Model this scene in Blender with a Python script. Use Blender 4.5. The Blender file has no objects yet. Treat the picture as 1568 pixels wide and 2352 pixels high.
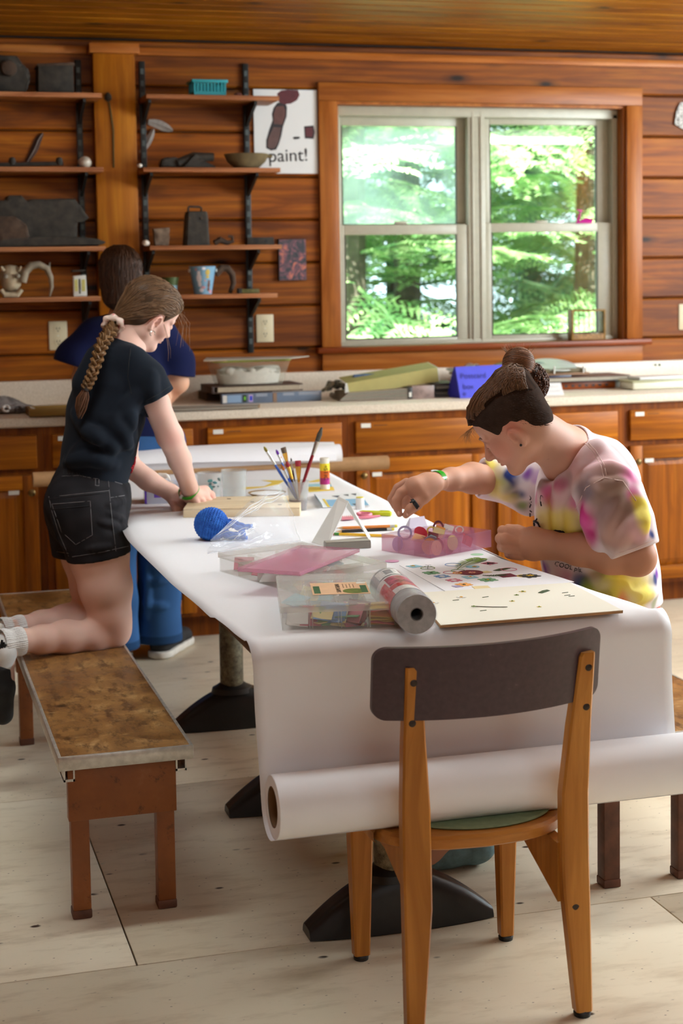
import bpy, bmesh, math, random
import numpy as np
from mathutils import Vector, Matrix
random.seed(7); np.random.seed(7)
S = bpy.context.scene
COL = S.collection
# ---------------------------------------------------------------- camera
FPX, PYC, YAW, PITCH, ROLL, EYE = 3672.98, 922.53, 0.278960, 0.0783446, -0.0153165, 1.5
def _rot():
    cy, sy = math.cos(YAW), math.sin(YAW)
    f0, r0, u0 = np.array([sy, cy, 0]), np.array([cy, -sy, 0]), np.array([0, 0, 1.])
    f = f0*math.cos(PITCH) - u0*math.sin(PITCH); u = u0*math.cos(PITCH) + f0*math.sin(PITCH)
    r = r0*math.cos(ROLL) + u*math.sin(ROLL); u2 = u*math.cos(ROLL) - r0*math.sin(ROLL)
    return np.array([r, -u2, f])
RM = _rot()
cam = bpy.data.cameras.new('camera'); camo = bpy.data.objects.new('camera', cam); COL.objects.link(camo)
cam.sensor_fit = 'HORIZONTAL'; cam.sensor_width = 24.0; cam.lens = FPX/1568*24.0
cam.shift_y = (PYC-1176)/1568
m = Matrix.Identity(4)
for i in range(3):
    m[i][0], m[i][1], m[i][2] = RM[0][i], -RM[1][i], -RM[2][i]
m.translation = (0, 0, EYE); camo.matrix_world = m
cam.clip_start = 0.05; cam.clip_end = 200
cam.dof.use_dof = True; cam.dof.focus_distance = 3.75; cam.dof.aperture_fstop = 4.5
S.camera = camo
# ---------------------------------------------------------------- light
S.view_settings.view_transform = 'Standard'; S.view_settings.look = 'None'
S.view_settings.gamma = 1; S.view_settings.use_curve_mapping = False
S.view_settings.exposure = 0.0
cy_ = S.cycles
cy_.max_bounces = 10; cy_.diffuse_bounces = 4; cy_.glossy_bounces = 3; cy_.transmission_bounces = 8; cy_.transparent_max_bounces = 16
cy_.caustics_reflective = False; cy_.caustics_refractive = False
cy_.use_denoising = True; cy_.sample_clamp_indirect = 6
W = bpy.data.worlds.new('sky'); S.world = W; W.use_nodes = True
wn = W.node_tree.nodes; wn['Background'].inputs[0].default_value = (.72, .86, 1.0, 1); wn['Background'].inputs[1].default_value = 6.0
def lamp(name, kind, loc, energy, color, rot=(0, 0, 0), **kw):
    l = bpy.data.lights.new(name, kind); o = bpy.data.objects.new(name, l); COL.objects.link(o)
    o.location = loc; o.rotation_euler = rot; l.energy = energy; l.color = color
    for k, v in kw.items(): setattr(l, k, v)
    return o
D = math.radians
lamp('sun', 'SUN', (0, 0, 8), 32.0, (1, .96, .86), (D(38), 0, D(-24)), angle=D(.6))
# daylight entering by the wide opening in the right-hand wall; the rear fill lamp behind the camera is added, no window there
lamp('daylight_side_opening', 'AREA', (5.25, 4.5, 1.95), 188, (.88, .98, .985), (0, D(90), 0), shape='RECTANGLE', size=1.4, size_y=2.4)
lamp('rear_fill_lamp', 'AREA', (1.6, -2.2, 1.9), 18, (.9, .985, .99), (D(90), 0, 0), shape='RECTANGLE', size=3.4, size_y=1.6)
# ---------------------------------------------------------------- helpers
def V(*a): return Vector(a)
def ray(px, py):
    return RM.T @ np.array([(px-784)/FPX, (py-PYC)/FPX, 1.])
def K(px, py, Y):           # the point seen at (px, py) that stands at depth Y
    d = ray(px, py); t = Y/d[1]
    return Vector((d[0]*t, Y, EYE+d[2]*t))
def KZ(px, py, z):          # the point seen at (px, py) that lies at height z
    d = ray(px, py); t = (z-EYE)/d[2]
    return Vector((d[0]*t, d[1]*t, z))
def mpp(px, py, Y):         # metres per pixel there
    return Y/ray(px, py)[1]/FPX
def srgb(r, g, b):
    f = lambda c: (c/255/12.92) if c/255 <= .04045 else ((c/255+.055)/1.055)**2.4
    return (f(r), f(g), f(b), 1)
class NT:
    def __init__(s, name):
        s.m = bpy.data.materials.new(name); s.m.use_nodes = True
        s.t = s.m.node_tree; s.n = s.t.nodes; s.b = s.n['Principled BSDF']
    def new(s, typ, **kw):
        n = s.n.new(typ)
        for k, v in kw.items(): setattr(n, k, v)
        return n
    def link(s, a, b): s.t.links.new(a, b)
    def set(s, n, **kw):
        for k, v in kw.items():
            inp = n.inputs[int(k[1:])] if k[0] == 'i' and k[1:].isdigit() else n.inputs[k]
            if hasattr(v, 'is_output'): s.link(v, inp)
            else: inp.default_value = v
        return n
    def coords(s, scale=(1, 1, 1), obj=True, rnd=True):
        tc = s.new('ShaderNodeTexCoord'); mp = s.new('ShaderNodeMapping')
        src = tc.outputs['Object']
        if rnd:
            oi = s.new('ShaderNodeObjectInfo'); va = s.new('ShaderNodeVectorMath', operation='MULTIPLY_ADD')
            cmb = s.new('ShaderNodeCombineXYZ')
            for i in range(3): s.link(oi.outputs['Random'], cmb.inputs[i])
            s.set(va, i0=cmb.outputs[0], i1=(37., 53., 71.), i2=src); src = va.outputs[0]
        s.link(src, mp.inputs['Vector']); mp.inputs['Scale'].default_value = scale
        return mp.outputs[0]
    def noise(s, vec, scale, detail=4, rough=.55, dist=0):
        n = s.new('ShaderNodeTexNoise'); s.set(n, Vector=vec, Scale=scale, Detail=detail, Roughness=rough, Distortion=dist)
        return n.outputs[0]
    def ramp(s, fac, stops, interp='LINEAR'):
        r = s.new('ShaderNodeValToRGB'); r.color_ramp.interpolation = interp
        e = r.color_ramp.elements
        while len(e) < len(stops): e.new(.5)
        for el, (p, c) in zip(e, stops):
            el.position = p; el.color = c if hasattr(c, '__len__') else (c, c, c, 1)
        s.link(fac, r.inputs[0]); return r.outputs[0]
    def mix(s, fac, a, b, blend='MIX'):
        n = s.new('ShaderNodeMix', data_type='RGBA', blend_type=blend)
        for sock, v in ((n.inputs[0], fac), (n.inputs[6], a), (n.inputs[7], b)):
            if hasattr(v, 'is_output'): s.link(v, sock)
            else: sock.default_value = v
        return n.outputs[2]
    def bump(s, h, strength=.3, dist=.01):
        b = s.new('ShaderNodeBump'); s.set(b, Height=h, Strength=strength, Distance=dist)
        s.link(b.outputs[0], s.b.inputs['Normal'])
    def out(s, color=None, **kw):
        if color is not None: s.set(s.b, **{'Base Color': color})
        s.set(s.b, **kw); return s.m
def plain(name, rgb, rough=.5, var=.0, scale=30, bump=0, **kw):
    t = NT(name); c = srgb(*rgb)
    if var or bump:
        n = t.noise(t.coords(), scale, 3)
        if var:
            lo = tuple(max(0, x*(1-var)) for x in c[:3])+(1,); hi = tuple(min(1, x*(1+var)) for x in c[:3])+(1,)
            c = t.ramp(n, [(.3, lo), (.7, hi)])
        if bump: t.bump(n, bump, .004)
    return t.out(c, Roughness=rough, **kw)
def wood(name, dark, mid, light, axis='x', rough=.45, knots=0., grain=1., vary=.25, spec=.25, scale=1.):
    t = NT(name); i = 'xyz'.index(axis)
    sc = [9.*scale]*3; sc[i] = .9*scale
    big = t.noise(t.coords(tuple(sc)), 1.3, 5, .55, 1.2)
    sf = [70.*scale]*3; sf[i] = 2.2*scale
    fine = t.noise(t.coords(tuple(sf)), 1.6, 4, .6, .3)
    wv = t.new('ShaderNodeTexWave', wave_type='RINGS', rings_direction='XYZ'[i] if i < 3 else 'X'); sr = [4.*scale]*3; sr[i] = .35*scale
    t.set(wv, Vector=t.coords(tuple(sr)), Scale=2.6, Distortion=7., Detail=3)
    c = t.ramp(big, [(.28, srgb(*dark)), (.5, srgb(*mid)), (.75, srgb(*light))])
    c = t.mix(t.ramp(wv.outputs[1], [(.25, .34*grain), (.6, 0.)]), c, srgb(*dark))
    c = t.mix(t.ramp(fine, [(.35, .45*grain), (.6, 0.)]), c, srgb(*dark))
    if knots:
        vo = t.new('ShaderNodeTexVoronoi'); sk = [7.5]*3; sk[i] = 2.7
        t.set(vo, Vector=t.coords(tuple(sk)), Scale=1.0, Randomness=1.)
        k = t.ramp(vo.outputs['Distance'], [(.055*knots, 1.), (.12*knots, .45), (.24*knots, 0.)])
        c = t.mix(k, c, srgb(*[x*.38 for x in dark]))
    oi = t.new('ShaderNodeObjectInfo')
    v = t.ramp(oi.outputs['Random'], [(0, 1-vary), (1, 1+vary*.4)])
    c = t.mix(1., c, v, 'MULTIPLY')
    t.bump(fine, .12, .002)
    return t.out(c, Roughness=rough, **{'Specular IOR Level': spec})
def tag(o, label=None, cat=None, group=None, kind=None):
    for k, v in (('label', label), ('category', cat), ('group', group), ('kind', kind)):
        if v: o[k] = v
    return o
def base_of(parent):
    p = Vector((0, 0, 0))
    while parent is not None: p += parent.location; parent = parent.parent
    return p
def link(name, me, mat=None, parent=None, origin=None):
    o = bpy.data.objects.new(name, me); COL.objects.link(o)
    if mat is not None and not me.materials:
        for mm in (mat if isinstance(mat, (list, tuple)) else [mat]): me.materials.append(mm)
    n = len(me.vertices); co = np.empty(n*3, 'f'); me.vertices.foreach_get('co', co); co = co.reshape(-1, 3)
    if origin is None and n:
        lo, hi = co.min(0), co.max(0); origin = Vector(((lo[0]+hi[0])/2, (lo[1]+hi[1])/2, lo[2])) if parent is None else Vector(map(float, (lo+hi)/2))
    origin = Vector(origin or (0, 0, 0))
    co -= np.array(origin, 'f'); me.vertices.foreach_set('co', co.ravel()); me.update()
    o.location = origin - base_of(parent)
    if parent is not None: o.parent = parent
    return o
def empty(name, loc, label=None, cat=None, group=None, kind=None):
    o = bpy.data.objects.new(name, None); COL.objects.link(o); o.location = loc; o.empty_display_size = .05
    return tag(o, label, cat, group, kind)
def copy_tree(o, parent=None):
    c = o.copy(); COL.objects.link(c)
    if parent is not None: c.parent = parent
    for ch in o.children: copy_tree(ch, c)
    return c
def fmesh(name, v, f, smooth=True, sharp=None):
    me = bpy.data.meshes.new(name); me.from_pydata([tuple(p) for p in v], [], f); me.validate(); me.update()
    if smooth:
        me.shade_smooth()
        if sharp: me.set_sharp_from_angle(angle=D(sharp))
    return me
class MB:
    def __init__(s): s.v = []; s.f = []; s.mi = []; s.cur = 0
    def add(s, vs, fs):
        b = len(s.v); s.v += [Vector(p) for p in vs]; s.f += [tuple(b+i for i in q) for q in fs]; s.mi += [s.cur]*len(fs)
    def m(s, i): s.cur = i; return s
    def box(s, c, size, rot=None, ch=0.):
        hx, hy, hz = [x/2 for x in size]; c = Vector(c)
        if ch <= 0:
            vs = [V(x, y, z) for x in (-hx, hx) for y in (-hy, hy) for z in (-hz, hz)]
            fs = [(0, 1, 3, 2), (4, 6, 7, 5), (0, 4, 5, 1), (2, 3, 7, 6), (0, 2, 6, 4), (1, 5, 7, 3)]
        else:
            bm = bmesh.new(); bmesh.ops.create_cube(bm, size=1); bmesh.ops.scale(bm, vec=size, verts=bm.verts)
            bmesh.ops.bevel(bm, geom=bm.edges[:], offset=ch, segments=2, profile=.5, affect='EDGES')
            bm.verts.index_update(); vs = [v.co.copy() for v in bm.verts]; fs = [[v.index for v in f.verts] for f in bm.faces]; bm.free()
        if rot is not None: vs = [rot @ p for p in vs]
        s.add([p+c for p in vs], fs); return s
    def bx(s, x0, x1, y0, y1, z0, z1, ch=0.):
        return s.box(((x0+x1)/2, (y0+y1)/2, (z0+z1)/2), (x1-x0, y1-y0, z1-z0), None, ch)
    def tube(s, pts, r, n=8, caps=True, flat=None, up=None):
        pts = [Vector(p) for p in pts]; N = len(pts)
        rs = r if hasattr(r, '__len__') else [r]*N
        t0 = (pts[1]-pts[0]).normalized()
        a = Vector(up) if up is not None else (V(0, 0, 1) if abs(t0.z) < .9 else V(1, 0, 0))
        a = (a - t0*a.dot(t0)).normalized(); vs = []
        for i, p in enumerate(pts):
            t = (pts[min(i+1, N-1)]-pts[max(i-1, 0)]).normalized()
            a = a - t*a.dot(t)
            a = a.normalized() if a.length > 1e-6 else t.orthogonal().normalized()
            b = t.cross(a); fl = flat if flat else 1.
            for k in range(n):
                w = 2*math.pi*k/n; vs.append(p + a*(math.cos(w)*rs[i]*fl) + b*(math.sin(w)*rs[i]))
        fs = [(i*n+k, i*n+(k+1) % n, (i+1)*n+(k+1) % n, (i+1)*n+k) for i in range(N-1) for k in range(n)]
        if caps: fs += [tuple(range(n-1, -1, -1)), tuple((N-1)*n+k for k in range(n))]
        s.add(vs, fs); return s
    def lathe(s, prof, c, n=24, axis=(0, 0, 1), caps=True, sx=1., sy=1.):
        q = V(0, 0, 1).rotation_difference(Vector(axis).normalized()).to_matrix(); c = Vector(c); vs = []
        for r, z in prof:
            for k in range(n):
                w = 2*math.pi*k/n; vs.append(c + q @ V(r*math.cos(w)*sx, r*math.sin(w)*sy, z))
        N = len(prof)
        fs = [(i*n+k, i*n+(k+1) % n, (i+1)*n+(k+1) % n, (i+1)*n+k) for i in range(N-1) for k in range(n)]
        if caps: fs += [tuple(range(n-1, -1, -1)), tuple((N-1)*n+k for k in range(n))]
        s.add(vs, fs); return s
    def prism(s, poly, o, ux, uy, th):       # 2D outline on the plane o + ux,uy, thickness along ux x uy
        o, ux, uy = Vector(o), Vector(ux), Vector(uy); nn = ux.cross(uy).normalized()*th
        a = [o+ux*x+uy*y for x, y in poly]; n = len(a)
        s.add(a+[p+nn for p in a], [tuple(range(n-1, -1, -1)), tuple(range(n, 2*n))]+[(i, (i+1) % n, n+(i+1) % n, n+i) for i in range(n)]); return s
    def sheet(s, fn, nu, nv, th=0.):
        g = [[Vector(fn(i/nu, j/nv)) for j in range(nv+1)] for i in range(nu+1)]
        w = nv+1; vs = [p for r in g for p in r]
        fs = [(i*w+j, (i+1)*w+j, (i+1)*w+j+1, i*w+j+1) for i in range(nu) for j in range(nv)]
        if th:
            nr = []
            for i in range(nu+1):
                for j in range(nv+1):
                    du = g[min(i+1, nu)][j]-g[max(i-1, 0)][j]; dv = g[i][min(j+1, nv)]-g[i][max(j-1, 0)]
                    nr.append(du.cross(dv).normalized())
            b = len(vs); top = vs; vs = top+[p-q*th for p, q in zip(top, nr)]
            fs += [tuple(b+k for k in reversed(q)) for q in list(fs)]
            edge = [i*w for i in range(nu)]
            rim = [j for j in range(nv+1)] + [i*w+nv for i in range(1, nu+1)] + [nu*w+j for j in range(nv-1, -1, -1)] + [i*w for i in range(nu-1, 0, -1)]
            fs += [(rim[k], b+rim[k], b+rim[(k+1) % len(rim)], rim[(k+1) % len(rim)]) for k in range(len(rim))]
            fs = [tuple(reversed(q)) if False else q for q in fs]
        s.add(vs, fs); return s
    def build(s, name, mat=None, parent=None, smooth=True, sharp=35, origin=None, **tags):
        me = fmesh(name, s.v, s.f, smooth, sharp)
        if len(me.polygons) == len(s.mi) and any(s.mi): me.polygons.foreach_set('material_index', s.mi)
        o = link(name, me, mat, parent, origin)
        return tag(o, **tags) if tags else o
def rotz(a): return Matrix.Rotation(D(a), 3, 'Z')
def rnd(a, b): return random.uniform(a, b)
def text_part(body, loc, size, mat, rot, parent, name='lettering', extr=.0004, sx=1., align='CENTER'):
    cu = bpy.data.curves.new(name, 'FONT'); cu.body = body; cu.size = size; cu.extrude = extr; cu.align_x = align; cu.align_y = 'CENTER'
    o = bpy.data.objects.new(name, cu); COL.objects.link(o)
    dg = bpy.context.evaluated_depsgraph_get(); me = bpy.data.meshes.new_from_object(o.evaluated_get(dg))
    bpy.data.objects.remove(o); bpy.data.curves.remove(cu)
    me.transform(Matrix.Translation(loc) @ rot.to_4x4() @ Matrix.Diagonal((sx, 1, 1, 1)))
    me.materials.clear()
    return link(name, me, mat, parent)
def basis(x, y):
    x, y = Vector(x).normalized(), Vector(y).normalized(); z = x.cross(y).normalized(); y = z.cross(x)
    return Matrix((x, y, z)).transposed()
# ---------------------------------------------------------------- materials of the room
M = {}
M['wall'] = wood('pine_log_siding', (100, 46, 2), (158, 83, 4), (186, 110, 10), 'x', .5, 1.0, 1.0, .3)
M['ceil'] = wood('pine_ceiling_board', (98, 50, 2), (156, 91, 5), (178, 116, 14), 'x', .42, .8, 1.0, .22)
M['post'] = wood('pine_post', (138, 74, 4), (180, 106, 12), (200, 130, 28), 'z', .48, .8, .8, .1)
M['trim'] = wood('pine_trim_horizontal', (128, 66, 14), (172, 98, 34), (192, 122, 56), 'x', .4, .8, .8, .12)
M['trimv'] = wood('pine_trim_vertical', (128, 66, 14), (172, 98, 34), (192, 122, 56), 'z', .4, .8, .8, .12)
M['stool'] = wood('dark_sill_wood', (96, 38, 8), (132, 58, 12), (156, 76, 20), 'x', .35, 0, .8, .1)
M['gap'] = plain('dark_groove', (24, 10, 4), .9)
M['shelf'] = wood('plywood_shelf', (110, 58, 20), (150, 88, 40), (176, 112, 58), 'x', .5, .4, .9, .1)
M['shelf_edge'] = wood('plywood_shelf_edge', (120, 66, 34), (176, 112, 70), (204, 146, 100), 'x', .55, 0, .8, .1)
M['cab'] = wood('oak_cabinet', (120, 60, 2), (174, 98, 7), (192, 116, 16), 'x', .42, 0, 1.1, .18)
M['cabv'] = wood('oak_cabinet_vertical', (114, 56, 2), (168, 92, 6), (186, 110, 14), 'z', .42, 0, 1.1, .18)
M['cabdark'] = wood('oak_face_frame', (94, 42, 3), (138, 70, 7), (156, 86, 14), 'z', .4, 0, 1., .1)
def laminate():
    t = NT('counter_laminate'); n = t.noise(t.coords((1, 1, 1)), 160, 3)
    return t.out(t.ramp(n, [(.3, srgb(206, 192, 172)), (.7, srgb(232, 220, 202))]), Roughness=.42)
M['lam'] = laminate()
def floor_mat():
    t = NT('worn_cream_floor_paint'); c = t.coords((1, 1, 1), rnd=False)
    big = t.noise(c, 1.1, 4); mid = t.noise(t.coords((5, 17, 5), rnd=False), 1, 5, .65)
    col = t.ramp(big, [(.3, srgb(206, 192, 166)), (.7, srgb(226, 213, 190))])
    col = t.mix(t.ramp(mid, [(.28, .6), (.5, 0.)]), col, srgb(172, 152, 124))
    sc = t.noise(t.coords((26, 90, 26), rnd=False), 1, 4, .7)            # scuffs along the boards
    col = t.mix(t.ramp(sc, [(.24, .75), (.35, 0.)]), col, srgb(126, 104, 82))
    vo = t.new('ShaderNodeTexVoronoi'); t.set(vo, Vector=t.coords((7, 12, 7), rnd=False), Scale=1.)
    mk = t.noise(t.coords((3, 3, 3), rnd=False), 1.3, 2)
    ch = t.mix(1., t.ramp(vo.outputs['Distance'], [(.06, 1.), (.10, 0.)]), t.ramp(mk, [(.45, 0.), (.51, 1.)]), 'MULTIPLY')
    col = t.mix(ch, col, srgb(64, 50, 40))                                  # chips down to the wood
    vo2 = t.new('ShaderNodeTexVoronoi'); t.set(vo2, Vector=t.coords((27, 44, 27), rnd=False), Scale=1.)
    col = t.mix(t.ramp(vo2.outputs['Distance'], [(.045, .85), (.09, 0.)]), col, srgb(90, 74, 60))
    vo3 = t.new('ShaderNodeTexVoronoi'); t.set(vo3, Vector=t.coords((1.45, 1.7, 1.4), rnd=False), Scale=1.)
    sp = t.mix(1., t.ramp(vo3.outputs['Distance'], [(.02, 1.), (.05, 0.)]), t.ramp(t.noise(c, 60, 2), [(.48, 0.), (.55, 1.)]), 'MULTIPLY')
    col = t.mix(sp, col, srgb(96, 172, 158))                                # spilt paint
    t.bump(mid, .1, .003)
    return t.out(col, Roughness=t.ramp(big, [(.3, .34), (.7, .5)]))
M['floor'] = floor_mat()
M['black_iron'] = plain('black_iron', (20, 20, 21), .38, .3, 40, .1)
M['bracket'] = plain('black_shelf_steel', (22, 26, 26), .45, .2, 60)
M['slot'] = plain('standard_slot', (74, 84, 84), .5)
M['vinyl'] = plain('grey_vinyl_window', (176, 172, 152), .4, .05)
M['vinyl_dark'] = plain('dark_vinyl_gasket', (70, 66, 50), .6)  # dark strip along the pane edges
M['plate'] = plain('ivory_outlet_plate', (214, 202, 168), .4)
M['plate_dark'] = plain('outlet_slot', (40, 36, 30), .6)
def glass_mat(name, tint=(1, 1, 1), rough=0., alpha_f=.06):
    t = NT(name); tr = t.new('ShaderNodeBsdfTransparent'); gl = t.new('ShaderNodeBsdfGlossy'); mx = t.new('ShaderNodeMixShader')
    lw = t.new('ShaderNodeLayerWeight'); t.set(lw, Blend=.25)
    tr.inputs[0].default_value = tint+(1,); gl.inputs['Roughness'].default_value = rough
    r = t.ramp(lw.outputs['Fresnel'], [(0., alpha_f), (1., .8)])
    t.link(r, mx.inputs[0]); t.link(tr.outputs[0], mx.inputs[1]); t.link(gl.outputs[0], mx.inputs[2])
    t.link(mx.outputs[0], t.n['Material Output'].inputs[0]); return t.m
M['glass'] = glass_mat('window_glass', (.93, .98, .95), .0, .07)
def haze_glass():  # haze over the view put into the pane as a patchy pale veil
    t = NT('hazy_window_glass'); tr = t.new('ShaderNodeBsdfTransparent'); gl = t.new('ShaderNodeBsdfGlossy'); df = t.new('ShaderNodeBsdfTranslucent')
    tr.inputs[0].default_value = (.9, .97, .93, 1); gl.inputs['Roughness'].default_value = .02; df.inputs[0].default_value = (.75, .9, .82, 1)
    a = t.new('ShaderNodeMixShader'); b = t.new('ShaderNodeMixShader')
    n = t.ramp(t.noise(t.coords((2, 2, 3)), 1.5, 3), [(.3, .05), (.75, .3)])
    t.link(n, a.inputs[0]); t.link(tr.outputs[0], a.inputs[1]); t.link(df.outputs[0], a.inputs[2])
    b.inputs[0].default_value = .07; t.link(a.outputs[0], b.inputs[1]); t.link(gl.outputs[0], b.inputs[2])
    t.link(b.outputs[0], t.n['Material Output'].inputs[0]); return t.m
M['glass_hazy'] = haze_glass()
# ---------------------------------------------------------------- room shell
YW = 7.08                       # face of the window wall
XL, XR, YB = -1.9, 5.35, -2.6
def struct(o): o['kind'] = 'structure'; return o
# floor: a bed with the painted plywood sheets on it
fl = struct(MB().bx(XL, XR, YB, YW+.1, -.06, -.012).build('floor', M['gap'], smooth=False))
ys = [-2.6, -1.45, -.23, .98, 2.19, 3.398, 4.612, 5.83, 7.05]
xo = [.49, 1.726, .49, 1.726, 1.726, .488, 1.726, .49]
xo[4] = 1.727; xo[3] = .49
for r in range(8):
    x = xo[r]-2.44*3
    while x < XR:
        a, b = max(x, XL), min(x+2.44, XR)
        if b-a > .05: MB().bx(a+.0018, b-.0018, ys[r]+.0018, ys[r+1]-.0018, -.012, 0, .0012).build('plywood_sheet', M['floor'], fl)
        x += 2.44
# window wall: backing with an opening, faced with one plank after another
WX0, WX1, WZ0, WZ1 = 2.02, 3.465, 1.175, 2.293
wb = MB()
for a in ((XL, WX0, 0, 2.62), (WX1, XR, 0, 2.62), (WX0, WX1, 0, WZ0), (WX0, WX1, WZ1, 2.62)):
    wb.bx(a[0], a[1], YW+.018, YW+.12, a[2], a[3])
wall = struct(wb.build('wall_back', M['gap'], smooth=False))
pz = [.0, .19, .385, .58, .775, .975, 1.178, 1.371, 1.566, 1.76, 1.952, 2.149, 2.345, 2.545]
def plank(x0, x1, z0, z1):
    d = .02; c = .007
    prof = [(YW+d, z0+.002), (YW+c, z0+.002), (YW, z0+.002+c), (YW, z1-.003-c), (YW+c, z1-.003), (YW+d, z1-.003)]
    vs = [V(x, y, z) for x in (x0, x1) for y, z in prof]; n = 6
    b = MB(); b.add(vs, [(i, (i+1) % n, n+(i+1) % n, n+i) for i in range(n)]+[tuple(range(n-1, -1, -1)), tuple(range(n, 2*n))])
    b.build('plank', M['wall'], wall)
for z0, z1 in zip(pz[:-1], pz[1:]):
    if z1 <= .95: plank(XL, XR, z0, z1); continue
    if z1 > WZ0+.01 and z0 < WZ1-.01 and z1 < 2.35:
        plank(XL, .92, z0, z1); plank(.92, WX0, z0, z1); plank(WX1, XR, z0, z1)
    else:
        plank(XL, .92, z0, z1); plank(.92, XR, z0, z1)
# the other walls: plain boards, outside the frame (they close the room and bounce its light)
for nm, a in (('wall_left', (XL-.1, XL, YB, YW+.1, 0, 3.7)), ('wall_front', (XL, XR, YB-.1, YB, 0, 3.7))):
    struct(MB().bx(*a).build(nm, M['wall'], smooth=False))
b = MB()
for a in ((YB, 3.2, 0, 3.7), (5.8, YW+.1, 0, 3.7), (3.2, 5.8, 0, 1.1), (3.2, 5.8, 2.75, 3.7)): b.bx(XR, XR+.1, a[0], a[1], a[2], a[3])
struct(b.build('wall_right', M['wall'], smooth=False))
# ceiling: slopes gently up from the window wall, narrow boards
def cz(y): return 2.548+.1*(YW-y)
b = MB(); b.add([V(XL, YW+.12, cz(YW+.12)+.02), V(XR, YW+.12, cz(YW+.12)+.02), V(XR, YB, cz(YB)+.02), V(XL, YB, cz(YB)+.02),
                 V(XL, YW+.12, cz(YW+.12)+.1), V(XR, YW+.12, cz(YW+.12)+.1), V(XR, YB, cz(YB)+.1), V(XL, YB, cz(YB)+.1)],
                [(0, 1, 2, 3), (7, 6, 5, 4), (0, 4, 5, 1), (1, 5, 6, 2), (2, 6, 7, 3), (3, 7, 4, 0)])
ceil = struct(b.build('ceiling', M['ceil'], smooth=False))
BWD = .083
for i in range(26):
    y1 = YW-.005-i*BWD; y0 = y1-BWD+.0045; c = .006
    prof = [(y0, cz(y0)+.02), (y0, cz(y0)+c), (y0+c, cz(y0+c)), (y1-c, cz(y1-c)), (y1, cz(y1)+c), (y1, cz(y1)+.02)]
    vs = [V(x, y, z) for x in (XL, XR) for y, z in prof]; n = 6
    b = MB(); b.add(vs, [(k, (k+1) % n, n+(k+1) % n, n+k) for k in range(n)]+[tuple(range(n-1, -1, -1)), tuple(range(n, 2*n))])
    b.build('ceiling_board', M['ceil'], ceil)
# trim under the ceiling, pine post with its cap
struct(MB().bx(1.118, XR, YW-.02, YW, 2.478, 2.512, .003).build('trim_1', M['trim']))
struct(MB().bx(XL, .9, YW-.02, YW, 2.478, 2.512, .003).build('trim_2', M['trim']))
struct(MB().bx(.917, 1.098, YW-.07, YW, 0.97, 2.475, .004).build('trim_3', M['post']))
struct(MB().bx(.9, 1.116, YW-.09, YW, 2.475, 2.517, .003).build('trim_4', M['trim']))
# ---------------------------------------------------------------- window
win = empty('window_1', (2.74, YW, 1.17), kind='structure')
yf = YW-.022
MB().bx(1.935, 3.547, yf, YW, WZ1, 2.376, .003).build('head_casing', M['trim'], win)
MB().bx(1.935, WX0, yf, YW, 1.175, WZ1, .003).build('side_casing', M['trimv'], win)
MB().bx(WX1, 3.547, yf, YW, 1.175, WZ1, .003).build('side_casing', M['trimv'], win)
MB().bx(1.908, 3.585, YW-.05, YW+.1, 1.147, 1.175, .006).build('stool', M['stool'], win)
MB().bx(1.935, 3.547, yf, YW, 1.066, 1.147, .003).build('apron', M['trim'], win)
for a in ((WX0, WX0+.012, 1.175, WZ1-.012), (WX1-.012, WX1, 1.175, WZ1-.012), (WX0, WX1, WZ1-.012, WZ1)): MB().bx(a[0], a[1], YW, YW+.12, a[2], a[3]).build('jamb', M['trimv'], win)
def sash(nm, x0, x1, z0, z1, y, wl, wr, wb_, wt, glass, th=.03):
    b = MB()
    b.bx(x0, x0+wl, y, y+th, z0, z1, .003); b.bx(x1-wr, x1, y, y+th, z0, z1, .003)
    b.bx(x0+wl, x1-wr, y, y+th, z0, z0+wb_, .003); b.bx(x0+wl, x1-wr, y, y+th, z1-wt, z1, .003)
    s = b.build(nm, M['vinyl'], win)
    MB().bx(x0+wl-.004, x1-wr+.004, y+th*.5-.002, y+th*.5+.002, z0+wb_-.004, z1-wt+.004).build('pane', glass, s, smooth=False)
    g = MB(); e = .005
    g.bx(x0+wl, x0+wl+e, y-.001, y+th*.45, z0+wb_, z1-wt); g.bx(x1-wr-e, x1-wr, y-.001, y+th*.45, z0+wb_, z1-wt)
    g.bx(x0+wl, x1-wr, y-.001, y+th*.45, z0+wb_, z0+wb_+e)
    g.build('gasket', M['vinyl_dark'], s, smooth=False)
    return s
# frame of the pair: head, sill, side rails and the wide mullion
b = MB(); b.bx(2.033, 3.452, YW+.055, YW+.14, 2.236, 2.281, .004); b.bx(2.033, 3.452, YW+.055, YW+.14, 1.172, 1.192, .004)
b.bx(2.033, 2.052, YW+.055, YW+.14, 1.18, 2.26, .004); b.bx(3.425, 3.452, YW+.055, YW+.14, 1.18, 2.26, .004)
b.build('window_frame', M['vinyl'], win)
b = MB(); b.bx(2.682, 2.77, YW+.06, YW+.14, 1.18, 2.262, .004); b.bx(2.7, 2.712, YW+.054, YW+.07, 1.18, 2.262, .002); b.bx(2.742, 2.754, YW+.054, YW+.07, 1.18, 2.262, .002)
b.build('mullion', M['vinyl'], win)
sash('upper_sash', 2.05, 2.685, 1.715, 2.24, YW+.105, .026, .042, .02, .045, M['glass_hazy'])
sash('lower_sash', 2.05, 2.685, 1.186, 1.735, YW+.068, .024, .058, .018, .046, M['glass'])
sash('upper_sash', 2.768, 3.428, 1.715, 2.25, YW+.105, .042, .062, .02, .042, M['glass'])
sash('lower_sash', 2.768, 3.428, 1.186, 1.74, YW+.068, .034, .075, .02, .044, M['glass'])
for x in (2.35, 3.06): MB().box((x, YW+.075, 1.745), (.06, .025, .014), None, .004).build('sash_lock', M['vinyl'], win)
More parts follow.
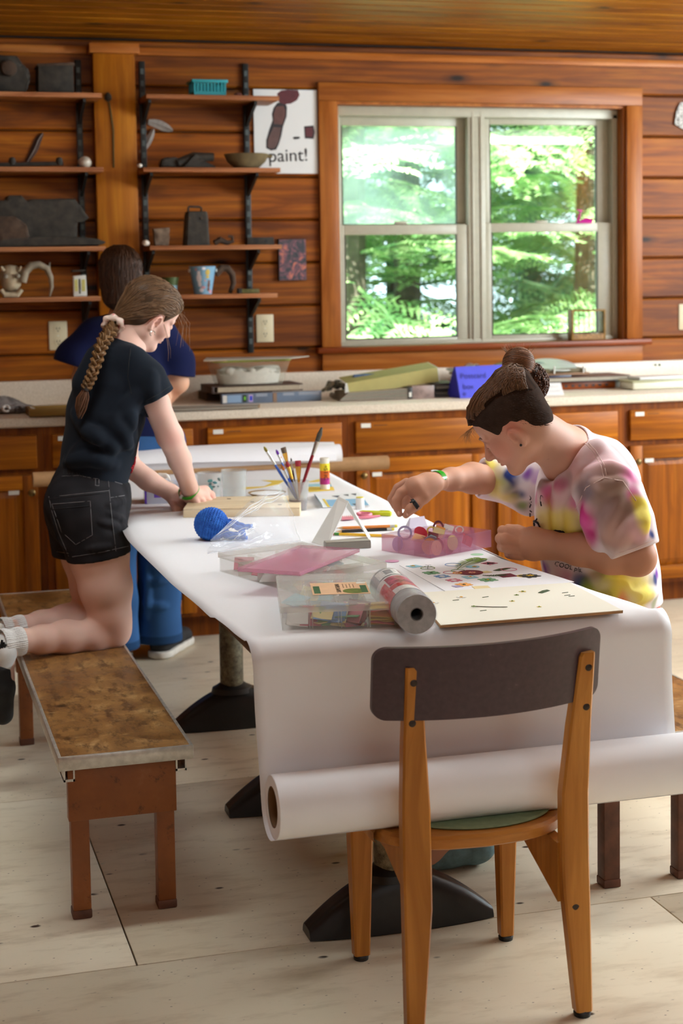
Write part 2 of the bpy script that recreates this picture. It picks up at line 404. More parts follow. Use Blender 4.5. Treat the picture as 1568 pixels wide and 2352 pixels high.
# a second window's opening in the right-hand wall lets in the light that falls on the bench there
# ---------------------------------------------------------------- lamps on the ceiling behind the photographer
M['tube'] = NT('lit_fluorescent_tube').out(srgb(255, 255, 250), **{'Emission Color': (1, .98, .93, 1), 'Emission Strength': 12.})
M['white_metal'] = plain('white_enamel', (226, 226, 220), .4)
def fixture(x, y, label, energy=17, drop=0.):
    z = cz(y)-drop; t = empty('ceiling_light', (x, y, z-.1), label, 'ceiling light', 'fluorescent lights on the ceiling')
    MB().box((x, y, z-.025), (1.25, .26, .05), None, .004).build('housing', M['white_metal'], t)
    for dy in (-.07, .07):
        MB().tube([(x-.6, y+dy, z-.075), (x+.6, y+dy, z-.075)], .019, 12).build('tube', M['tube'], t)
    for dx in (-.61, .61): MB().box((x+dx, y, z-.07), (.02, .22, .05), None, .003).build('end_cap', M['white_metal'], t)
    if drop:
        for dx in (-.45, .45): MB().tube([(x+dx, y, z), (x+dx, y, z+drop)], .004, 6).build('hanger', M['white_metal'], t)
    lamp('fluorescent_glow', 'AREA', (x, y, z-.11), energy, (.9, .985, .985), shape='RECTANGLE', size=1.2, size_y=.2, spread=D(125))
for x, y, w, e, dr in ((.3, 4.0, 'over the left bench', 10, 0), (2.6, 4.1, 'over the right bench', 17, 0), (4.72, 2.7, 'hung low toward the right wall', 52, .38), (.3, -.4, 'behind the photographer', 18, 0), (2.6, -.4, 'at the back of the room', 18, 0)):
    fixture(x, y, 'white two-tube fluorescent ceiling light '+w, e, dr)
# ---------------------------------------------------------------- woodland outside
def leafmat(name, lo, hi):
    t = NT(name); oi = t.new('ShaderNodeObjectInfo')
    n = t.noise(t.coords((1, 1, 1)), 9, 2)
    c = t.mix(t.ramp(n, [(.35, 0.), (.65, 1.)]), srgb(*lo), srgb(*hi))
    c = t.mix(1., c, t.ramp(oi.outputs['Random'], [(0, .7), (1, 1.25)]), 'MULTIPLY')
    tr = t.new('ShaderNodeBsdfTranslucent'); mx = t.new('ShaderNodeMixShader'); mx.inputs[0].default_value = .35
    t.link(c, tr.inputs[0]); t.set(t.b, **{'Base Color': c, 'Roughness': .5})
    t.link(t.b.outputs[0], mx.inputs[1]); t.link(tr.outputs[0], mx.inputs[2]); t.link(mx.outputs[0], t.n['Material Output'].inputs[0])
    return t.m
M['leaf'] = leafmat('hemlock_needles', (130, 178, 120), (214, 234, 176))  # bright haze over the trees put into the pale needle colour
M['leaf2'] = leafmat('shaded_evergreen_needles', (84, 134, 106), (140, 184, 142))  # bluish haze and shade of the far trees put into the colour
M['bark'] = plain('grey_brown_bark', (92, 84, 74), .9, .3, 14, .4)
ground = struct(MB().bx(-8, 22, 7.4, 34, -.7, -.6).build('ground', plain('leaf_litter_ground', (96, 110, 66), .95, .3, 3), smooth=False))
def spray_mesh(seed, L=1.25, nt=15, nl=15):
    r = random.Random(seed); b = MB()
    b.tube([V(0, 0, 0), V(L*.35, 0, .03), V(L*.7, 0, -.02), V(L, 0, -.14)], [.012, .009, .006, .003], 5)
    for i in range(nt):
        f = .12+.86*i/nt
        for sgn in (-1, 1):
            a = sgn*math.radians(r.uniform(42, 62)); l = L*(.46*(1-f)+.13)*r.uniform(.8, 1.15)
            o = V(L*f, 0, .03*math.sin(f*3)-.14*f*f); d = V(math.cos(a), math.sin(a), r.uniform(-.28, .04))
            for k in range(nl):
                g = (k+.5)/nl; p = o+d*l*g+V(0, 0, -.1*l*g*g)
                for s2 in (-1, 1):
                    w = d.cross(V(0, 0, 1)).normalized()*s2; ln = .062*(1-.45*g)*r.uniform(.7, 1.2)
                    tip = p+(w*.85+d*.5)*ln+V(0, 0, r.uniform(-.02, .008)); q = d*.011
                    b.add([p-q, p+q, tip+q*.4, tip-q*.4], [(0, 1, 2, 3)])
    return fmesh('spray', b.v, b.f, False)
SPR = [spray_mesh(s) for s in (1, 2, 3)]
def tree(x, y, h, reach, n, mat, label, seed, zmin=.2):
    r = random.Random(seed); t = empty('hemlock_tree', (x, y, -.6), label, 'tree', 'evergreens beyond the window')
    MB().tube([(x, y, -.6), (x+.05, y, h*.5), (x, y+.1, h)], [.13, .09, .03], 9).build('trunk', M['bark'], t)
    for i in range(n):
        z = zmin+(h-zmin)*((i+.5)/n)**.9; me = SPR[i % 3].copy() if False else SPR[i % 3]
        key = me.name+mat.name
        if key not in bpy.data.meshes:
            mm = me.copy(); mm.name = key; mm.materials.append(mat)
        me = bpy.data.meshes[key]
        o = bpy.data.objects.new('branch', me); COL.objects.link(o); o.parent = t
        o.location = (r.uniform(-.06, .06), r.uniform(-.06, .06), z+.6); o['kind'] = 'stuff'
        sc = reach*(1-.55*z/h)*r.uniform(.75, 1.2)
        o.rotation_euler = (r.uniform(-.25, .25), r.uniform(-.1, .35), i*2.4+r.uniform(-.3, .3)); o.scale = (sc, sc, sc)
tree(3.0, 10.3, 5.2, 1.35, 74, M['leaf'], 'sunlit hemlock seen through the lower left window sash', 1)
tree(4.6, 10.0, 5.4, 1.3, 78, M['leaf'], 'bright yellow-green hemlock seen through the right window', 2)
tree(3.9, 11.8, 6.2, 1.5, 70, M['leaf'], 'pale hemlock behind the middle post of the window', 3)
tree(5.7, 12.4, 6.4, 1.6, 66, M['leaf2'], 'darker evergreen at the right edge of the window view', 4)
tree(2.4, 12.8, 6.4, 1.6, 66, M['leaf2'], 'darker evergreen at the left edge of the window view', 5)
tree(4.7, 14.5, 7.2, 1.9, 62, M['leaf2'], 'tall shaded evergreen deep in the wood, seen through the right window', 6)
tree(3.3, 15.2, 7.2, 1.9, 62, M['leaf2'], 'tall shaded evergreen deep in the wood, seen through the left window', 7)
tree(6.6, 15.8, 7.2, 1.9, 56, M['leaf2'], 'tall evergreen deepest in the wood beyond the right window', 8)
# ---------------------------------------------------------------- base cabinets and worktop
ZC = .962; CF = 6.44
ct = empty('countertop', (1.9, 6.76, .917), 'long cream laminate countertop with raised back edge, above the oak cabinets', 'countertop')
prof = [(CF+.012, .917), (CF+.002, .922), (CF, .935), (CF+.002, .955), (CF+.014, ZC), (7.06, ZC), (7.06, .917)]
b = MB(); n = len(prof); b.add([V(x, y, z) for x in (-.12, 4.05) for y, z in prof], [(k, (k+1) % n, n+(k+1) % n, n+k) for k in range(n)]+[tuple(range(n-1, -1, -1)), tuple(range(n, 2*n))])
b.build('worktop', M['lam'], ct, sharp=50)
MB().bx(-.12, 4.05, 7.05, YW-.0005, ZC-.002, 1.066, .004).build('backsplash', M['lam'], ct)
M['sticker'] = plain('white_sticker', (226, 224, 214), .6)
M['ink'] = plain('black_ink', (18, 18, 20), .6)
M['brass'] = plain('worn_brass_knob', (120, 96, 56), .35, Metallic=.8)
def sticker(x, z, y, par, w=.042, h=.018):
    s = MB().bx(x-w/2, x+w/2, y-.0008, y, z-h/2, z+h/2).build('sticker', M['sticker'], par, smooth=False)
def cabinet(x0, x1, label, knob_left, stick='left'):
    c = empty('base_cabinet', ((x0+x1)/2, 6.78, 0), label, 'cabinet', 'oak base cabinets under the countertop')
    yf = 6.47
    MB().bx(x0+.0005, x1-.0005, 6.545, 7.05, 0, .1).build('toe_kick', M['cabdark'], c, smooth=False)
    MB().bx(x0+.0005, x1-.0005, yf, 7.05, .1, .9165).build('carcass', M['cabdark'], c, smooth=False)
    a, e = x0+.03, x1-.03
    d = MB(); d.bx(a, e, yf-.02, yf, .75, .886, .005); dr = d.build('drawer', M['cab'], c)
    sx = a+.045
    sticker(sx, .868, yf-.0205, dr)
    MB().bx(sx+.035, sx+.095, yf-.0208, yf-.0202, .866, .8685).build('pen_mark', M['ink'], dr, smooth=False)
    z0, z1, s = .118, .726, .06
    pa, pe, p0, p1 = a+s, e-s, z0+s, z1-s; k = .03
    vs = [V(pa, yf-.006, p0), V(pe, yf-.006, p0), V(pe, yf-.006, p1), V(pa, yf-.006, p1),
          V(pa+k, yf-.016, p0+k), V(pe-k, yf-.016, p0+k), V(pe-k, yf-.016, p1-k), V(pa+k, yf-.016, p1-k)]
    b = MB(); b.add(vs, [(0, 1, 5, 4), (1, 2, 6, 5), (2, 3, 7, 6), (3, 0, 4, 7), (4, 5, 6, 7)]); dv = b.build('door', M['cabv'], c, smooth=False)
    for x in (a, e-s): MB().bx(x, x+s, yf-.02, yf, z0, z1, .004).build('stile', M['cabv'], dv)
    for z in (z0, z1-s): MB().bx(a+s, e-s, yf-.0195, yf, z, z+s, .003).build('rail', M['cab'], dv)
    kx = a+.028 if knob_left else e-.028
    MB().lathe([(.004, 0), (.006, .012), (.013, .018), (.015, .024), (.010, .029), (.001, .031)], (kx, yf-.02, .657), 14, (0, -1, 0)).build('knob', M['brass'], dv)
    lx = kx+.065 if knob_left else kx-.068
    sticker(lx, .658, yf-.0165 if a+s < lx-.02 and lx+.02 < e-s else yf-.0205, dv)
    if knob_left: MB().bx(lx+.03, lx+.16, yf-.0168, yf-.016, .656, .659).build('pen_mark', M['ink'], dv, smooth=False)
cabinet(-.03, .609, 'oak base cabinet at the left end, with swirled drawer grain, left of the kneeling girl', False)
cabinet(.609, 1.242, 'oak base cabinet behind the two girls', True)
cabinet(1.242, 1.878, 'oak base cabinet behind the brush cup and far paper roll', True)
cabinet(1.878, 2.52, 'oak base cabinet behind the reaching hand with the green wristband', True)
cabinet(2.52, 3.152, 'oak base cabinet mostly hidden by the person in tie-dye', True)
cabinet(3.152, 3.79, 'oak base cabinet at the right end, behind the tie-dye back', True)
# ---------------------------------------------------------------- wall shelves
SF = 6.845; ZS = (2.286, 1.976, 1.642, 1.430)
def standard(x, label):
    t = empty('shelf_standard', (x, YW-.01, 1.16), label, 'shelf standard', 'black slotted shelf standards')
    MB().bx(x-.013, x+.013, YW-.016, YW, 1.16, 2.452, .002).build('rail', M['bracket'], t)
    b = MB()
    for i in range(24):
        z = 1.2+i*.052; b.bx(x-.007, x+.007, YW-.0172, YW-.0155, z, z+.024)
    b.build('slots', M['slot'], t, smooth=False, kind='stuff')
standard(.859, 'black slotted shelf standard left of the pine post'); standard(1.137, 'black slotted shelf standard just right of the pine post'); standard(1.602, 'black slotted shelf standard beside the paint poster')
nth = ('top', 'second', 'third', 'bottom')
def shelf(x0, x1, z, brs, label):
    t = empty('wall_shelf', ((x0+x1)/2, SF, z-.02), label, 'shelf', 'plywood wall shelves')
    MB().bx(x0, x1, SF+.004, YW-.018, z-.019, z, .001).build('board', M['shelf'], t)
    b = MB(); b.bx(x0, x1, SF, SF+.004, z-.019, z-.0135, .001); b.bx(x0, x1, SF+.0008, SF+.004, z-.0135, z-.0085); b.bx(x0, x1, SF, SF+.004, z-.0085, z, .001)
    b.build('front_edge', M['shelf_edge'], t)
    for x in brs:
        MB().prism([(YW-.017, z-.0195), (SF+.03, z-.0195), (SF+.03, z-.034), (SF+.075, z-.05), (YW-.03, z-.108), (YW-.017, z-.112)], (x-.006, 0, 0), (0, 1, 0), (0, 0, 1), .012).build('bracket', M['bracket'], t, smooth=False)
for i, z in enumerate(ZS):
    shelf(.02, .928 if i < 3 else .9, z, (.1, .859), f'{nth[i]} plywood wall shelf left of the pine post')
    shelf(1.118 if i != 1 else 1.098, 1.70 if i < 3 else 1.676, z, (1.137, 1.602), f'{nth[i]} plywood wall shelf right of the pine post')
# ---------------------------------------------------------------- things on the shelves
M['rust'] = plain('dark_rusted_iron', (52, 46, 38), .8, .45, 26, .5)
M['rust2'] = plain('brown_rusted_iron', (70, 52, 38), .85, .4, 30, .5)
M['bone'] = plain('weathered_bone', (176, 160, 132), .75, .35, 22, .3)
M['horn'] = plain('grey_horn', (140, 128, 108), .6, .4, 20, .3)
M['clay'] = plain('dull_clay', (104, 88, 58), .85, .3, 18, .3)
M['feather'] = plain('brown_feather', (70, 44, 30), .8, .4, 30)
M['feather_pale'] = plain('grey_feather', (150, 140, 132), .8, .3, 30)
M['crystal'] = plain('pale_quartz', (196, 186, 168), .25, .3, 40, .4)
M['teal'] = plain('turquoise_plastic', (34, 150, 160), .4)
def px_poly(pts, Y): return [K(x, y, Y) for x, y in pts]
def chunk(name, pts, Y, th, mat, bevel=.006, parent=None, rough=0., **tags):
    bm = bmesh.new(); P = px_poly(pts, Y); nn = V(0, th, 0)
    a = [bm.verts.new(p) for p in P]; c = [bm.verts.new(p+nn) for p in P]; n = len(P)
    bm.faces.new(a); bm.faces.new(c[::-1])
    for i in range(n): bm.faces.new((a[i], c[i], c[(i+1) % n], a[(i+1) % n]))
    bmesh.ops.recalc_face_normals(bm, faces=bm.faces[:])
    if bevel: bmesh.ops.bevel(bm, geom=bm.edges[:], offset=bevel, segments=2, profile=.6, affect='EDGES', clamp_overlap=True)
    if rough:
        bmesh.ops.triangulate(bm, faces=bm.faces[:]); bmesh.ops.subdivide_edges(bm, edges=bm.edges[:], cuts=2, use_grid_fill=True)
        for v in bm.verts: v.co += V(rnd(-1, 1), rnd(-1, 1), rnd(-1, 1))*rough
    me = bpy.data.meshes.new(name); bm.to_mesh(me); bm.free(); me.shade_smooth(); me.set_sharp_from_angle(angle=D(50))
    o = link(name, me, mat, parent)
    return tag(o, **tags)
def sit(o, z):           # lower or raise a top-level thing so that it stands at height z
    dg = bpy.context.evaluated_depsgraph_get(); lo = 1e9
    bpy.context.view_layer.update()
    for q in [o]+list(o.children_recursive):
        if q.type == 'MESH':
            mw = q.matrix_world
            lo = min(lo, min((mw @ v.co).z for v in q.data.vertices))
    o.location.z += z-lo
    return o
Y1 = 6.9
# left bay, top shelf
o = empty('iron_pump_part', K(20, 214, Y1), 'dark lumpy iron machine part on the top left shelf, cut by the frame', 'machine part')
chunk('housing', [(-60, 214), (-62, 150), (-30, 132), (0, 128), (40, 130), (52, 150), (66, 160), (70, 185), (60, 214)], Y1, .13, M['rust'], .012, o, .002)
MB().lathe([(.03, 0), (.034, .012), (.03, .024), (.012, .028)], K(20, 160, Y1-.002), 18, (0, -1, 0)).build('round_boss', M['rust2'], o)
sit(o, ZS[0])
o = empty('metal_box', K(128, 214, Y1), 'dark square metal box on the top left shelf', 'box')
chunk('body', [(88, 214), (88, 150), (168, 147), (170, 214)], Y1, .12, M['rust'], .003, o)
chunk('lid_rim', [(85, 151), (86, 145), (170, 142), (172, 149)], Y1-.004, .128, M['rust2'], .002, o)
sit(o, ZS[0])
# second left shelf
o = empty('rusty_bar', K(70, 380, Y1), 'long thin rusted bar with two lugs lying on the second left shelf', 'iron bar')
MB().tube([K(-60, 378, Y1), K(145, 374, Y1)], .009, 8).build('bar', M['rust'], o)
for px in (28, 136): MB().lathe([(.012, -.014), (.016, 0), (.012, .016), (.004, .02)], K(px, 370, Y1), 10, (0, 0, 1)).build('lug', M['rust'], o)
sit(o, ZS[1])
def rock(name, c, s, mat, seed, **tags):
    r = random.Random(seed); bm = bmesh.new(); bmesh.ops.create_icosphere(bm, subdivisions=3, radius=1)
    offs = [Vector((r.uniform(-1, 1), r.uniform(-1, 1), r.uniform(-1, 1))).normalized() for _ in range(9)]
    for v in bm.verts:
        d = min(1.0, min((.86+.1*((i*37) % 5)/5)/max(.2, v.co.normalized().dot(n)) for i, n in enumerate(offs) if v.co.dot(n) > .2) if any(v.co.dot(n) > .2 for n in offs) else 1)
        v.co = V(v.co.x*s[0], v.co.y*s[1], v.co.z*s[2])*d
    me = bpy.data.meshes.new(name); bm.to_mesh(me); bm.free(); me.shade_smooth(); me.set_sharp_from_angle(angle=D(28)); me.transform(Matrix.Translation(c))
    return tag(link(name, me, mat), **tags)
sit(rock('quartz_lump', K(194, 367, 6.93), (.03, .03, .026), M['crystal'], 3, label='small pale quartz lump at the right end of the second left shelf', cat='stone'), ZS[1])
def feather(name, pts, Y, w, mat, **tags):
    t = empty(name, K(*pts[0], Y), tags['label'], 'feather', tags.get('group'))
    P = [K(x, y, Y) for x, y in pts]; n = 14
    def at(f):
        q = f*(len(P)-1); i = min(int(q), len(P)-2); return P[i].lerp(P[i+1], q-i)
    b = MB()
    def fn(u, v):
        p = at(u); d = (at(min(1, u+.05))-at(max(0, u-.05))).normalized(); s = d.cross(V(0, 1, 0)).normalized()
        ww = w*math.sin(math.pi*min(1, .12+u*.86))**.6
        return p+s*(v-.5)*2*ww+V(0, -.004-.006*(1-abs(v-.5)*2), 0)
    b.sheet(fn, n, 6, .0012); b.build('vane', mat, t)
    MB().tube([at(i/8)+V(0, -.011, 0) for i in range(9)], [.0016]*8+[.0006], 6).build('quill', M['feather_pale'], t)
    return t
feather('brown_feather', [(62, 372), (78, 345), (88, 320), (98, 306)], YW, .016, M['feather'], label='brown feather pinned to the wall above the second left shelf')
# third left shelf
o = empty('engine_part', K(90, 565, Y1), 'big dark cast-iron engine part on the third left shelf', 'machine part')
chunk('casting', [(-50, 556), (-55, 470), (15, 462), (18, 452), (50, 452), (62, 465), (70, 461), (172, 459), (186, 478), (206, 504), (190, 512), (178, 514), (178, 548), (150, 556)], Y1, .14, M['rust'], .008, o, .0012)
chunk('side_lug', [(-20, 560), (-15, 500), (35, 500), (62, 520), (70, 556)], Y1-.03, .04, M['rust2'], .01, o, .0015)
sit(o, ZS[2]+.02)
sit(chunk('iron_plate', [(-60, 570), (-60, 556), (60, 545), (185, 545), (225, 550), (244, 557), (235, 563)], 6.87, .16, M['rust'], .006, None, .0008, label='long flat rusty iron plate under the engine part, third left shelf', cat='iron plate'), ZS[2])
# bottom left shelf: skull, horn, scale
o = empty('animal_skull', K(28, 680, Y1), 'small weathered animal skull on the bottom left shelf', 'skull')
b = MB(); c = K(26, 640, Y1); q = mpp(26, 640, Y1)
b.lathe([(.004, .06), (.03, .055), (.046, .03), (.05, 0), (.042, -.03), (.026, -.05), (.01, -.06)], c+V(0, .03, 0), 22, (0, 0, 1), True, .95, .8); b.build('cranium', M['bone'], o)
for dx in (-.02, .02): MB().lathe([(.011, 0), (.011, .004), (.006, .007), (.001, .008)], c+V(dx*1.25, -.012, .012), 12, (0, -1, 0)).build('eye_socket', M['horn'], o)
b = MB(); b.tube([K(2, 665, Y1), K(10, 676, Y1), K(40, 676, Y1), K(50, 664, Y1)], [.01, .013, .013, .009], 10); b.build('jaw', M['bone'], o)
for px in (8, 44): MB().tube([K(px, 622, Y1), K(px+(-5 if px < 20 else 5), 611, Y1)], [.009, .004], 8).build('brow_knob', M['bone'], o)
sit(o, ZS[3])
o = empty('curved_horn', K(85, 685, Y1), 'curved grey animal horn on the bottom left shelf', 'horn')
MB().tube([K(52, 656, Y1), K(58, 632, Y1), (K(72, 618, Y1)), K(90, 616, Y1), K(108, 625, Y1), K(117, 645, Y1), K(119, 668, Y1), K(114, 690, Y1)], [.017, .018, .017, .015, .014, .011, .008, .003], 14).build('horn', M['horn'], o)
MB().tube([K(112, 630, Y1), K(115, 610, Y1)], [.006, .002], 8).build('spur', M['horn'], o)
sit(o, ZS[3])
o = empty('spring_scale', K(183, 675, 6.86), 'small white spring scale with black pointer slot, bottom left shelf', 'scale')
chunk('body', [(168, 627), (197, 625), (200, 674), (169, 675)], 6.86, .025, plain('scale_white_enamel', (214, 214, 206), .4), .003, o)
chunk('pan', [(165, 618), (196, 616), (196, 613), (165, 614)], 6.855, .04, M['rust'], .001, o)
chunk('slot', [(181, 634), (184, 634), (185, 668), (182, 668)], 6.8585, .002, M['ink'], 0, o)
for a, c in ((171, 178), (187, 195)): chunk('dial_panel', [(a, 636), (c, 635), (c+1, 662), (a+1, 663)], 6.8588, .0015, plain('yellowed_dial', (196, 188, 110), .6, .3, 300), 0, o)
sit(o, ZS[3])
# right bay, top shelf: basket
o = empty('plastic_basket', K(478, 217, 6.88), 'turquoise plastic basket with slotted sides on the top right shelf', 'basket')
x0, x1 = K(446, 215, 6.88).x, K(516, 215, 6.88).x; z0, z1 = ZS[0], ZS[0]+.068; y0, y1 = 6.87, 6.99
b = MB(); b.bx(x0+.006, x1-.006, y0+.006, y1, z0, z0+.006)
for i in range(10):
    f = x0+(x1-x0)*i/9; b.bx(f-.003, f+.003, y0, y0+.006, z0, z1)
for i in range(7):
    f = y0+(y1-y0)*i/6
    for x in (x0, x1): b.bx(x-.003, x+.003, f-.003, f+.003, z0, z1)
b.bx(x0-.003, x1+.003, y0-.002, y0+.006, z0, z0+.016); b.bx(x0-.003, x0+.003, y0, y1, z0, z0+.016); b.bx(x1-.003, x1+.003, y0, y1, z0, z0+.016); b.bx(x0, x1, y1-.005, y1, z0, z1)
b.build('slatted_body', M['teal'], o, smooth=False)
b = MB(); b.bx(x0-.012, x1+.012, y0-.008, y0+.008, z1-.012, z1, .002); b.bx(x0-.012, x1+.012, y1-.008, y1+.008, z1-.012, z1, .002); b.bx(x0-.012, x0+.004, y0, y1, z1-.012, z1, .002); b.bx(x1-.004, x1+.012, y0, y1, z1-.012, z1, .002)
b.build('rim', M['teal'], o)
sit(rock('pink_stone', K(546, 212, 6.9), (.018, .014, .009), plain('dusty_pink_stone', (110, 62, 50), .7), 5, label='tiny pinkish stone beside the turquoise basket', cat='stone'), ZS[0])
# feathers on the wall between standard and shelf
feather('grey_feather', [(340, 280), (362, 285), (380, 293), (396, 300)], YW, .02, M['feather_pale'], label='pale grey feather on the wall under the top right shelf')
feather('grey_feather', [(322, 352), (338, 330), (348, 308), (352, 296)], YW, .014, M['feather_pale'], label='dull feather tucked behind the standard right of the post')
o = empty('dried_flower', K(250, 210, 7.0), 'dried flower head on a thin stem hung on the pine post', 'dried flower')
yp = YW-.074
MB().lathe([(.003, -.022), (.016, -.012), (.015, .004), (.006, .018)], K(248, 222, yp), 12).build('seed_head', M['rust'], o)
MB().tube([K(250, 235, yp), K(255, 262, yp), K(260, 300, yp), K(261, 385, yp)], .0035, 6).build('stem', plain('olive_stem', (74, 66, 24), .8), o)
# second right shelf
sit(rock('white_pebble', K(321, 386, 6.85), (.011, .011, .008), plain('white_pebble', (232, 226, 214), .4), 8, label='tiny white pebble at the left corner of the second right shelf', cat='pebble'), ZS[1])
o = empty('iron_tools', K(430, 376, Y1), 'bundle of dark rusty iron tools lying on the second right shelf', 'rusty tools')
chunk('wedge', [(370, 376), (370, 362), (376, 354), (400, 352), (415, 356), (424, 366), (428, 376)], Y1, .07, M['rust'], .01, o, .001)
MB().tube([K(408, 368, Y1+.01), K(445, 352, Y1+.01), K(490, 353, Y1+.01)], [.022, .02, .018], 10).build('pipe', M['rust'], o)
chunk('strap', [(420, 376), (450, 345), (458, 352), (470, 362), (495, 374), (495, 377)], Y1-.02, .03, M['rust'], .004, o, .0008)
sit(o, ZS[1])
o = empty('clay_bowl', K(565, 376, 6.9), 'rough olive-brown clay bowl on the second right shelf', 'bowl')
c = K(566, 376, 6.91); c.z = ZS[1]
MB().lathe([(.03, 0), (.05, .003), (.078, .03), (.092, .062), (.086, .064), (.072, .034), (.03, .01), (.001, .009)], c, 36, (0, 0, 1), True, 1.08, .9).build('bowl', M['clay'], o)
MB().box(c+V(.098, 0, .054), (.035, .03, .014), None, .005).build('spout', M['clay'], o)
# third right shelf
sit(rock('white_shell', K(335, 562, 6.86), (.016, .014, .013), plain('chalky_shell', (226, 212, 196), .5, .2, 60), 9, label='small white shell at the left end of the third right shelf', cat='shell'), ZS[2])
sit(chunk('pot_shard', [(356, 558), (352, 520), (390, 517), (389, 540), (387, 559)], 6.9, .03, plain('mottled_brown_shard', (112, 92, 74), .8, .45, 28, .3), .004, None, .001, label='mottled brown pottery shard standing on the third right shelf', cat='pot shard'), ZS[2])
o = empty('cow_bell', K(450, 558, 6.88), 'dark iron cow bell with wire handle on the third right shelf', 'bell')
bm = MB(); q = mpp(450, 520, 6.9)
def ring(py, hw, hd): 
    c = K(450, py, 6.93); return [c+V(sx*hw*q, sy*hd, 0) for sx, sy in ((-.8, -1), (.8, -1), (1, -.7), (1, .7), (.8, 1), (-.8, 1), (-1, .7), (-1, -.7))]
rs = [ring(558, 30, .04), ring(552, 29, .038), ring(490, 25.5, .03), ring(481, 24, .028), ring(479, 20, .024)]
vs = [p for r_ in rs for p in r_]; bm.add(vs, [(i*8+k, i*8+(k+1) % 8, (i+1)*8+(k+1) % 8, (i+1)*8+k) for i in range(4) for k in range(8)]+[tuple(range(32, 40)), tuple(range(7, -1, -1))])
bm.build('bell_body', M['rust'], o)
MB().tube([K(432, 480, 6.93), K(432, 470, 6.93), K(435, 468, 6.93), K(459, 469, 6.93), K(462, 471, 6.93), K(462, 482, 6.93)], .0045, 8).build('handle', M['rust'], o)
for px in (436, 464): MB().lathe([(.005, 0), (.006, .004), (.001, .006)], K(px-2, 495, 6.9), 10, (0, -1, 0)).build('rivet', M['rust2'], o)
sit(o, ZS[2])
o = empty('iron_hook', K(512, 556, 6.9), 'small curled iron hook beside the cow bell', 'hook')
MB().tube([K(492, 553, 6.9), K(505, 546, 6.9), K(522, 553, 6.9), K(534, 549, 6.9), K(533, 539, 6.9), K(524, 538, 6.9)], [.012, .014, .011, .009, .007, .006], 10).build('hook', M['rust2'], o)
sit(o, ZS[2])
o = empty('iron_block', K(600, 556, 6.9), 'dark square-holed iron block at the right end of the third right shelf', 'iron block')
chunk('block', [(568, 556), (568, 539), (628, 538), (630, 556)], 6.89, .05, M['rust'], .002, o)
for px in (586, 608): chunk('hole', [(px, 551), (px, 544), (px+6, 544), (px+6, 551)], 6.8885, .003, M['ink'], 0, o)
sit(o, ZS[2])
# bottom right shelf
o = empty('painted_cup', K(392, 672, 6.9), 'green and blue tapered cup on the bottom right shelf', 'cup')
c = K(392, 672, 6.92); c.z = ZS[3]
MB().lathe([(.026, 0), (.03, .04), (.03, .042), (.001, .04)], c, 28).build('blue_lower', plain('blue_glaze', (104, 142, 158), .3), o)
MB().lathe([(.0302, .041), (.037, .076), (.034, .076), (.028, .044)], c, 28).build('green_upper', plain('green_glaze', (66, 84, 40), .4), o)
o = empty('tin_bucket', K(466, 674, 6.88), 'small pale blue tin bucket printed with rabbits, bottom right shelf', 'bucket')
c = K(466, 674, 6.9); c.z = ZS[3]; q = mpp(466, 640, 6.9)
M['blue_tin'] = plain('pale_blue_tin', (128, 172, 200), .35)
MB().lathe([(19.5*q, 0), (20*q, .002), (30*q, .118), (31*q, .121), (30*q, .122), (28*q, .118), (19*q, .006), (.001, .005)], c, 40).build('body', M['blue_tin'], o)
for sx in (-1, 1): MB().lathe([(.004, 0), (.008, .003), (.008, .006), (.001, .009)], c+V(sx*29*q, -.006, .104), 10, (sx, 0, 0)).build('ear', M['white_metal'], o)
def decal(ang, h, w, ht, col, nm):
    r = (20+10*h/.118)*q+.0008; a0 = D(ang-90)
    def fn(u, v):
        t = 2*math.pi*v; rad = u; dx = w*rad*math.cos(t); dz = ht*rad*math.sin(t); rr = (20+10*(h+dz)/.118)*q+.0006
        return c+V(rr*math.cos(a0+dx/rr), rr*math.sin(a0+dx/rr), h+dz)
    MB().sheet(fn, 2, 14).build(nm, col, o)
cw, cb, cy2, cp = plain('print_white', (236, 232, 236), .5), plain('print_brown', (96, 52, 40), .5), plain('print_yellow', (196, 168, 70), .5), plain('print_pink', (206, 150, 160), .5)
for a, h, w, t_, m_ in ((-30, .07, .012, .02, cw), (-33, .092, .004, .01, cw), (-26, .093, .004, .01, cw), (-28, .045, .008, .012, cw), (14, .095, .011, .014, cy2), (14, .075, .009, .006, cy2),
                        (24, .04, .008, .012, cb), (24, .022, .007, .009, cb), (20, .055, .003, .008, cb), (28, .055, .003, .008, cb), (-5, .112, .009, .006, cw), (-8, .03, .01, .006, cp), (-42, .108, .006, .006, cp), (2, .06, .004, .004, cp), (-20, .018, .01, .008, cw), (42, .012, .01, .008, cp)):
    decal(a, h, w, t_, m_, 'printed_figure')
o = empty('horseshoe_ring', K(515, 672, 6.96), 'dark curved horn leaning behind the blue bucket', 'horn')
MB().tube([K(495, 628, 6.95), K(508, 614, 6.95), K(522, 614, 6.95), K(533, 628, 6.95), K(536, 648, 6.95), K(528, 671, 6.95)], [.016, .017, .016, .015, .012, .009], 12).build('horn', M['rust2'], o)
sit(o, ZS[3])
o = empty('small_green_box', K(574, 668, 6.9), 'small olive-green tin box on the bottom right shelf', 'box')
chunk('box', [(550, 669), (550, 659), (595, 658), (596, 668)], 6.89, .04, plain('olive_tin', (92, 86, 32), .6, .3, 60), .002, o)
chunk('end_cap', [(548, 669), (548, 657), (556, 657), (556, 669)], 6.888, .044, M['rust'], .001, o)
sit(o, ZS[3])
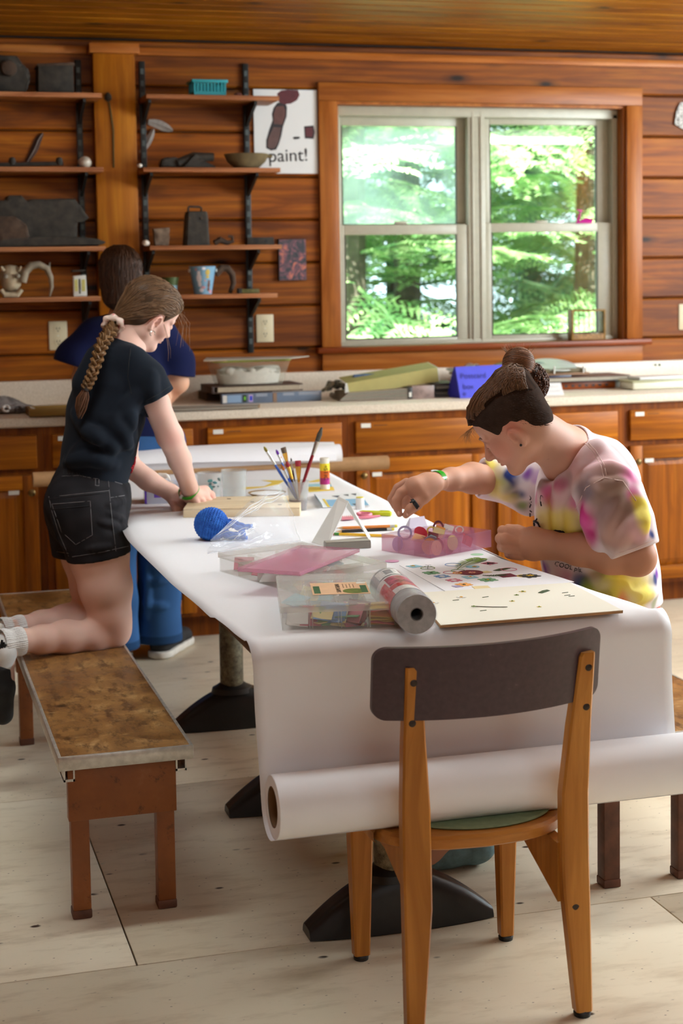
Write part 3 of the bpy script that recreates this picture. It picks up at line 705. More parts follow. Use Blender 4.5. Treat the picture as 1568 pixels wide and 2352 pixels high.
# ---------------------------------------------------------------- on the wall
yp = YW-.004
o = empty('paint_poster', K(656, 397, yp), 'hand-painted white poster with a paintbrush and the word paint', 'poster')
a = K(581, 206, yp); c_ = K(729, 397, yp); px0, px1, pz0, pz1 = 1.637, 1.931, 1.966, 2.341
MB().bx(px0, px1, yp-.004, yp, pz0, pz1).build('sheet', plain('poster_paper', (226, 226, 224), .7), o, smooth=False)
def pk(x, y): 
    p = K(x, y, yp-.004); return p
def flat_poly(nm, pts, mat, par, off, th=.0006):
    P = [K(x, y, yp-.004-off) for x, y in pts]; b = MB(); n = len(P)
    b.add(P+[p+V(0, th, 0) for p in P], [tuple(range(n-1, -1, -1)), tuple(range(n, 2*n))]+[(i, (i+1) % n, n+(i+1) % n, n+i) for i in range(n)])
    return b.build(nm, mat, par, smooth=False)
mr, mg, mk = plain('maroon_paint', (84, 26, 34), .6, .15, 40), plain('grey_mauve_paint', (92, 66, 62), .6, .2, 30), plain('black_paint_line', (34, 30, 34), .6)
flat_poly('bristle_blob', [(636, 215), (645, 208), (660, 206), (684, 207), (688, 218), (682, 230), (668, 238), (652, 240), (640, 234)], mr, o, .0006)
flat_poly('brush_outline', [(637, 236), (654, 234), (659, 246), (658, 268), (650, 290), (646, 312), (640, 332), (634, 344), (622, 346), (611, 340), (611, 322), (618, 298), (626, 276), (624, 262), (628, 248)], mk, o, .0005)
flat_poly('brush_handle', [(628, 292), (646, 293), (641, 318), (636, 334), (630, 341), (618, 341), (614, 336), (616, 318)], mg, o, .0012)
flat_poly('brush_ferrule', [(634, 245), (651, 243), (655, 254), (654, 268), (648, 286), (629, 285), (628, 264)], plain('brown_mauve_paint', (98, 60, 54), .6, .2, 30), o, .0012)
flat_poly('dash', [(672, 316), (676, 314), (686, 314), (690, 316), (686, 319), (676, 320)], mk, o, .0006)
flat_poly('square_outline', [(698, 290), (720, 288), (723, 304), (720, 319), (700, 318)], mk, o, .0006)
flat_poly('square', [(701, 293), (718, 292), (719, 304), (717, 315), (702, 314)], mr, o, .0012)
text_part('paint!', K(662, 358, yp-.005), .082, mk, basis((1, 0, .035), (0, 0, 1)), o, extr=.0005, sx=1.02)
o = empty('small_canvas', K(670, 643, yp), 'small dark abstract canvas of orange, violet and teal paint', 'painting')
def abstract():
    t = NT('abstract_paint'); c = t.coords((1, 1, 1), rnd=False); n = t.noise(c, 14, 5, .6, 2.5); n2 = t.noise(c, 22, 3, .5, 3)
    col = t.ramp(n, [(.3, srgb(30, 46, 58)), (.45, srgb(62, 58, 66)), (.55, srgb(120, 78, 90)), (.66, srgb(206, 116, 84)), (.8, srgb(90, 60, 130))])
    sx = t.new('ShaderNodeSeparateXYZ'); tc = t.new('ShaderNodeTexCoord'); t.link(tc.outputs['Object'], sx.inputs[0])
    col = t.mix(t.ramp(sx.outputs['Z'], [(0, 0.), (1, .0)]), col, srgb(30, 50, 60))
    return t.out(col, Roughness=.5)
MB().bx(1.737, 1.866, YW-.02, YW, 1.484, 1.671, .002).build('canvas', plain('canvas_edge', (40, 44, 44), .7), o)
MB().bx(1.739, 1.864, YW-.0208, YW-.0198, 1.486, 1.669).build('painted_face', abstract(), o, smooth=False)
def outlet(x, z, label):
    o = empty('wall_outlet', (x, YW, z-.062), label, 'outlet', 'ivory wall outlets')
    MB().bx(x-.04, x+.04, YW-.006, YW, z-.063, z+.063, .003).build('cover_plate', M['plate'], o)
    for dz in (-.028, .028):
        r = MB().lathe([(.0165, 0), (.0165, .0022), (.001, .0024)], (x, YW-.006, z+dz), 20, (0, -1, 0)).build('receptacle', M['plate'], o)
        b = MB(); b.bx(x-.0075, x-.0045, YW-.0092, YW-.0082, z+dz-.001, z+dz+.008); b.bx(x+.0045, x+.0075, YW-.0092, YW-.0082, z+dz-.001, z+dz+.008); b.bx(x-.0025, x+.0025, YW-.0092, YW-.0082, z+dz-.01, z+dz-.005)
        b.build('slots', M['plate_dark'], r, smooth=False, kind='stuff')
    MB().lathe([(.003, 0), (.003, .001), (.0005, .0016)], (x, YW-.006, z), 8, (0, -1, 0)).build('screw', M['white_metal'], o)
outlet(.741, 1.259, 'ivory wall outlet left of the girl in navy'); outlet(1.671, 1.269, 'ivory wall outlet between poster wall and the white tub'); outlet(3.79, 1.275, 'ivory wall outlet at the right edge, right of the window')
o = empty('hanging_tag', K(1560, 298, YW-.01), 'white paper tag with printing pinned to the wall right of the window', 'tag')
def leafy(): 
    t = NT('printed_tag_paper'); c = t.coords((1, 1, 60), rnd=False); n = t.noise(t.coords((60, 60, 190), rnd=False), 1., 3)
    return t.out(t.ramp(n, [(.42, srgb(110, 104, 98)), (.52, srgb(206, 202, 196))]), Roughness=.7)
chunk('tag_sheet', [(1549, 285), (1553, 256), (1562, 236), (1590, 232), (1600, 300), (1572, 299)], YW-.012, .003, leafy(), 0, o)
# on the window: origami crane, a strip of beads, the little striped box
o = empty('origami_crane', K(1345, 514, YW+.06), 'magenta origami crane perched on the right window sash', 'origami crane')
mg_ = plain('magenta_paper', (196, 30, 140), .6)
yc = YW+.064
P = lambda x, y, dy=0.: K(x, y, yc+dy)
b = MB(); b.add([P(1322, 512, -.01), P(1368, 504), P(1345, 500, .01), P(1326, 513, .012)], [(0, 1, 2), (0, 2, 3), (3, 2, 1)]); b.build('wing', mg_, o, smooth=False)
b = MB(); b.add([P(1322, 513), P(1330, 513), P(1334, 487), P(1338, 484), P(1334, 482), P(1325, 481), P(1324, 483), P(1332, 486), P(1326, 500, .006)], [(0, 1, 2, 7, 8), (2, 3, 4, 5, 6, 7)]); b.build('neck', mg_, o, smooth=False)
b = MB(); b.add([P(1322, 512, -.012), P(1358, 513, -.008), P(1362, 506, 0), P(1340, 504, .004)], [(0, 1, 2, 3)]); b.build('body', mg_, o, smooth=False)
o = empty('glass_rack', K(1352, 778, YW+.02), 'small wooden frame holding glass rods, standing on the window stool', 'glass rack')
y0 = YW-.02; x0, x1, z0, z1 = K(1313, 778, y0).x, K(1391, 778, y0).x, 1.1755, 1.322
M['bamboo'] = wood('thin_pine_frame', (100, 70, 24), (140, 104, 44), (164, 128, 66), 'x', .5, 0, .6, .1)
b = MB(); b.bx(x0, x0+.01, y0, y0+.05, z0, z1, .001); b.bx(x1-.01, x1, y0, y0+.05, z0, z1, .001); b.bx(x0+.01, x1-.01, y0, y0+.05, z1-.009, z1, .001); b.bx(x0+.01, x1-.01, y0, y0+.05, z0, z0+.006, .001)
b.build('frame', M['bamboo'], o)
MB().bx(x0+.01, x1-.01, y0, y0+.006, z0+.006, z0+.03).build('printed_strip', plain('painted_strip', (150, 110, 60), .6, .6, 90), o, smooth=False)
gl = glass_mat('glass_rod', (.9, .97, .92), .05, .2)
for i in range(6): x = x0+.022+i*(x1-x0-.044)/5; MB().tube([(x, y0+.025, z0+.008), (x, y0+.025, z1-.01)], .0065, 10).build('glass_rod', gl, o)
# ---------------------------------------------------------------- things on the countertop
ZK = ZC+.0005
class FrC:
    def __init__(s, px, py, ang): s.o = KZ(px, py, ZK); s.r = rotz(ang); s.u = s.r @ V(1, 0, 0); s.v = s.r @ V(0, 1, 0)
    def p(s, a, b, c): return s.o+s.u*a+s.v*b+V(0, 0, c)
    def box(s, x0, x1, y0, y1, z0, z1, ch=0., b=None):
        b = b or MB(); return b.box(s.p((x0+x1)/2, (y0+y1)/2, (z0+z1)/2), (x1-x0, y1-y0, z1-z0), s.r, ch)
def wpx(a, b, y): return K(b, y, 6.6).x-K(a, y, 6.6).x
M['cardboard'] = plain('worn_cardboard', (164, 132, 94), .8, .12, 20); M['greyboard'] = plain('grey_chipboard', (150, 142, 128), .8, .1, 20)
# bag of odds and ends
c = KZ(26, 952, ZK); o = empty('plastic_bag', c, 'grey plastic bag of craft bits at the left end of the countertop', 'bag')
M['smoky'] = plain('smoky_bag_plastic', (116, 108, 104), .22, .5, 26)
b = MB(); b.sheet(lambda u, v: c+V(-.2+.34*u, .06*math.sin(6.28*v)*(1-.4*u)+.06, max(.0, (.075*(1-u**2)+.006)*(.5-.5*math.cos(6.28*v))*(1+.25*math.sin(u*17+v*21)))), 30, 26); b.build('bag_skin', M['smoky'], o)
for dx, dz, col in ((-.02, .025, (210, 206, 200)), (.03, .02, (70, 64, 62)), (-.07, .03, (176, 120, 150)), (.08, .012, (190, 186, 180))):
    b = MB(); p = c+V(dx, -.006, dz); b.tube([p+V(.013*math.cos(t_), -.004*math.sin(3*t_), .011*math.sin(t_)) for t_ in [6.283*k/14 for k in range(13)]], .005, 7); b.build('craft_ring', plain('bag_bit', col, .4), o)
f = FrC(68, 957, 1.); o = empty('wooden_tray', f.p(.12, .08, 0), 'shallow pale wooden tray left of the kneeling girl on the countertop', 'tray')
for a in ((0, .26, 0, .012), (0, .26, .15, .162), (0, .012, .012, .15), (.248, .26, .012, .15)): f.box(*a, 0, .03, .001).build('side', M['pale_wood'] if 'pale_wood' in M else M['bamboo'], o)
f.box(.012, .248, .012, .15, 0, .006).build('bottom', M['bamboo'], o)
# flat chipboard
f = FrC(397, 944, 0); L = wpx(397, 590, 942); o = empty('flat_board', f.p(L/2, .08, 0), 'flat grey chipboard sheet behind the girl’s arm on the countertop', 'board')
b = MB(); b.prism([(-.05, 0), (L, 0), (L+.03, .11), (.0, .17)], f.o, f.u, f.v, .0055); b.build('sheet', M['greyboard'], o, smooth=False)
b = MB(); b.prism([(L-.004, -.0006), (L+.0006, -.0006), (L+.0306, .11), (L+.026, .11)], f.o, f.u, f.v, .0058); b.build('torn_edge', M['cardboard'], o, smooth=False)
# stack: box, binder, book, tub, card
f = FrC(509, 929, 1.5); L = wpx(509, 742, 925); f0 = FrC(478, 922, 2)
o = empty('brown_box', f0.p(.1, .1, 0), 'flat brown box at the bottom of the stack with the white tub', 'box'); f0.box(0, .30, .03, .2, 0, .036, .002).build('box_body', plain('old_brown_box', (74, 56, 42), .75, .2, 20), o)
f0.box(.002, .298, .028, .2, .028, .034).build('lid_line', plain('box_line_dark', (48, 36, 28), .8), o, smooth=False)
o = empty('ring_binder', f.p(L/2, .04, 0), 'blue-grey ring binder lying on its side, in front of the stack with the tub', 'binder')
f.box(0, L, -.005, .026, 0, .043, .002).build('spine', plain('slate_blue_binder', (98, 112, 132), .4, .15, 14), o)
for a, e, col in ((.004, .022, (206, 202, 196)), (.024, .085, (130, 156, 184)), (.092, .108, (28, 40, 26)), (.118, .136, (180, 160, 200))): f.box(a, e, -.0062, -.0045, .006, .038).build('spine_label', plain('binder_label', col, .4), o, smooth=False)
f.box(.097, .104, -.0068, -.006, .016, .03).build('green_star', plain('green_mark', (110, 190, 50), .5), o, smooth=False); f.box(.122, .133, -.0068, -.006, .012, .032).build('blue_mark', plain('blue_mark', (30, 60, 190), .5), o, smooth=False)
for a, e in ((.15, .2), (.27, .32), (.34, L-.01)): f.box(a, e, -.0058, -.0045, .028, .041).build('tape_glare', plain('tape_with_glare', (150, 158, 170), .15), o, smooth=False)  # tape strips with their glare put into the pale colour
f.box(.225, .242, -.0064, -.0045, .001, .042).build('rubber_band', plain('brown_rubber_band', (134, 106, 84), .7), o, smooth=False)
z1 = .0445; L2 = wpx(489, 704, 900); o = empty('photo_album', f.p(.1, .1, z1), 'thick brown album under the white tub', 'book')
xo = -wpx(489, 509, 900)
f.box(xo, xo+L2, .03, .24, z1, z1+.005, .001).build('cover', plain('brown_album_cover', (66, 42, 30), .6), o); f.box(xo, xo+L2, .03, .24, z1+.026, z1+.031, .001).build('cover', plain('brown_album_cover_top', (70, 46, 34), .6), o)
f.box(xo+.03, xo+L2-.012, .033, .235, z1+.005, z1+.026).build('pages', plain('aged_pages', (176, 160, 136), .8, .1, 120), o, smooth=False); f.box(xo, xo+.014, .028, .24, z1+.0, z1+.031, .003).build('spine', plain('album_spine', (58, 36, 28), .6), o)
# tub
z2 = z1+.0315; o = empty('storage_tub', f.p(.1, .13, z2), 'clear tub half full of lumpy white clay with a card on top', 'tub')
w1 = wpx(518, 664, 870); w2 = wpx(497, 682, 840); xc = (K(590, 860, 6.65).x-f.o.x); h = .105
b = MB()
rings = []
for z, w, d in ((0, w1, .15), (.004, w1+.004, .154), (h-.008, w2-.012, .19), (h, w2-.01, .192)):
    pts = []
    for cx, cy, a0 in ((1, 1, 0), (-1, 1, 90), (-1, -1, 180), (1, -1, 270)):
        for k in range(5): a = D(a0+90*k/4); pts.append(f.p(xc+cx*(w/2-.025)+.025*math.cos(a), .13+cy*(d/2-.025)+.025*math.sin(a), z2+z))
    rings.append(pts)
b.v = [p for r in rings for p in r]; n = 20; b.f = [(i*n+k, i*n+(k+1) % n, (i+1)*n+(k+1) % n, (i+1)*n+k) for i in range(3) for k in range(n)]+[tuple(range(n-1, -1, -1))]; b.mi = [0]*len(b.f)
tt = NT('frosted_tub'); M['tub'] = tt.out(srgb(196, 196, 176), Roughness=.3, Alpha=.2); b.build('tub_wall', M['tub'], o)
b = MB(); rr = MB()
b.sheet(lambda u, v: f.p(xc+(v-.5)*2*(w1/2+.004+.0*u)*min(1, u*1.2+.001)*1., .13+0*v, z2) if False else f.p(xc+math.cos(6.2832*v)*(w1/2-.004+.012*u)*(1 if u < .8 else (1-u)/.2), .13+math.sin(6.2832*v)*.078*(1 if u < .8 else (1-u)/.2), z2+.004+(.052*min(1, u/.8))+(.014*math.sin(v*40)*math.sin(u*9)+.008*math.sin(v*17+1) if u > .6 else 0)), 20, 60)
M['clayw'] = plain('white_clay_lumps', (212, 206, 194), .85, .08, 60, .3); b.build('clay_fill', M['clayw'], o)
for dx, r_ in ((-.09, .024), (-.05, .016), (.0, .018), (.05, .017), (.08, .022), (.1, .014), (.03, .012)):
    x = rock('clay_lump', f.p(xc+dx, .065+.02*abs(dx)*10, z2+.058), (r_, r_*.8, r_*.8), M['clayw'], int(dx*1000)+200); x.location -= base_of(o); x.parent = o
b = MB()
for a, r_ in zip(rings[3], rings[3][1:]+rings[3][:1]): b.tube([a, r_], .005, 6)
b.build('lime_rim', plain('lime_plastic_rim', (150, 160, 60), .4), o)
zt2 = z2+h+.005; o = empty('flat_card', f.p(xc, .13, zt2), 'flat grey card lying on top of the white clay tub', 'card')
xa, xb2, xc2, xd = [K(p, 825, 6.62).x-f.o.x for p in (476, 560, 738, 690)]
b = MB(); b.prism([(xa, .03), (xd-.03, -.005), (xc2, .13), (xa+.06, .24)], f.p(0, 0, zt2), f.u, f.v, .003); b.build('card_sheet', plain('grey_card', (186, 180, 166), .7, .05, 10), o, smooth=False)
b = MB(); b.prism([(xa, .0295), (xa+.09, .0185), (xa+.1, .026), (xa+.02, .06)], f.p(0, 0, zt2-.0035), f.u, f.v, .0034); b.build('torn_brown_corner', M['cardboard'], o, smooth=False)
# newspaper bundle and olive box lid on magazines
c = KZ(775, 916, ZK); o = empty('newspaper_bundle', c, 'crumpled printed newspaper bundle right of the ring binder', 'newspaper')
tnw = NT('newsprint'); n_ = tnw.noise(tnw.coords((40, 40, 90)), 1.5, 4); M['news'] = tnw.out(tnw.ramp(n_, [(.38, srgb(48, 54, 50)), (.5, srgb(120, 122, 108)), (.64, srgb(176, 172, 152))]), Roughness=.8)
b = MB(); b.sheet(lambda u, v: c+V(-.04+.15*u+.008*math.sin(v*23), .02+.1*v, .075*math.sin(math.pi*min(1, .15+u*.9))**.8*(.8+.2*math.sin(v*5+u*9))+.005*math.sin(u*31)), 30, 18, .002); b.build('folded_sheets', M['news'], o)
b = MB(); b.tube([c+V(-.03, .0, .02), c+V(.0, .01, .008), c+V(.1, .0, .006)], [.012, .014, .008], 8); b.build('rolled_edge', M['greyboard'], o)
c2 = K(815, 868, 6.72); b = MB(); b.tube([c2+V(-.02, 0, -.02), c2, c2+V(.05, 0, .005), c2+V(.13, 0, .004)], [.012, .016, .012, .01], 8); b.build('blue_wrapper', plain('blue_print_wrapper', (60, 84, 126), .5, .4, 60), o)
f = FrC(812, 922, 3); o = empty('magazine_pile', f.p(.15, .08, 0), 'pile of spread magazines under the olive box lid', 'magazines')
Lm = wpx(812, 1000, 915)
for k in range(7): 
    b = MB(); b.prism([(-.06+.006*k, .01), (Lm*.66, -.006), (Lm*.68, .16), (-.02, .2)], f.p(0, 0, .003+.0052*k), (f.u+V(0, 0, .018*k*.3)).normalized(), f.v, .0042); b.build('pages', plain('magazine_pages', (150-6*(k % 3), 138-5*(k % 2), 120), .7, .1, 90), o, smooth=False)
f.box(Lm*.66, Lm*.72, -.008, .15, 0, .052, .003).build('dark_spine', plain('black_spine', (38, 34, 32), .5), o); f.box(Lm*.675, Lm*.705, -.0088, -.0075, .01, .03).build('white_letter', M['sticker'], o, smooth=False)
f.box(Lm*.72, Lm*1.0, -.002, .15, .0, .056, .002).build('cover', plain('faded_red_grey_cover', (138, 118, 112), .4, .4, 26), o)
# olive lid: a long shallow tray leaning over the pile
A = [K(x, y, Y) for x, y, Y in ((803, 908, 6.60), (1008, 876, 6.66), (1004, 844, 6.66), (797, 880, 6.60))]
o = empty('box_lid', (A[0]+A[1])/2, 'long olive-green cardboard lid leaning across the magazines', 'lid')
n_ = V(.05, 1, .1).normalized()
def slab0(P, th, nm, mat, par, nn):
    P = [Vector(p) for p in P]; b = MB(); b.add(P+[p+nn*th for p in P], [(3, 2, 1, 0), (4, 5, 6, 7), (0, 1, 5, 4), (1, 2, 6, 5), (2, 3, 7, 6), (3, 0, 4, 7)]); return b.build(nm, mat, par, smooth=False)
M['olive'] = plain('olive_lid_card', (160, 148, 82), .65, .06, 20)
slab0(A, .003, 'front_side', M['olive'], o, n_)
B_ = [A[3], A[2], A[2]+n_*.16, A[3]+n_*.16]; slab0(B_, .003, 'top_panel', M['olive'], o, V(0, 0, -1))
slab0([A[1], A[1]+n_*.16, A[2]+n_*.16, A[2]], .004, 'end_side', plain('lid_white_end', (206, 204, 190), .6), o, (A[1]-A[0]).normalized())
slab0([A[0]-V(.022, 0, 0), A[0], A[3], A[3]-V(.008, 0, 0)], .003, 'end_flap', plain('lid_white_flap', (206, 206, 198), .6), o, n_)
# plastic-wrapped prints and dark folders
c = KZ(1000, 870, ZK); f = FrC(940, 880, 2); f.o.y = 6.82
o = empty('wrapped_prints', f.p(.25, .08, .1), 'stack of plastic-wrapped prints behind the olive lid', 'prints')
mats = [plain('wrap_green', (146, 150, 108), .2, .4, 20), plain('wrap_grey', (176, 180, 168), .18, .3, 16), plain('wrap_teal', (150, 186, 176), .2, .3, 14), plain('wrap_pink', (166, 128, 116), .3, .4, 18)]
Lw = wpx(940, 1165, 850)
for k in range(9):
    b = MB(); a0 = rnd(-.01, .02); b.sheet(lambda u, v, k=k, a0=a0: f.p(a0+(Lw-.05*(k % 3))*u, .0+.16*v, .012*k+.006*math.sin(u*5+k)+.006*math.sin(u*13+v*5+k)*(k > 5)), 18, 6, .006); b.build('print_sheet', mats[(k*2+k//3) % 4], o)
for a, w_, m_ in ((.06, .05, 3), (.2, .1, 0), (.33, .12, 2)):
    b = MB(); b.sheet(lambda u, v, a=a, w_=w_: f.p(a+w_*u, .01+.1*v, .112+.014*math.sin(math.pi*u)+.004*math.sin(9*v)), 8, 6, .001); b.build('curled_cover', mats[m_], o)
f = FrC(1005, 914, 0); o = empty('dark_folders', f.p(.06, .08, 0), 'pile of dark folders left of the blue folded sign', 'folders')
for k in range(5): f.box(-.01+.006*(k % 2), wpx(1005, 1060, 900), .01+.01*(k % 3), .2, .013*k, .013*k+.011, .001).build('folder', plain('folder_dark_%d' % k, ((44, 40, 40), (70, 64, 58), (36, 38, 40), (90, 84, 76), (48, 44, 46))[k], .5), o)
# blue folded sign
y0 = KZ(1052, 915, ZK).y; y1 = y0+.075
o = empty('folded_sign', KZ(1095, 915, ZK), 'bright blue folded card sign with handwriting, behind the topknot', 'sign')
M['bluecard'] = plain('royal_blue_card', (74, 78, 214), .6, .04, 20)
P0, P1, T0, T1 = KZ(1057, 915, ZK), None, K(1045, 843, y0+.035), None
w = wpx(1048, 1165, 880); P1 = P0+V(w, .0, 0); T1 = T0+V(w-.004, 0, 0.004)
slab0([P0, P1, T1, T0], .0015, 'front_panel', M['bluecard'], o, V(0, 1, 0)); Q0 = V(P0.x-.028, y1+.02, ZK)
slab0([Q0, P0+V(.0, .004, 0), T0+V(0, .003, 0), T0+V(-.004, .006, 0)], .0015, 'side_fold', plain('deep_blue_card', (46, 48, 176), .6), o, V(0, 1, 0))
slab0([T0+V(0, .003, 0), T1+V(0, .003, 0), P1+V(0, y1-y0, 0), P0+V(0, y1-y0, 0)], .0015, 'back_panel', M['bluecard'], o, V(0, 0, -1))
bk2 = plain('blue_ink', (40, 40, 140), .6); up = (T0-P0).normalized()
text_part('Postcard', P0.lerp(T0, .70)+V(.075, -.003, 0), .034, bk2, basis((1, 0, 0), up), o, extr=.0003); text_part('box', P0.lerp(T0, .36)+V(.045, -.003, 0), .032, bk2, basis((1, 0, 0), up), o, extr=.0003)
text_part('*', P0.lerp(T0, .08)+V(.022, -.003, 0), .04, bk2, basis((1, 0, 0), up), o, extr=.0003)
# right-hand stack: slotted tray, books, board with oval mirror
f = FrC(1262, 897, 1); o = empty('slotted_tray', f.p(.15, .1, 0), 'brown wooden tray with a row of slots under the books, right of the topknot', 'tray')
w = wpx(1240, 1418, 890); x0 = -wpx(1240, 1262, 890)
f.box(x0, x0+w, .0, .18, 0, .036, .002).build('tray_body', M['stool'], o)
for k in range(7): x = x0+w*.32+k*w*.09; f.box(x, x+.0145, -.001, .003, .012, .022).build('slot', M['ink'], o, smooth=False)
f.box(x0+w, x0+w+.055, .05, .17, 0, .03, .002).build('end_block', M['greyboard'], o)
zb2 = .0365; wb2_ = wpx(1228, 1450, 860)
o = empty('large_book', f.p(.1, .1, zb2), 'large dark book with pale page edge lying on the slotted tray', 'book')
xb0 = -wpx(1228, 1262, 870)
f.box(xb0, xb0+wb2_, -.02, .2, zb2, zb2+.004, .001).build('cover', plain('book_dark', (50, 42, 42), .5), o); f.box(xb0+.002, xb0+wb2_-.004, -.016, .196, zb2+.004, zb2+.02).build('pages', plain('book_pages_grey', (166, 156, 138), .7, .1, 120), o, smooth=False); f.box(xb0, xb0+wb2_, -.02, .2, zb2+.02, zb2+.024, .001).build('cover', plain('book_brown_top', (92, 56, 36), .5), o)
zb3 = zb2+.0245; o = empty('blue_magazine', f.p(.0, .05, zb3), 'glossy dark blue magazine half under the mirror tray', 'magazine')
f.box(xb0-.02, xb0+.17, -.022, .16, zb3, zb3+.007, .001).build('magazine_body', plain('navy_magazine', (46, 60, 88), .25, .5, 26), o); f.box(xb0-.03, xb0+.05, .02, .14, zb3+.007, zb3+.014, .001).build('white_leaf', plain('white_leaf', (214, 214, 212), .4), o)
zb4 = zb3+.0075; o = empty('mirror_stand', f.p(.08, .09, zb4), 'square wooden base with a tilted oval white mirror on pegs', 'mirror')
mx0, mx1 = K(1262, 850, 6.6).x-f.o.x, K(1388, 850, 6.6).x-f.o.x
b = MB(); f.box(mx0, mx1, -.012, .15, zb4, zb4+.01, .002, b); b.build('base_board', plain('pale_brown_board', (132, 96, 66), .6), o); 
f.box(mx0+.012, mx1-.014, .0, .14, zb4+.01, zb4+.03, .004).build('olive_block', plain('olive_block', (92, 78, 44), .6), o)
cm_ = f.p((mx0+mx1)/2-.01, .07, zb4+.045); tl = V(.04, -.30, 1).normalized()
MB().lathe([(.001, -.004), (.094, -.004), (.098, 0), (.094, .003), (.001, .003)], cm_, 44, tl, False, 1.12, .86).build('oval_mirror', plain('dusty_mirror', (186, 194, 190), .3), o)
for px in (1305, 1374): xx = K(px, 850, 6.6).x-f.o.x; MB().tube([f.p(xx, -.008, zb4+.008), f.p(xx, -.008, zb4+.042)], .004, 8).build('peg', M['alu'] if 'alu' in M else M['white_metal'], o)
# small white tent card
f = FrC(1256, 909, 0); o = empty('place_card', f.p(.04, .02, 0), 'small white folded place card with pencil writing beside the topknot', 'folded card')
w = wpx(1246, 1294, 900); P0 = f.p(-.02, 0, 0); P1 = P0+f.u*w; T0 = P0+V(-.004, .02, .054); T1 = P1+V(-.008, .02, .054)
slab0([P0, P1, T1, T0], .001, 'front_panel', plain('white_place_card', (216, 214, 212), .6), o, V(0, 1, 0)); slab0([T0, T1, P1+V(.012, .045, 0), P0+V(0, .045, 0)], .001, 'back_panel', plain('white_place_card_b', (206, 204, 202), .6), o, V(0, 0, -1))
for k, (a, e) in enumerate(((.28, .8), (.22, .86))): 
    b = MB(); b.tube([P0.lerp(P1, a+(e-a)*j/14)+V(-.003*(2-k)*.3, .02*(.7-.35*k)-.0012, .054*(.7-.35*k)+.003*math.sin(j*2.4+k)) for j in range(15)], .0005, 4); b.build('pencil_writing', plain('pencil_grey', (130, 128, 134), .7), o)
# white enamel trays
f = FrC(1453, 897, 1); w = .30
o = empty('enamel_tray', f.p(w/2, .07, 0), 'cream rectangular dish at the right end of the countertop', 'tray')
b = MB(); f.box(0, w, 0, .14, .002, .04, .012, b); b.build('dish', plain('cream_enamel', (222, 220, 200), .3), o); b = MB(); f.box(-.004, w+.004, -.004, .144, .034, .043, .004, b); b.build('olive_rim', plain('pale_olive_rim', (178, 178, 140), .4), o)
f2_ = FrC(1485, 884, 2); o = empty('white_tray', f2_.p(.1, .08, .044), 'thin white tray resting on the cream dish', 'tray')
b = MB(); f2_.o = f.p(.045, .02, .0435); f2_.box(0, .26, 0, .12, 0, .014, .005, b); b.build('tray_body', plain('white_tray_plastic', (230, 230, 228), .3), o)
for px, r_ in ((1505, .006), (1514, .007), (1500, .003)): MB().lathe([(r_, 0), (r_*.8, .0006), (.0004, .0008)], K(px, 838, 7.0495), 9, (0, -1, 0)).build('paint_spot', plain('dark_green_paint', (40, 70, 48), .6), ct)
# ---------------------------------------------------------------- benches
def worn_top():
    t = NT('worn_brown_bench_laminate'); c = t.coords((1, 1, 1), rnd=False)
    a = t.noise(c, 6, 6, .7, .8); b = t.noise(t.coords((18, 7, 18)), 2, 5, .7)
    col = t.ramp(a, [(.25, srgb(78, 50, 24)), (.44, srgb(134, 92, 48)), (.56, srgb(160, 116, 64)), (.7, srgb(198, 160, 108))])
    col = t.mix(t.ramp(b, [(.34, .85), (.52, 0.)]), col, srgb(78, 48, 24))
    col = t.mix(t.ramp(t.noise(t.coords((7, 22, 7)), 3, 4, .7), [(.6, 0.), (.75, .6)]), col, srgb(196, 166, 118))
    vo = t.new('ShaderNodeTexVoronoi'); t.set(vo, Vector=t.coords((5, 5, 5)), Scale=1.)
    col = t.mix(t.ramp(vo.outputs['Distance'], [(.04, .9), (.1, 0.)]), col, srgb(48, 26, 14))
    t.bump(b, .15, .002)
    return t.out(col, Roughness=t.ramp(a, [(.3, .28), (.7, .5)]))
M['bench_top'] = worn_top()
M['alu'] = plain('scratched_aluminium_edging', (206, 204, 196), .3, .15, 50, .05, Metallic=.6)
def rusty_paint():
    t = NT('brown_painted_steel_with_rust'); a = t.noise(t.coords(), 5, 5, .7); b = t.noise(t.coords((9, 9, 9)), 3, 5, .7)
    col = t.ramp(a, [(.3, srgb(122, 66, 26)), (.6, srgb(146, 84, 36)), (.75, srgb(160, 108, 72))])
    col = t.mix(t.ramp(b, [(.3, .85), (.42, 0.)]), col, srgb(78, 38, 16))
    t.bump(b, .2, .002)
    return t.out(col, Roughness=.45)
M['rust_paint'] = rusty_paint()
M['rust_paint_dark'] = plain('dark_rusted_bench_leg', (96, 58, 40), .6, .4, 20, .3)
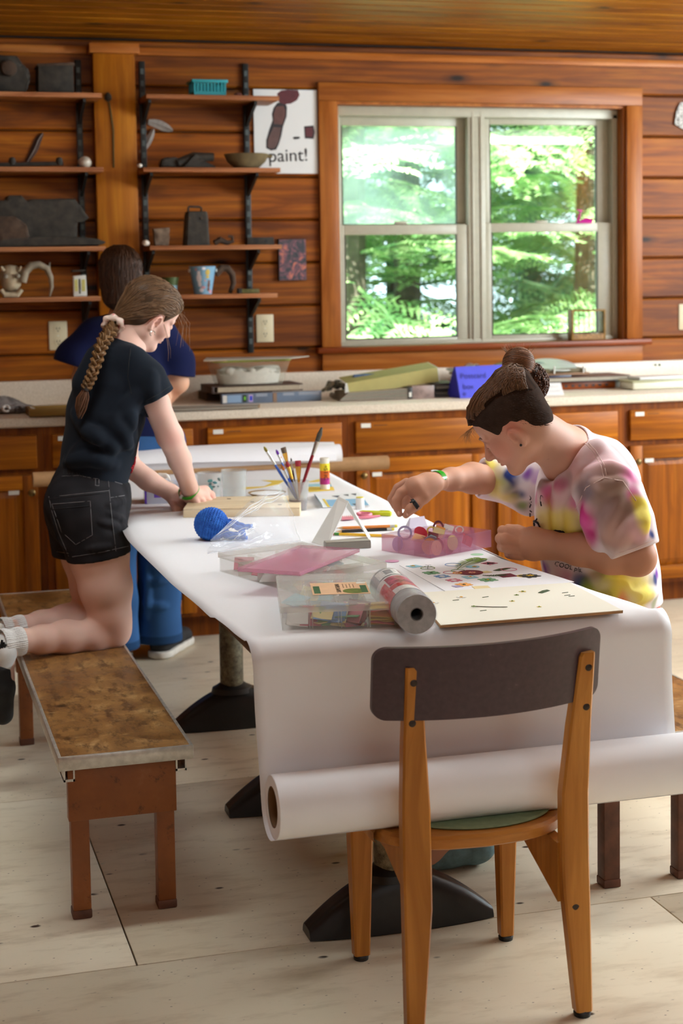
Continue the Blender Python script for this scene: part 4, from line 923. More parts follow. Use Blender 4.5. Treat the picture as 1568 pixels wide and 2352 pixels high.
def bench(x0, x1, y0, y1, zt, lx, ly, label, legm, apron=True):
    t = empty('work_bench', ((x0+x1)/2, (y0+y1)/2, 0), label, 'bench')
    MB().bx(x0+.008, x1-.008, y0+.008, y1-.008, zt-.024, zt-.0015).build('top', M['bench_top'], t, smooth=False)
    for nm, a in (('end', (x0, x1, y0, y0+.009)), ('end', (x0, x1, y1-.009, y1)), ('side', (x0, x0+.009, y0+.009, y1-.009)), ('side', (x1-.009, x1, y0+.009, y1-.009))):
        MB().bx(a[0], a[1], a[2], a[3], zt-.034, zt, .0025).build('metal_edging', M['alu'], t)
    for y in ly:
        s = 1 if y < (y0+y1)/2 else -1
        for x in lx:
            b = MB(); b.bx(x, x+.043, min(y, y+.043*s), max(y, y+.043*s), .02, zt-.034, .004)
            lg = b.build('leg', legm, t)
            b = MB(); b.bx(x-.0015, x+.0445, min(y-.0015*s, y+.0445*s), max(y-.0015*s, y+.0445*s), 0, .022, .004); b.build('foot', M['rust_paint_dark'], lg)
        if apron:
            MB().bx(lx[0]-.005, lx[1]+.048, min(y-.004*s, y+.03*s), max(y-.004*s, y+.03*s), zt-.162, zt-.036, .002).build('apron', legm, t)
    b = MB(); b.bx(x0+.03, x0+.045, min(ly)+.05, max(ly)-.05, zt-.075, zt-.03); b.build('side_rail', legm, t, smooth=False)
    b = MB(); b.bx(x1-.045, x1-.03, min(ly)+.05, max(ly)-.05, zt-.075, zt-.03); b.build('side_rail', legm, t, smooth=False)
    for x in (x0+.014, x1-.04):
        b = MB(); b.bx(x, x+.026, y0+.02, y0+.1, zt-.066, zt-.06); b.bx(x, x+.004, y0+.02, y0+.1, zt-.066, zt-.036); b.bx(x+.022, x+.026, y0+.02, y0+.1, zt-.066, zt-.036)
        b.build('leg_latch', M['alu'], t, smooth=False)
    return t
ZB = .40
bench(.355, .673, 3.665, 5.70, ZB, (.383, .585), (3.69, 5.21), 'long low bench with worn brown top and metal edging, under the kneeling girl', M['rust_paint'])
bench(1.665, 2.03, 3.36, 5.2, ZB+.01, (1.643, 1.842), (3.475, 5.0), 'low bench with worn brown top at the right edge, under the person in tie-dye', M['rust_paint_dark'], False)
# ---------------------------------------------------------------- the long table and the paper over it
ZT = .762
def post_mat():
    t = NT('chipped_grey_post_paint'); n = t.noise(t.coords((1, 1, 1)), 34, 6, .75); n2 = t.noise(t.coords(), 5, 3)
    c = t.ramp(n, [(.36, srgb(58, 50, 36)), (.5, srgb(112, 104, 80)), (.64, srgb(146, 138, 112))])
    return t.out(t.mix(t.ramp(n2, [(.4, 0.), (.6, .5)]), c, srgb(60, 52, 40)), Roughness=.6)
M['post_paint'] = post_mat()
tb = empty('work_table', (1.12, 4.5, 0), 'long table on black T-shaped bases, covered with white paper', 'table')
MB().bx(.70, 1.55, 3.14, 5.86, ZT-.035, ZT-.004, .012).build('tabletop', plain('brown_table_core', (92, 62, 40), .6), tb)
for y in (3.43, 4.30, 5.17):
    xc = 1.102
    MB().tube([(xc-.018, y, .12), (xc-.018, y, ZT-.04)], .039, 24).build('column', M['post_paint'], tb)
    def fn(u, v, y=y, xc=xc):
        s = (u-.5)*2; w = .052*(1-.35*abs(s)**2.2); h = .022+.115*max(0, 1-abs(s)**1.7)
        a = math.pi*v; return V(xc+s*.222, y-math.cos(a)*w, h*min(1, math.sin(a)*1.35)+.002)
    b = MB(); b.sheet(fn, 28, 12)
    n = 13; b.f.append(tuple(range(12, -1, -1))); b.mi.append(0); b.f.append(tuple(28*n+k for k in range(13))); b.mi.append(0)
    bs = b.build('base', M['black_iron'], tb, sharp=60)
    MB().lathe([(.07, .118), (.066, .135), (.05, .143), (.041, .15), (.001, .15)], (xc-.018, y, 0), 28, sx=1, sy=.8).build('collar', M['black_iron'], bs)
M['paper'] = plain('white_roll_paper', (238, 239, 243), .62)
import bisect
def lerp_tab(tab, y):
    ks = [a for a, _ in tab]
    if y <= ks[0]: return tab[0][1]
    if y >= ks[-1]: return tab[-1][1]
    i = bisect.bisect(ks, y); (a, p), (c, q) = tab[i-1], tab[i]; f = (y-a)/(c-a); f = f*f*(3-2*f); return p+(q-p)*f
LE = [(2.9, .700), (3.09, .692), (3.25, .684), (3.49, .673), (3.9, .660), (4.47, .656), (5.2, .70), (5.95, .72)]
RE = [(2.9, 1.634), (3.09, 1.628), (3.19, 1.612), (3.47, 1.580), (3.73, 1.548), (4.1, 1.552), (4.67, 1.580), (5.3, 1.595), (5.95, 1.62)]
RY, RZ, RR = 3.028, .4495, .0635      # axis of the roll lying on the chair
path = []
for i in range(71): path.append((5.95-(5.95-3.155)*i/70, ZT))
for i in range(1, 9):
    a = math.pi/2*i/8; path.append((3.155-.052*math.sin(a), ZT-.052+.052*math.cos(a)))
zb = ZT-.052
for i in range(1, 17):
    f = i/16; path.append((3.103-.0085*f+.012*math.sin(math.pi*f)*(1-f), zb+(RZ-zb)*f))
for i in range(1, 16):
    a = math.pi*.62*i/15; path.append((RY+(RR+.0022-.0014*i/15)*math.cos(a), RZ-(RR+.0022-.0014*i/15)*math.sin(a)))
nP = len(path)-1
def paper(u, v):
    i = min(int(u*nP+1e-6), nP); y, z = path[i]
    yy = y if i <= 70 else 3.09
    l, r = lerp_tab(LE, yy), lerp_tab(RE, yy)
    if i > 70:
        f = min(1, (i-70)/24); l += .012*f; r += .004*f
    x = l+(r-l)*v
    if i <= 70:
        sag = lambda d: -.010*max(0, 1-d/.055)**2
        z += sag(x-l)*(1 if y > 3.4 else .3)+sag(r-x)*.9+.0012*math.sin(x*9+y*3.1)*math.sin(y*4.3+1.)*.5+.0006
    elif i < 96:
        y += .004*math.sin(x*5.2+z*6)
    return V(x, y, z)
pp = MB().sheet(paper, nP, 40).build('paper_sheet', M['paper'], None, label='wide white paper sheet covering the table and hanging down to the near roll', cat='paper')
sol = pp.modifiers.new('thickness', 'SOLIDIFY'); sol.thickness = .0008; sol.offset = 0
M['kraft'] = plain('kraft_cardboard', (168, 128, 86), .75, .12, 30)
M['kraft_dark'] = plain('kraft_core_inside', (124, 88, 54), .8, .15, 20)
rl = empty('paper_roll', (1.17, RY, RZ-RR), 'thick white paper roll lying across the chair seat', 'paper roll')
x0, x1 = .712, 1.64
MB().lathe([(.041, 0), (RR-.001, 0), (RR, .001), (RR, x1-x0-.001), (RR-.001, x1-x0), (.041, x1-x0)], (x0, RY, RZ), 64, (1, 0, 0), False).build('paper_winding', M['paper'], rl)
MB().lathe([(.041, .001), (.041, x1-x0-.001), (.038, x1-x0-.001), (.038, .001), (.041, .001)], (x0, RY, RZ), 48, (1, 0, 0), False).build('cardboard_core', M['kraft_dark'], rl)
# far roll on a kraft core
fr = empty('paper_roll', (1.2, 5.97, ZT), 'white paper roll on a long brown core at the far end of the table', 'paper roll')
yr = 5.99; zr = .803
MB().lathe([(.022, 0), (.041, 0), (.041, .96), (.022, .96)], (.745, yr, zr), 40, (1, 0, 0), False).build('paper_winding', M['paper'], fr)
xa, xb = K(75, 1113, yr).x, K(888, 1075, yr).x
kz = K(888, 1075, yr).z
MB().lathe([(.018, 0), (.0275, 0), (.0275, xb-xa), (.018, xb-xa)], (xa, yr-.012, .765), 32, (1, 0, 0), False).build('kraft_core', M['kraft'], fr)
def flap(u, v):
    x = .735+(1.695-.735)*v; a = u*3.2
    return V(x-.02*u, yr+.05-.105*u-.012*math.sin(3*u), zr+.044-.05*u*u+.012*math.sin(v*3+u))
MB().sheet(flap, 14, 12, .0008).build('loose_flap', M['paper'], fr)
# ---------------------------------------------------------------- the chair
M['chair_wood'] = wood('honey_beech_chair', (152, 94, 30), (186, 124, 52), (204, 144, 70), 'z', .32, 0, .7, .06)
M['chair_seat'] = wood('honey_beech_seat', (156, 98, 40), (190, 128, 60), (206, 150, 84), 'x', .32, 0, .7, .06)
def back_mat():
    t = NT('brown_backrest_laminate'); n = t.noise(t.coords(), 90, 2)
    return t.out(t.ramp(n, [(.3, srgb(62, 43, 48)), (.72, srgb(72, 52, 57)), (.8, srgb(90, 72, 74))]), Roughness=.42)
M['chair_back'] = back_mat()
M['screw'] = plain('dark_screw', (58, 48, 42), .35, Metallic=.6)
M['glide'] = plain('black_glide', (20, 18, 17), .5)
ch = empty('dining_chair', (1.12, 3.08, 0), 'honey wooden chair with curved dark brown backrest, standing at the near end of the table', 'chair')
def loft(rows, mat, nm, par, ch_=.004):
    b = MB(); 
    for i, (x0, x1, y0, y1, z) in enumerate(rows):
        b.v += [V(x0+ch_, y0, z), V(x1-ch_, y0, z), V(x1, y0+ch_, z), V(x1, y1-ch_, z), V(x1-ch_, y1, z), V(x0+ch_, y1, z), V(x0, y1-ch_, z), V(x0, y0+ch_, z)]
        if i:
            a = 8*(i-1); b.f += [(a+k, a+(k+1) % 8, a+8+(k+1) % 8, a+8+k) for k in range(8)]; b.mi += [0]*8
    n = len(rows); b.f += [tuple(range(7, -1, -1)), tuple(8*(n-1)+k for k in range(8))]; b.mi += [0, 0]
    return b.build(nm, mat, par, sharp=30)
def rear(xs, s):
    rows = []
    for z, w, y in ((.012, .035, 2.868), (.26, .058, 2.878), (.32, .059, 2.882), (.46, .058, 2.884), (.6, .046, 2.872), (.745, .033, 2.852), (.752, .028, 2.853)):
        outer = xs
        a, c = (outer, outer+w) if s < 0 else (outer-w, outer)
        d = .03 if z < .7 else .027
        rows.append((a, c, y, y+d, z))
    return loft(rows, M['chair_wood'], 'rear_leg', ch)
for s, xs in ((-1, .937), (1, 1.331)):
    lg = rear(xs, s)
    xm = xs+.018*(-s)
    MB().lathe([(.017, 0), (.018, .008), (.015, .013)], (xm, 2.883, 0), 16).build('glide', M['glide'], lg)
    for z in (.64, .722):
        yy = 2.872-(z-.6)*.138+.0005
        MB().lathe([(.0075, 0), (.0072, .0012), (.004, .0022), (.0005, .0024)], (xs-s*(.016 if s < 0 else .014), yy, z), 14, (0, -1, 0)).build('screw', M['screw'], lg)
    if s > 0: MB().lathe([(.0095, 0), (.009, .001), (.0005, .0014)], (xs-.034, 2.8778, .226), 16, (0, -1, 0)).build('bolt', M['screw'], lg)
for x, w in ((.937, .052), (1.282, .045)):
    lg = loft([(x+w*.18, x+w*.86, 3.262, 3.292, .012), (x, x+w*1.05, 3.252, 3.3, .36)], M['chair_wood'], 'front_leg', ch)
    MB().lathe([(.016, 0), (.017, .008), (.014, .013)], (x+w*.52, 3.277, 0), 16).build('glide', M['glide'], lg)
# seat: rounded plan
pl = []
for k in range(64):
    a = 2*math.pi*k/64; ca, sa = math.cos(a), math.sin(a); e = .42
    pl.append((1.127+.213*math.copysign(abs(ca)**e, ca), 3.115+.205*math.copysign(abs(sa)**e, sa)*(1 if sa > 0 else (1-.0*abs(ca)))))
pl = [(x, y if y > 3.0 else 2.918+(y-2.91)*1.0+.05*((x-1.127)/.213)**2) for x, y in pl]
b = MB()
rr = [(1-.03, .357), (1., .361), (1., .379), (.97, .385)]; nv = len(pl)
for f, z in rr: b.v += [V(1.127+(x-1.127)*f, 3.115+(y-3.115)*f, z) for x, y in pl]
b.f = [(i*nv+k, i*nv+(k+1) % nv, (i+1)*nv+(k+1) % nv, (i+1)*nv+k) for i in range(3) for k in range(nv)]+[tuple(range(nv-1, -1, -1)), tuple(3*nv+k for k in range(nv))]; b.mi = [0]*len(b.f)
b.build('seat', M['chair_seat'], ch, sharp=25)
for x in (.966, 1.268):
    MB().prism([(2.9, .357), (3.262, .357), (3.262, .325), (3.1, .312), (2.9, .235)], (x, 0, 0), (0, 1, 0), (0, 0, 1), .024).build('side_rail', M['chair_wood'], ch, smooth=False)
MB().bx(.985, 1.285, 3.262, 3.284, .31, .357, .003).build('front_rail', M['chair_wood'], ch)
# curved backrest with rounded corners
def back_panel():
    W2, H2, r = .2375, .073, .026; b = MB(); out = []
    for cx, cz_, a0 in ((W2-r, H2-r, 0), (-(W2-r), H2-r, 90), (-(W2-r), -(H2-r), 180), (W2-r, -(H2-r), 270)):
        for k in range(9): a = D(a0+90*k/8); out.append((cx+r*math.cos(a), cz_+r*math.sin(a)))
    bm = bmesh.new(); bmv = [bm.verts.new((x, 0, z)) for x, z in out]; f = bm.faces.new(bmv)
    for i in range(-11, 12):
        bmesh.ops.bisect_plane(bm, geom=bm.verts[:]+bm.edges[:]+bm.faces[:], plane_co=(i*.02, 0, 0), plane_no=(1, 0, 0))
    g = bmesh.ops.extrude_face_region(bm, geom=bm.faces[:])
    for v in g['geom']:
        if isinstance(v, bmesh.types.BMVert): v.co.y += .013
    bmesh.ops.recalc_face_normals(bm, faces=bm.faces[:])
    for v in bm.verts:
        x, y, z = v.co; bow = .068*(1-(x/W2)**2)
        v.co = V(1.118+x, 2.921-bow*.9-(z-.0)*.13+y-.032, .721+z+.004*(x/W2))
    me = bpy.data.meshes.new('backrest'); bm.to_mesh(me); bm.free(); me.shade_smooth(); me.set_sharp_from_angle(angle=D(40))
    return me
o = link('backrest', back_panel(), M['chair_back'], ch)
pad = MB().lathe([(.16, 0), (.165, .003), (.16, .006), (.001, .006)], (1.15, 3.06, .3855), 40, sx=1., sy=.72).build('seat_mat', plain('sage_green_felt', (120, 136, 104), .9, .1, 80), None, label='flat sage green mat on the chair seat under the paper roll', cat='mat')
# ---------------------------------------------------------------- things on the table
ZP = ZT+.0016
def plast(name, rgb, alpha, rough=.25, var=0, ior=1.35, spec=.5):
    t = NT(name); c = srgb(*rgb)
    if var:
        n = t.noise(t.coords(), 14, 4); c = t.ramp(n, [(.3, tuple(x*(1-var) for x in c[:3])+(1,)), (.7, c)])
    return t.out(c, Roughness=rough, Alpha=alpha, **{'Specular IOR Level': spec})
M['clear'] = plast('clear_polypropylene', (238, 238, 228), .13, .18)
M['clear_edge'] = plast('clear_plastic_edge', (244, 244, 238), .3, .2)
M['cloudy'] = plast('scuffed_clear_lid', (240, 241, 236), .28, .2, .1)
M['pinkp'] = plast('pink_translucent_plastic', (232, 164, 196), .3, .25)
M['pinkl'] = plast('pink_translucent_lid', (232, 160, 190), .4, .3, .1)
def card(name, rgb): return plain(name, rgb, .65)
PC = [card('card_'+n, c) for n, c in (('blue', (112, 150, 196)), ('pink', (210, 120, 142)), ('cream', (232, 214, 160)), ('peach', (240, 186, 146)), ('orange', (240, 170, 90)), ('lavender', (170, 160, 196)), ('red', (196, 40, 64)), ('maroon', (112, 28, 48)), ('yellow', (226, 196, 76)), ('green', (110, 160, 120)), ('white', (234, 234, 232)), ('coral', (232, 104, 112)), ('sky', (150, 200, 214)))]
CN = {n: PC[i] for i, n in enumerate(('blue', 'pink', 'cream', 'peach', 'orange', 'lavender', 'red', 'maroon', 'yellow', 'green', 'white', 'coral', 'sky'))}
class Fr:                # a frame on the table: origin, u (length), v (depth)
    def __init__(s, o, u, w=None, z=ZP):
        s.o = Vector((o[0], o[1], z)); s.u = Vector((u[0], u[1], 0)).normalized(); s.v = Vector((-s.u.y, s.u.x, 0))
        s.r = Matrix((s.u, s.v, (0, 0, 1))).transposed()
    def p(s, a, b, c=0.): return s.o+s.u*a+s.v*b+Vector((0, 0, c))
    def box(s, b, x0, x1, y0, y1, z0, z1, ch=0.):
        b.box(s.p((x0+x1)/2, (y0+y1)/2, (z0+z1)/2), (x1-x0, y1-y0, z1-z0), s.r, ch); return b
def storage_box(fr, L, Wd, H, nx, ny, label, lid_mat, fill):
    t = empty('storage_box', fr.p(L/2, Wd/2), label, 'storage box'); w = .002
    b = MB(); fr.box(b, 0, L, 0, Wd, 0, w)
    for a in ((0, L, 0, w), (0, L, Wd-w, Wd), (0, w, w, Wd-w), (L-w, L, w, Wd-w)): fr.box(b, a[0], a[1], a[2], a[3], w, H-.012)
    b.build('tray', M['clear'], t, smooth=False)
    for i in range(1, nx): fr.box(MB(), L*i/nx-.004, L*i/nx-.002, w, Wd-w, w, H-.014).build('divider', M['clear_edge'], t, smooth=False); 
    for i in range(1, nx): fr.box(MB(), L*i/nx+.002, L*i/nx+.004, w, Wd-w, w, H-.014).build('divider', M['clear_edge'], t, smooth=False)
    for j in range(1, ny): fr.box(MB(), w, L-w, Wd*j/ny-.001, Wd*j/ny+.001, w, H-.014).build('divider', M['clear'], t, smooth=False)
    l = MB(); fr.box(l, -.003, L+.003, -.003, Wd+.003, H-.0025, H, .001)
    ld = l.build('lid', lid_mat, t)
    l = MB()
    for a in ((-.003, L+.003, -.003, -.001), (-.003, L+.003, Wd+.001, Wd+.003), (-.003, -.001, -.001, Wd+.001), (L+.001, L+.003, -.001, Wd+.001)): fr.box(l, a[0], a[1], a[2], a[3], H-.015, H-.0026)
    l.build('lid_rim', M['clear_edge'], ld, smooth=False)
    for (a, bb, z, sx, sy, rz, mat) in fill:
        q = MB(); q.box(fr.p(a, bb, z), (sx, sy, .0016), fr.r @ rotz(rz) @ Matrix.Rotation(D(random.uniform(-4, 62) if z < .034 else random.uniform(-9, 9)), 3, 'X') @ Matrix.Rotation(D(random.uniform(-9, 9)), 3, 'Y')); o_ = q.build('paper_piece', mat, t, smooth=False); lo_ = o_.location.z-max(abs(v.co.z) for v in o_.data.vertices)+t.location.z; o_.location.z += max(0, fr.o.z+.003-lo_)
    return t, ld
# near box
A, B = KZ(648, 1449, ZP), KZ(913, 1441, ZP); L = (B-A).length
f1 = Fr(A, B-A); H1 = .053
C_ = KZ(618, 1322, ZP+H1); Wd = abs((C_-A).dot(f1.v))
fill = []
for k in range(9): fill.append((L*(.14+.22*(k % 3)/2), .03+.02*(k % 2), .006+.003*k, .045, .04, rnd(-30, 30), [CN['white'], CN['pink'], CN['cream']][k % 3]))
for k in range(8): fill.append((L*.42+rnd(-.01, .01), .03, .008+.0035*k, .06, .045, rnd(-25, 25), [CN['blue'], CN['cream'], CN['green'], CN['blue']][k % 4]))
for k in range(9): fill.append((L*.63+rnd(-.01, .01), .03, .008+.003*k, .05, .05, rnd(-40, 40), [CN['green'], CN['blue'], CN['pink'], CN['maroon'], CN['cream']][k % 5]))
for k in range(9): fill.append((L*.87, .032, .005+.0042*k, .052, .05, rnd(-4, 4), [CN['yellow'], CN['orange'], CN['coral'], CN['yellow'], CN['yellow']][k % 5]))
for k in range(14): fill.append((rnd(.03, L-.03), rnd(.1, Wd-.03), rnd(.008, .03), .045, .05, rnd(-45, 45), [CN['white'], CN['lavender'], CN['sky'], CN['cream'], CN['green']][k % 5]))
t1, ld1 = storage_box(f1, L, Wd, H1, 4, 3, 'clear compartment box with an orange label, beside the grey plastic roll', M['cloudy'], fill)
# its label: PAPER SHAPES, read from the far side
lx, ly, lw, lh = L*.29, Wd*.30, .125, .13
lb = MB(); f1.box(lb, lx, lx+lw, ly, ly+lh, H1, H1+.0006); lab = lb.build('label', plain('peach_label', (226, 184, 146), .5, .08, 20), ld1, smooth=False)
for a, nm in ((lx+.004, 'green_band'), (lx+lw-.018, 'green_band')): 
    q = MB(); f1.box(q, a, a+.014, ly+.012, ly+lh*.7, H1+.0004, H1+.001); q.build(nm, plain('label_green', (52, 96, 60), .5), lab, smooth=False)
for nm, c, ang, txt, sz in (('lettering', (lx+lw*.46, ly+lh*.5), 0, 'PAPER SHAPES', .0138),):
    R3 = Matrix((-f1.v, f1.u, (0, 0, 1))).transposed()
    text_part(txt, f1.p(c[0], c[1], H1+.0008), sz, M['ink'], R3, lab, extr=.0002, sx=1.05)
for i in range(4):
    q = MB(); f1.box(q, lx+lw*.56+i*.0075, lx+lw*.56+i*.0075+.0016, ly+lh*.52, ly+lh*(.86-.05*(i % 2)), H1+.0004, H1+.0009); q.build('small_print', plain('label_small_print', (120, 84, 60), .6), lab, smooth=False)
q = MB(); q.lathe([(.026, 0), (.026, .0005), (.001, .0006)], f1.p(lx+lw*.74, ly+lh*.24, H1+.0004), 28, sx=1, sy=1); q.build('green_oval', plain('label_oval_green', (98, 112, 40), .5, .5, 60), lab)
q = MB(); f1.box(q, lx+lw*.82, lx+lw*.98, ly+lh*.86, ly+lh*.98, H1+.0004, H1+.0009); q.build('barcode', plain('barcode_white', (224, 222, 216), .5), lab, smooth=False)
# far box, turned
Bk, Rt, Lf = KZ(693, 1244, ZP+.05), KZ(884, 1291, ZP+.05), KZ(514, 1270, ZP+.05)
u = (Rt-Bk); L2 = u.length; f2 = Fr(Lf, u); W2 = abs((Bk-Lf).dot(f2.v)) ; W2 = max(.16, min(.3, W2))
f2 = Fr(Vector((Bk.x, Bk.y))-f2.v.to_2d()*W2, u)
fill = [(rnd(.02, L2-.02), rnd(.02, W2-.02), rnd(.006, .03), .05, .04, rnd(-60, 60), random.choice([CN['sky'], CN['pink'], CN['cream'], CN['white'], CN['coral'], CN['green'], CN['lavender']])) for k in range(22)]
fill += [(L2-.03, .03+k*.02, .008+.003*k, .04, .03, rnd(-20, 20), CN['coral' if k % 2 else 'peach']) for k in range(6)]
t2, ld2 = storage_box(f2, L2, W2, .05, 4, 3, 'clear compartment box turned askew under the pink lid', M['cloudy'], fill)
# pink lid on top
zl = ZP+.0535
a_, b_, c_ = KZ(536, 1316, zl), KZ(690, 1322, zl+.001), KZ(826, 1268, zl)
u = b_-a_; fl_ = Fr(a_, c_-b_, z=zl); Lp = (c_-b_).length; 
fl_ = Fr(b_, c_-b_, z=zl); Wp = min(.2, abs((a_-b_).dot(fl_.v)))
o = empty('box_lid', fl_.p(Lp/2, Wp/2), 'translucent pink plastic lid lying askew on the clear boxes', 'lid')
b = MB(); fl_.box(b, 0, Lp, 0, Wp, 0, .0018, .0006); b.build('plate', M['pinkl'], o)
b = MB()
for a in ((0, Lp, 0, .002), (0, Lp, Wp-.002, Wp), (0, .002, .002, Wp-.002), (Lp-.002, Lp, .002, Wp-.002)): fl_.box(b, a[0], a[1], a[2], a[3], .0018, .009)
b.build('rim', M['pinkp'], o, smooth=False)
# contact paper roll in film
n_, f_ = KZ(957, 1411, ZP+.0425), KZ(890, 1346, ZP+.0425); ax = (n_-f_).normalized(); RL = (n_-f_).length
o = empty('contact_paper_roll', (n_+f_)/2-V(0, 0, .0425), 'grey roll of clear plastic film with a printed red wrapper, beside the clear box', 'plastic roll')
M['film_grey'] = plain('wound_plastic_film', (178, 180, 180), .22, .15, 60)
MB().lathe([(.014, 0), (.0405, 0), (.0415, .002), (.0415, RL-.002), (.0405, RL), (.014, RL), (.014, 0)], f_, 48, ax, False).build('winding', M['film_grey'], o)
MB().lathe([(.0138, .003), (.0138, RL-.0005), (.012, RL-.0005), (.012, .003), (.0138, .003)], f_, 32, ax, False).build('core', plain('grey_core', (112, 112, 112), .7), o)
def wrap(u0, u1, a0, a1, rad, mat, nm, par):
    e1 = V(0, 0, 1); e2 = ax.cross(e1).normalized()
    def fn(u, v):
        a = D(a0+(a1-a0)*v); return f_+ax*(RL*(u0+(u1-u0)*u))+(e1*math.cos(a)+e2*math.sin(a))*rad
    return MB().sheet(fn, 6, 18, .0004).build(nm, mat, par)
wr = wrap(.28, .78, -75, 115, .0421, plain('wrapper_white', (222, 218, 216), .3), 'wrapper', o)
wrap(.32, .55, -60, 40, .0425, plain('wrapper_floral', (176, 70, 96), .3, .8, 46), 'printed_flowers', wr)
wrap(.56, .66, -70, 110, .0425, plain('wrapper_red', (196, 70, 76), .3), 'red_band', wr)
wrap(.40, .78, 45, 112, .0424, plain('wrapper_rose', (206, 110, 112), .3, .2, 30), 'rose_panel', wr)
wrap(.06, .26, -20, 50, .0424, plain('barcode_tag', (228, 228, 226), .4), 'barcode_tag', wr)
for k in range(7): wrap(.09+.02*k, .097+.02*k, 0, 24, .0427, M['ink'], 'barcode_bar', wr)
M['bagfilm'] = plast('crinkled_clear_film', (236, 240, 246), .16, .06, 0, spec=.9)
def cr(u, v):
    e1 = V(0, 0, 1); e2 = ax.cross(e1).normalized(); a = 2*math.pi*v
    rr = .0432+.0012*math.sin(9*a+u*14)*math.sin(u*21+3*a)
    return f_+ax*(RL*(1.005*u))+(e1*math.cos(a)+e2*math.sin(a))*rr
MB().sheet(cr, 26, 40).build('clear_film', M['bagfilm'], o)
# pink organiser
f3 = Fr(KZ(988, 1283, ZP), KZ(1128, 1256, ZP)-KZ(988, 1283, ZP)); L3 = (KZ(1128, 1256, ZP)-KZ(988, 1283, ZP)).length
W3 = abs((KZ(849, 1270, ZP)-f3.o).dot(f3.v)); W3 = min(max(W3, .15), .24); H3 = .046
o = empty('bead_organizer', f3.p(L3/2, W3/2), 'open translucent pink compartment box full of paper shapes', 'organizer box'); pink = o; w = .0016
b = MB(); f3.box(b, 0, L3, 0, W3, 0, w)
for a in ((0, L3, 0, w), (0, L3, W3-w, W3), (0, w, w, W3-w), (L3-w, L3, w, W3-w)): f3.box(b, a[0], a[1], a[2], a[3], w, H3)
b.build('tray', M['pinkp'], o, smooth=False)
for i in range(1, 4): f3.box(MB(), L3*i/4-.0008, L3*i/4+.0008, w, W3-w, w, H3-.004).build('divider', M['pinkp'], o, smooth=False)
for j in range(1, 3): f3.box(MB(), w, L3-w, W3*j/3-.0008, W3*j/3+.0008, w, H3-.004).build('divider', M['pinkp'], o, smooth=False)
def disc(a, b_, z, r, col, tilt, az, nm='paper_disc', ring=False, sq=False):
    nrm = f3.r @ V(math.sin(D(tilt))*math.cos(D(az)), math.sin(D(tilt))*math.sin(D(az)), math.cos(D(tilt)))
    q = MB(); c = f3.p(a, b_, z)
    if sq: 
        qq = V(0, 0, 1).rotation_difference(nrm).to_matrix(); q.box(c, (r*1.7, r*1.7, .0012), qq @ rotz(az))
    elif ring: q.lathe([(r*.72, 0), (r, 0), (r, .0014), (r*.72, .0014), (r*.72, 0)], c, 28, nrm, False)
    else: q.lathe([(r, 0), (r, .0012)], c, 26, nrm)
    x = q.build('paper_ring' if ring else ('paper_square' if sq else nm), col, None, smooth=False)
    return x
shape_n = [0]
lbl = ['peach paper disc standing at the front corner of the pink box', 'orange paper disc behind the front peach one, pink box', 'lavender paper disc leaning in the near compartment of the pink box', 'pale pink paper disc beside the lavender one, pink box', 'second peach paper disc, against the front right wall of the pink box', 'cream paper disc standing in the middle of the pink box front', 'dusky pink disc deep in the left corner of the pink box', 'rose paper disc low in the middle compartment of the pink box', 'coral square card near the right end of the pink box', 'orange square card on top at the back of the pink box', 'cream square card beside the orange one, pink box', 'red paper disc on top at the back left of the pink box', 'maroon paper ring arching over the back of the pink box', 'lavender paper ring at the left back of the pink box', 'yellow paper ring in the back middle of the pink box', 'pale blue paper scrap on top of the discs, pink box', 'dark maroon square card in the middle of the pink box', 'white paper strip curled at the right end of the pink box', 'peach square card in the left middle compartment of the pink box', 'second coral square card behind the first, pink box', 'pale grey card at the back right of the pink box']
spec = [(.028, .03, .024, .021, 'peach', 86, 200), (.034, .034, .025, .021, 'orange', 84, 200), (.045, .038, .027, .022, 'lavender', 80, 205), (.052, .026, .024, .021, 'pink', 82, 205), (.036, .012, .022, .02, 'peach', 84, 270), (.098, .012, .028, .02, 'cream', 82, 268), (.012, .13, .022, .02, 'lavender', 82, 180), (.085, .02, .018, .021, 'pink', 60, 260), (.165, .014, .023, .015, 'coral', 86, 270),
        (.145, .1, .045, .016, 'orange', 55, 250), (.128, .09, .043, .018, 'cream', 45, 240), (.085, .115, .045, .019, 'red', 52, 250), (.17, .13, .045, .022, 'maroon', 82, 270), (.06, .15, .044, .02, 'lavender', 70, 230), (.128, .115, .044, .014, 'yellow', 60, 240), (.055, .05, .042, .013, 'sky', 25, 200), (.075, .06, .044, .016, 'maroon', 35, 250), (.19, .07, .045, .012, 'white', 50, 220), (.05, .09, .038, .018, 'peach', 30, 230), (.172, .03, .024, .015, 'coral', 80, 268), (.2, .12, .042, .016, 'white', 40, 240)]
ringi, sqi = {12, 13, 14, 17}, {8, 9, 10, 15, 16, 18, 19, 20}
for i, (a, b_, z, r, c, ti, az) in enumerate(spec):
    if a > L3-.01: a = L3-.02
    if b_ > W3-.02: b_ = W3-.025
    x = disc(a, b_, z, r, CN[c], ti, az, ring=i in ringi, sq=i in sqi); tag(x, lbl[i], 'paper shape', 'paper shapes in the pink box')
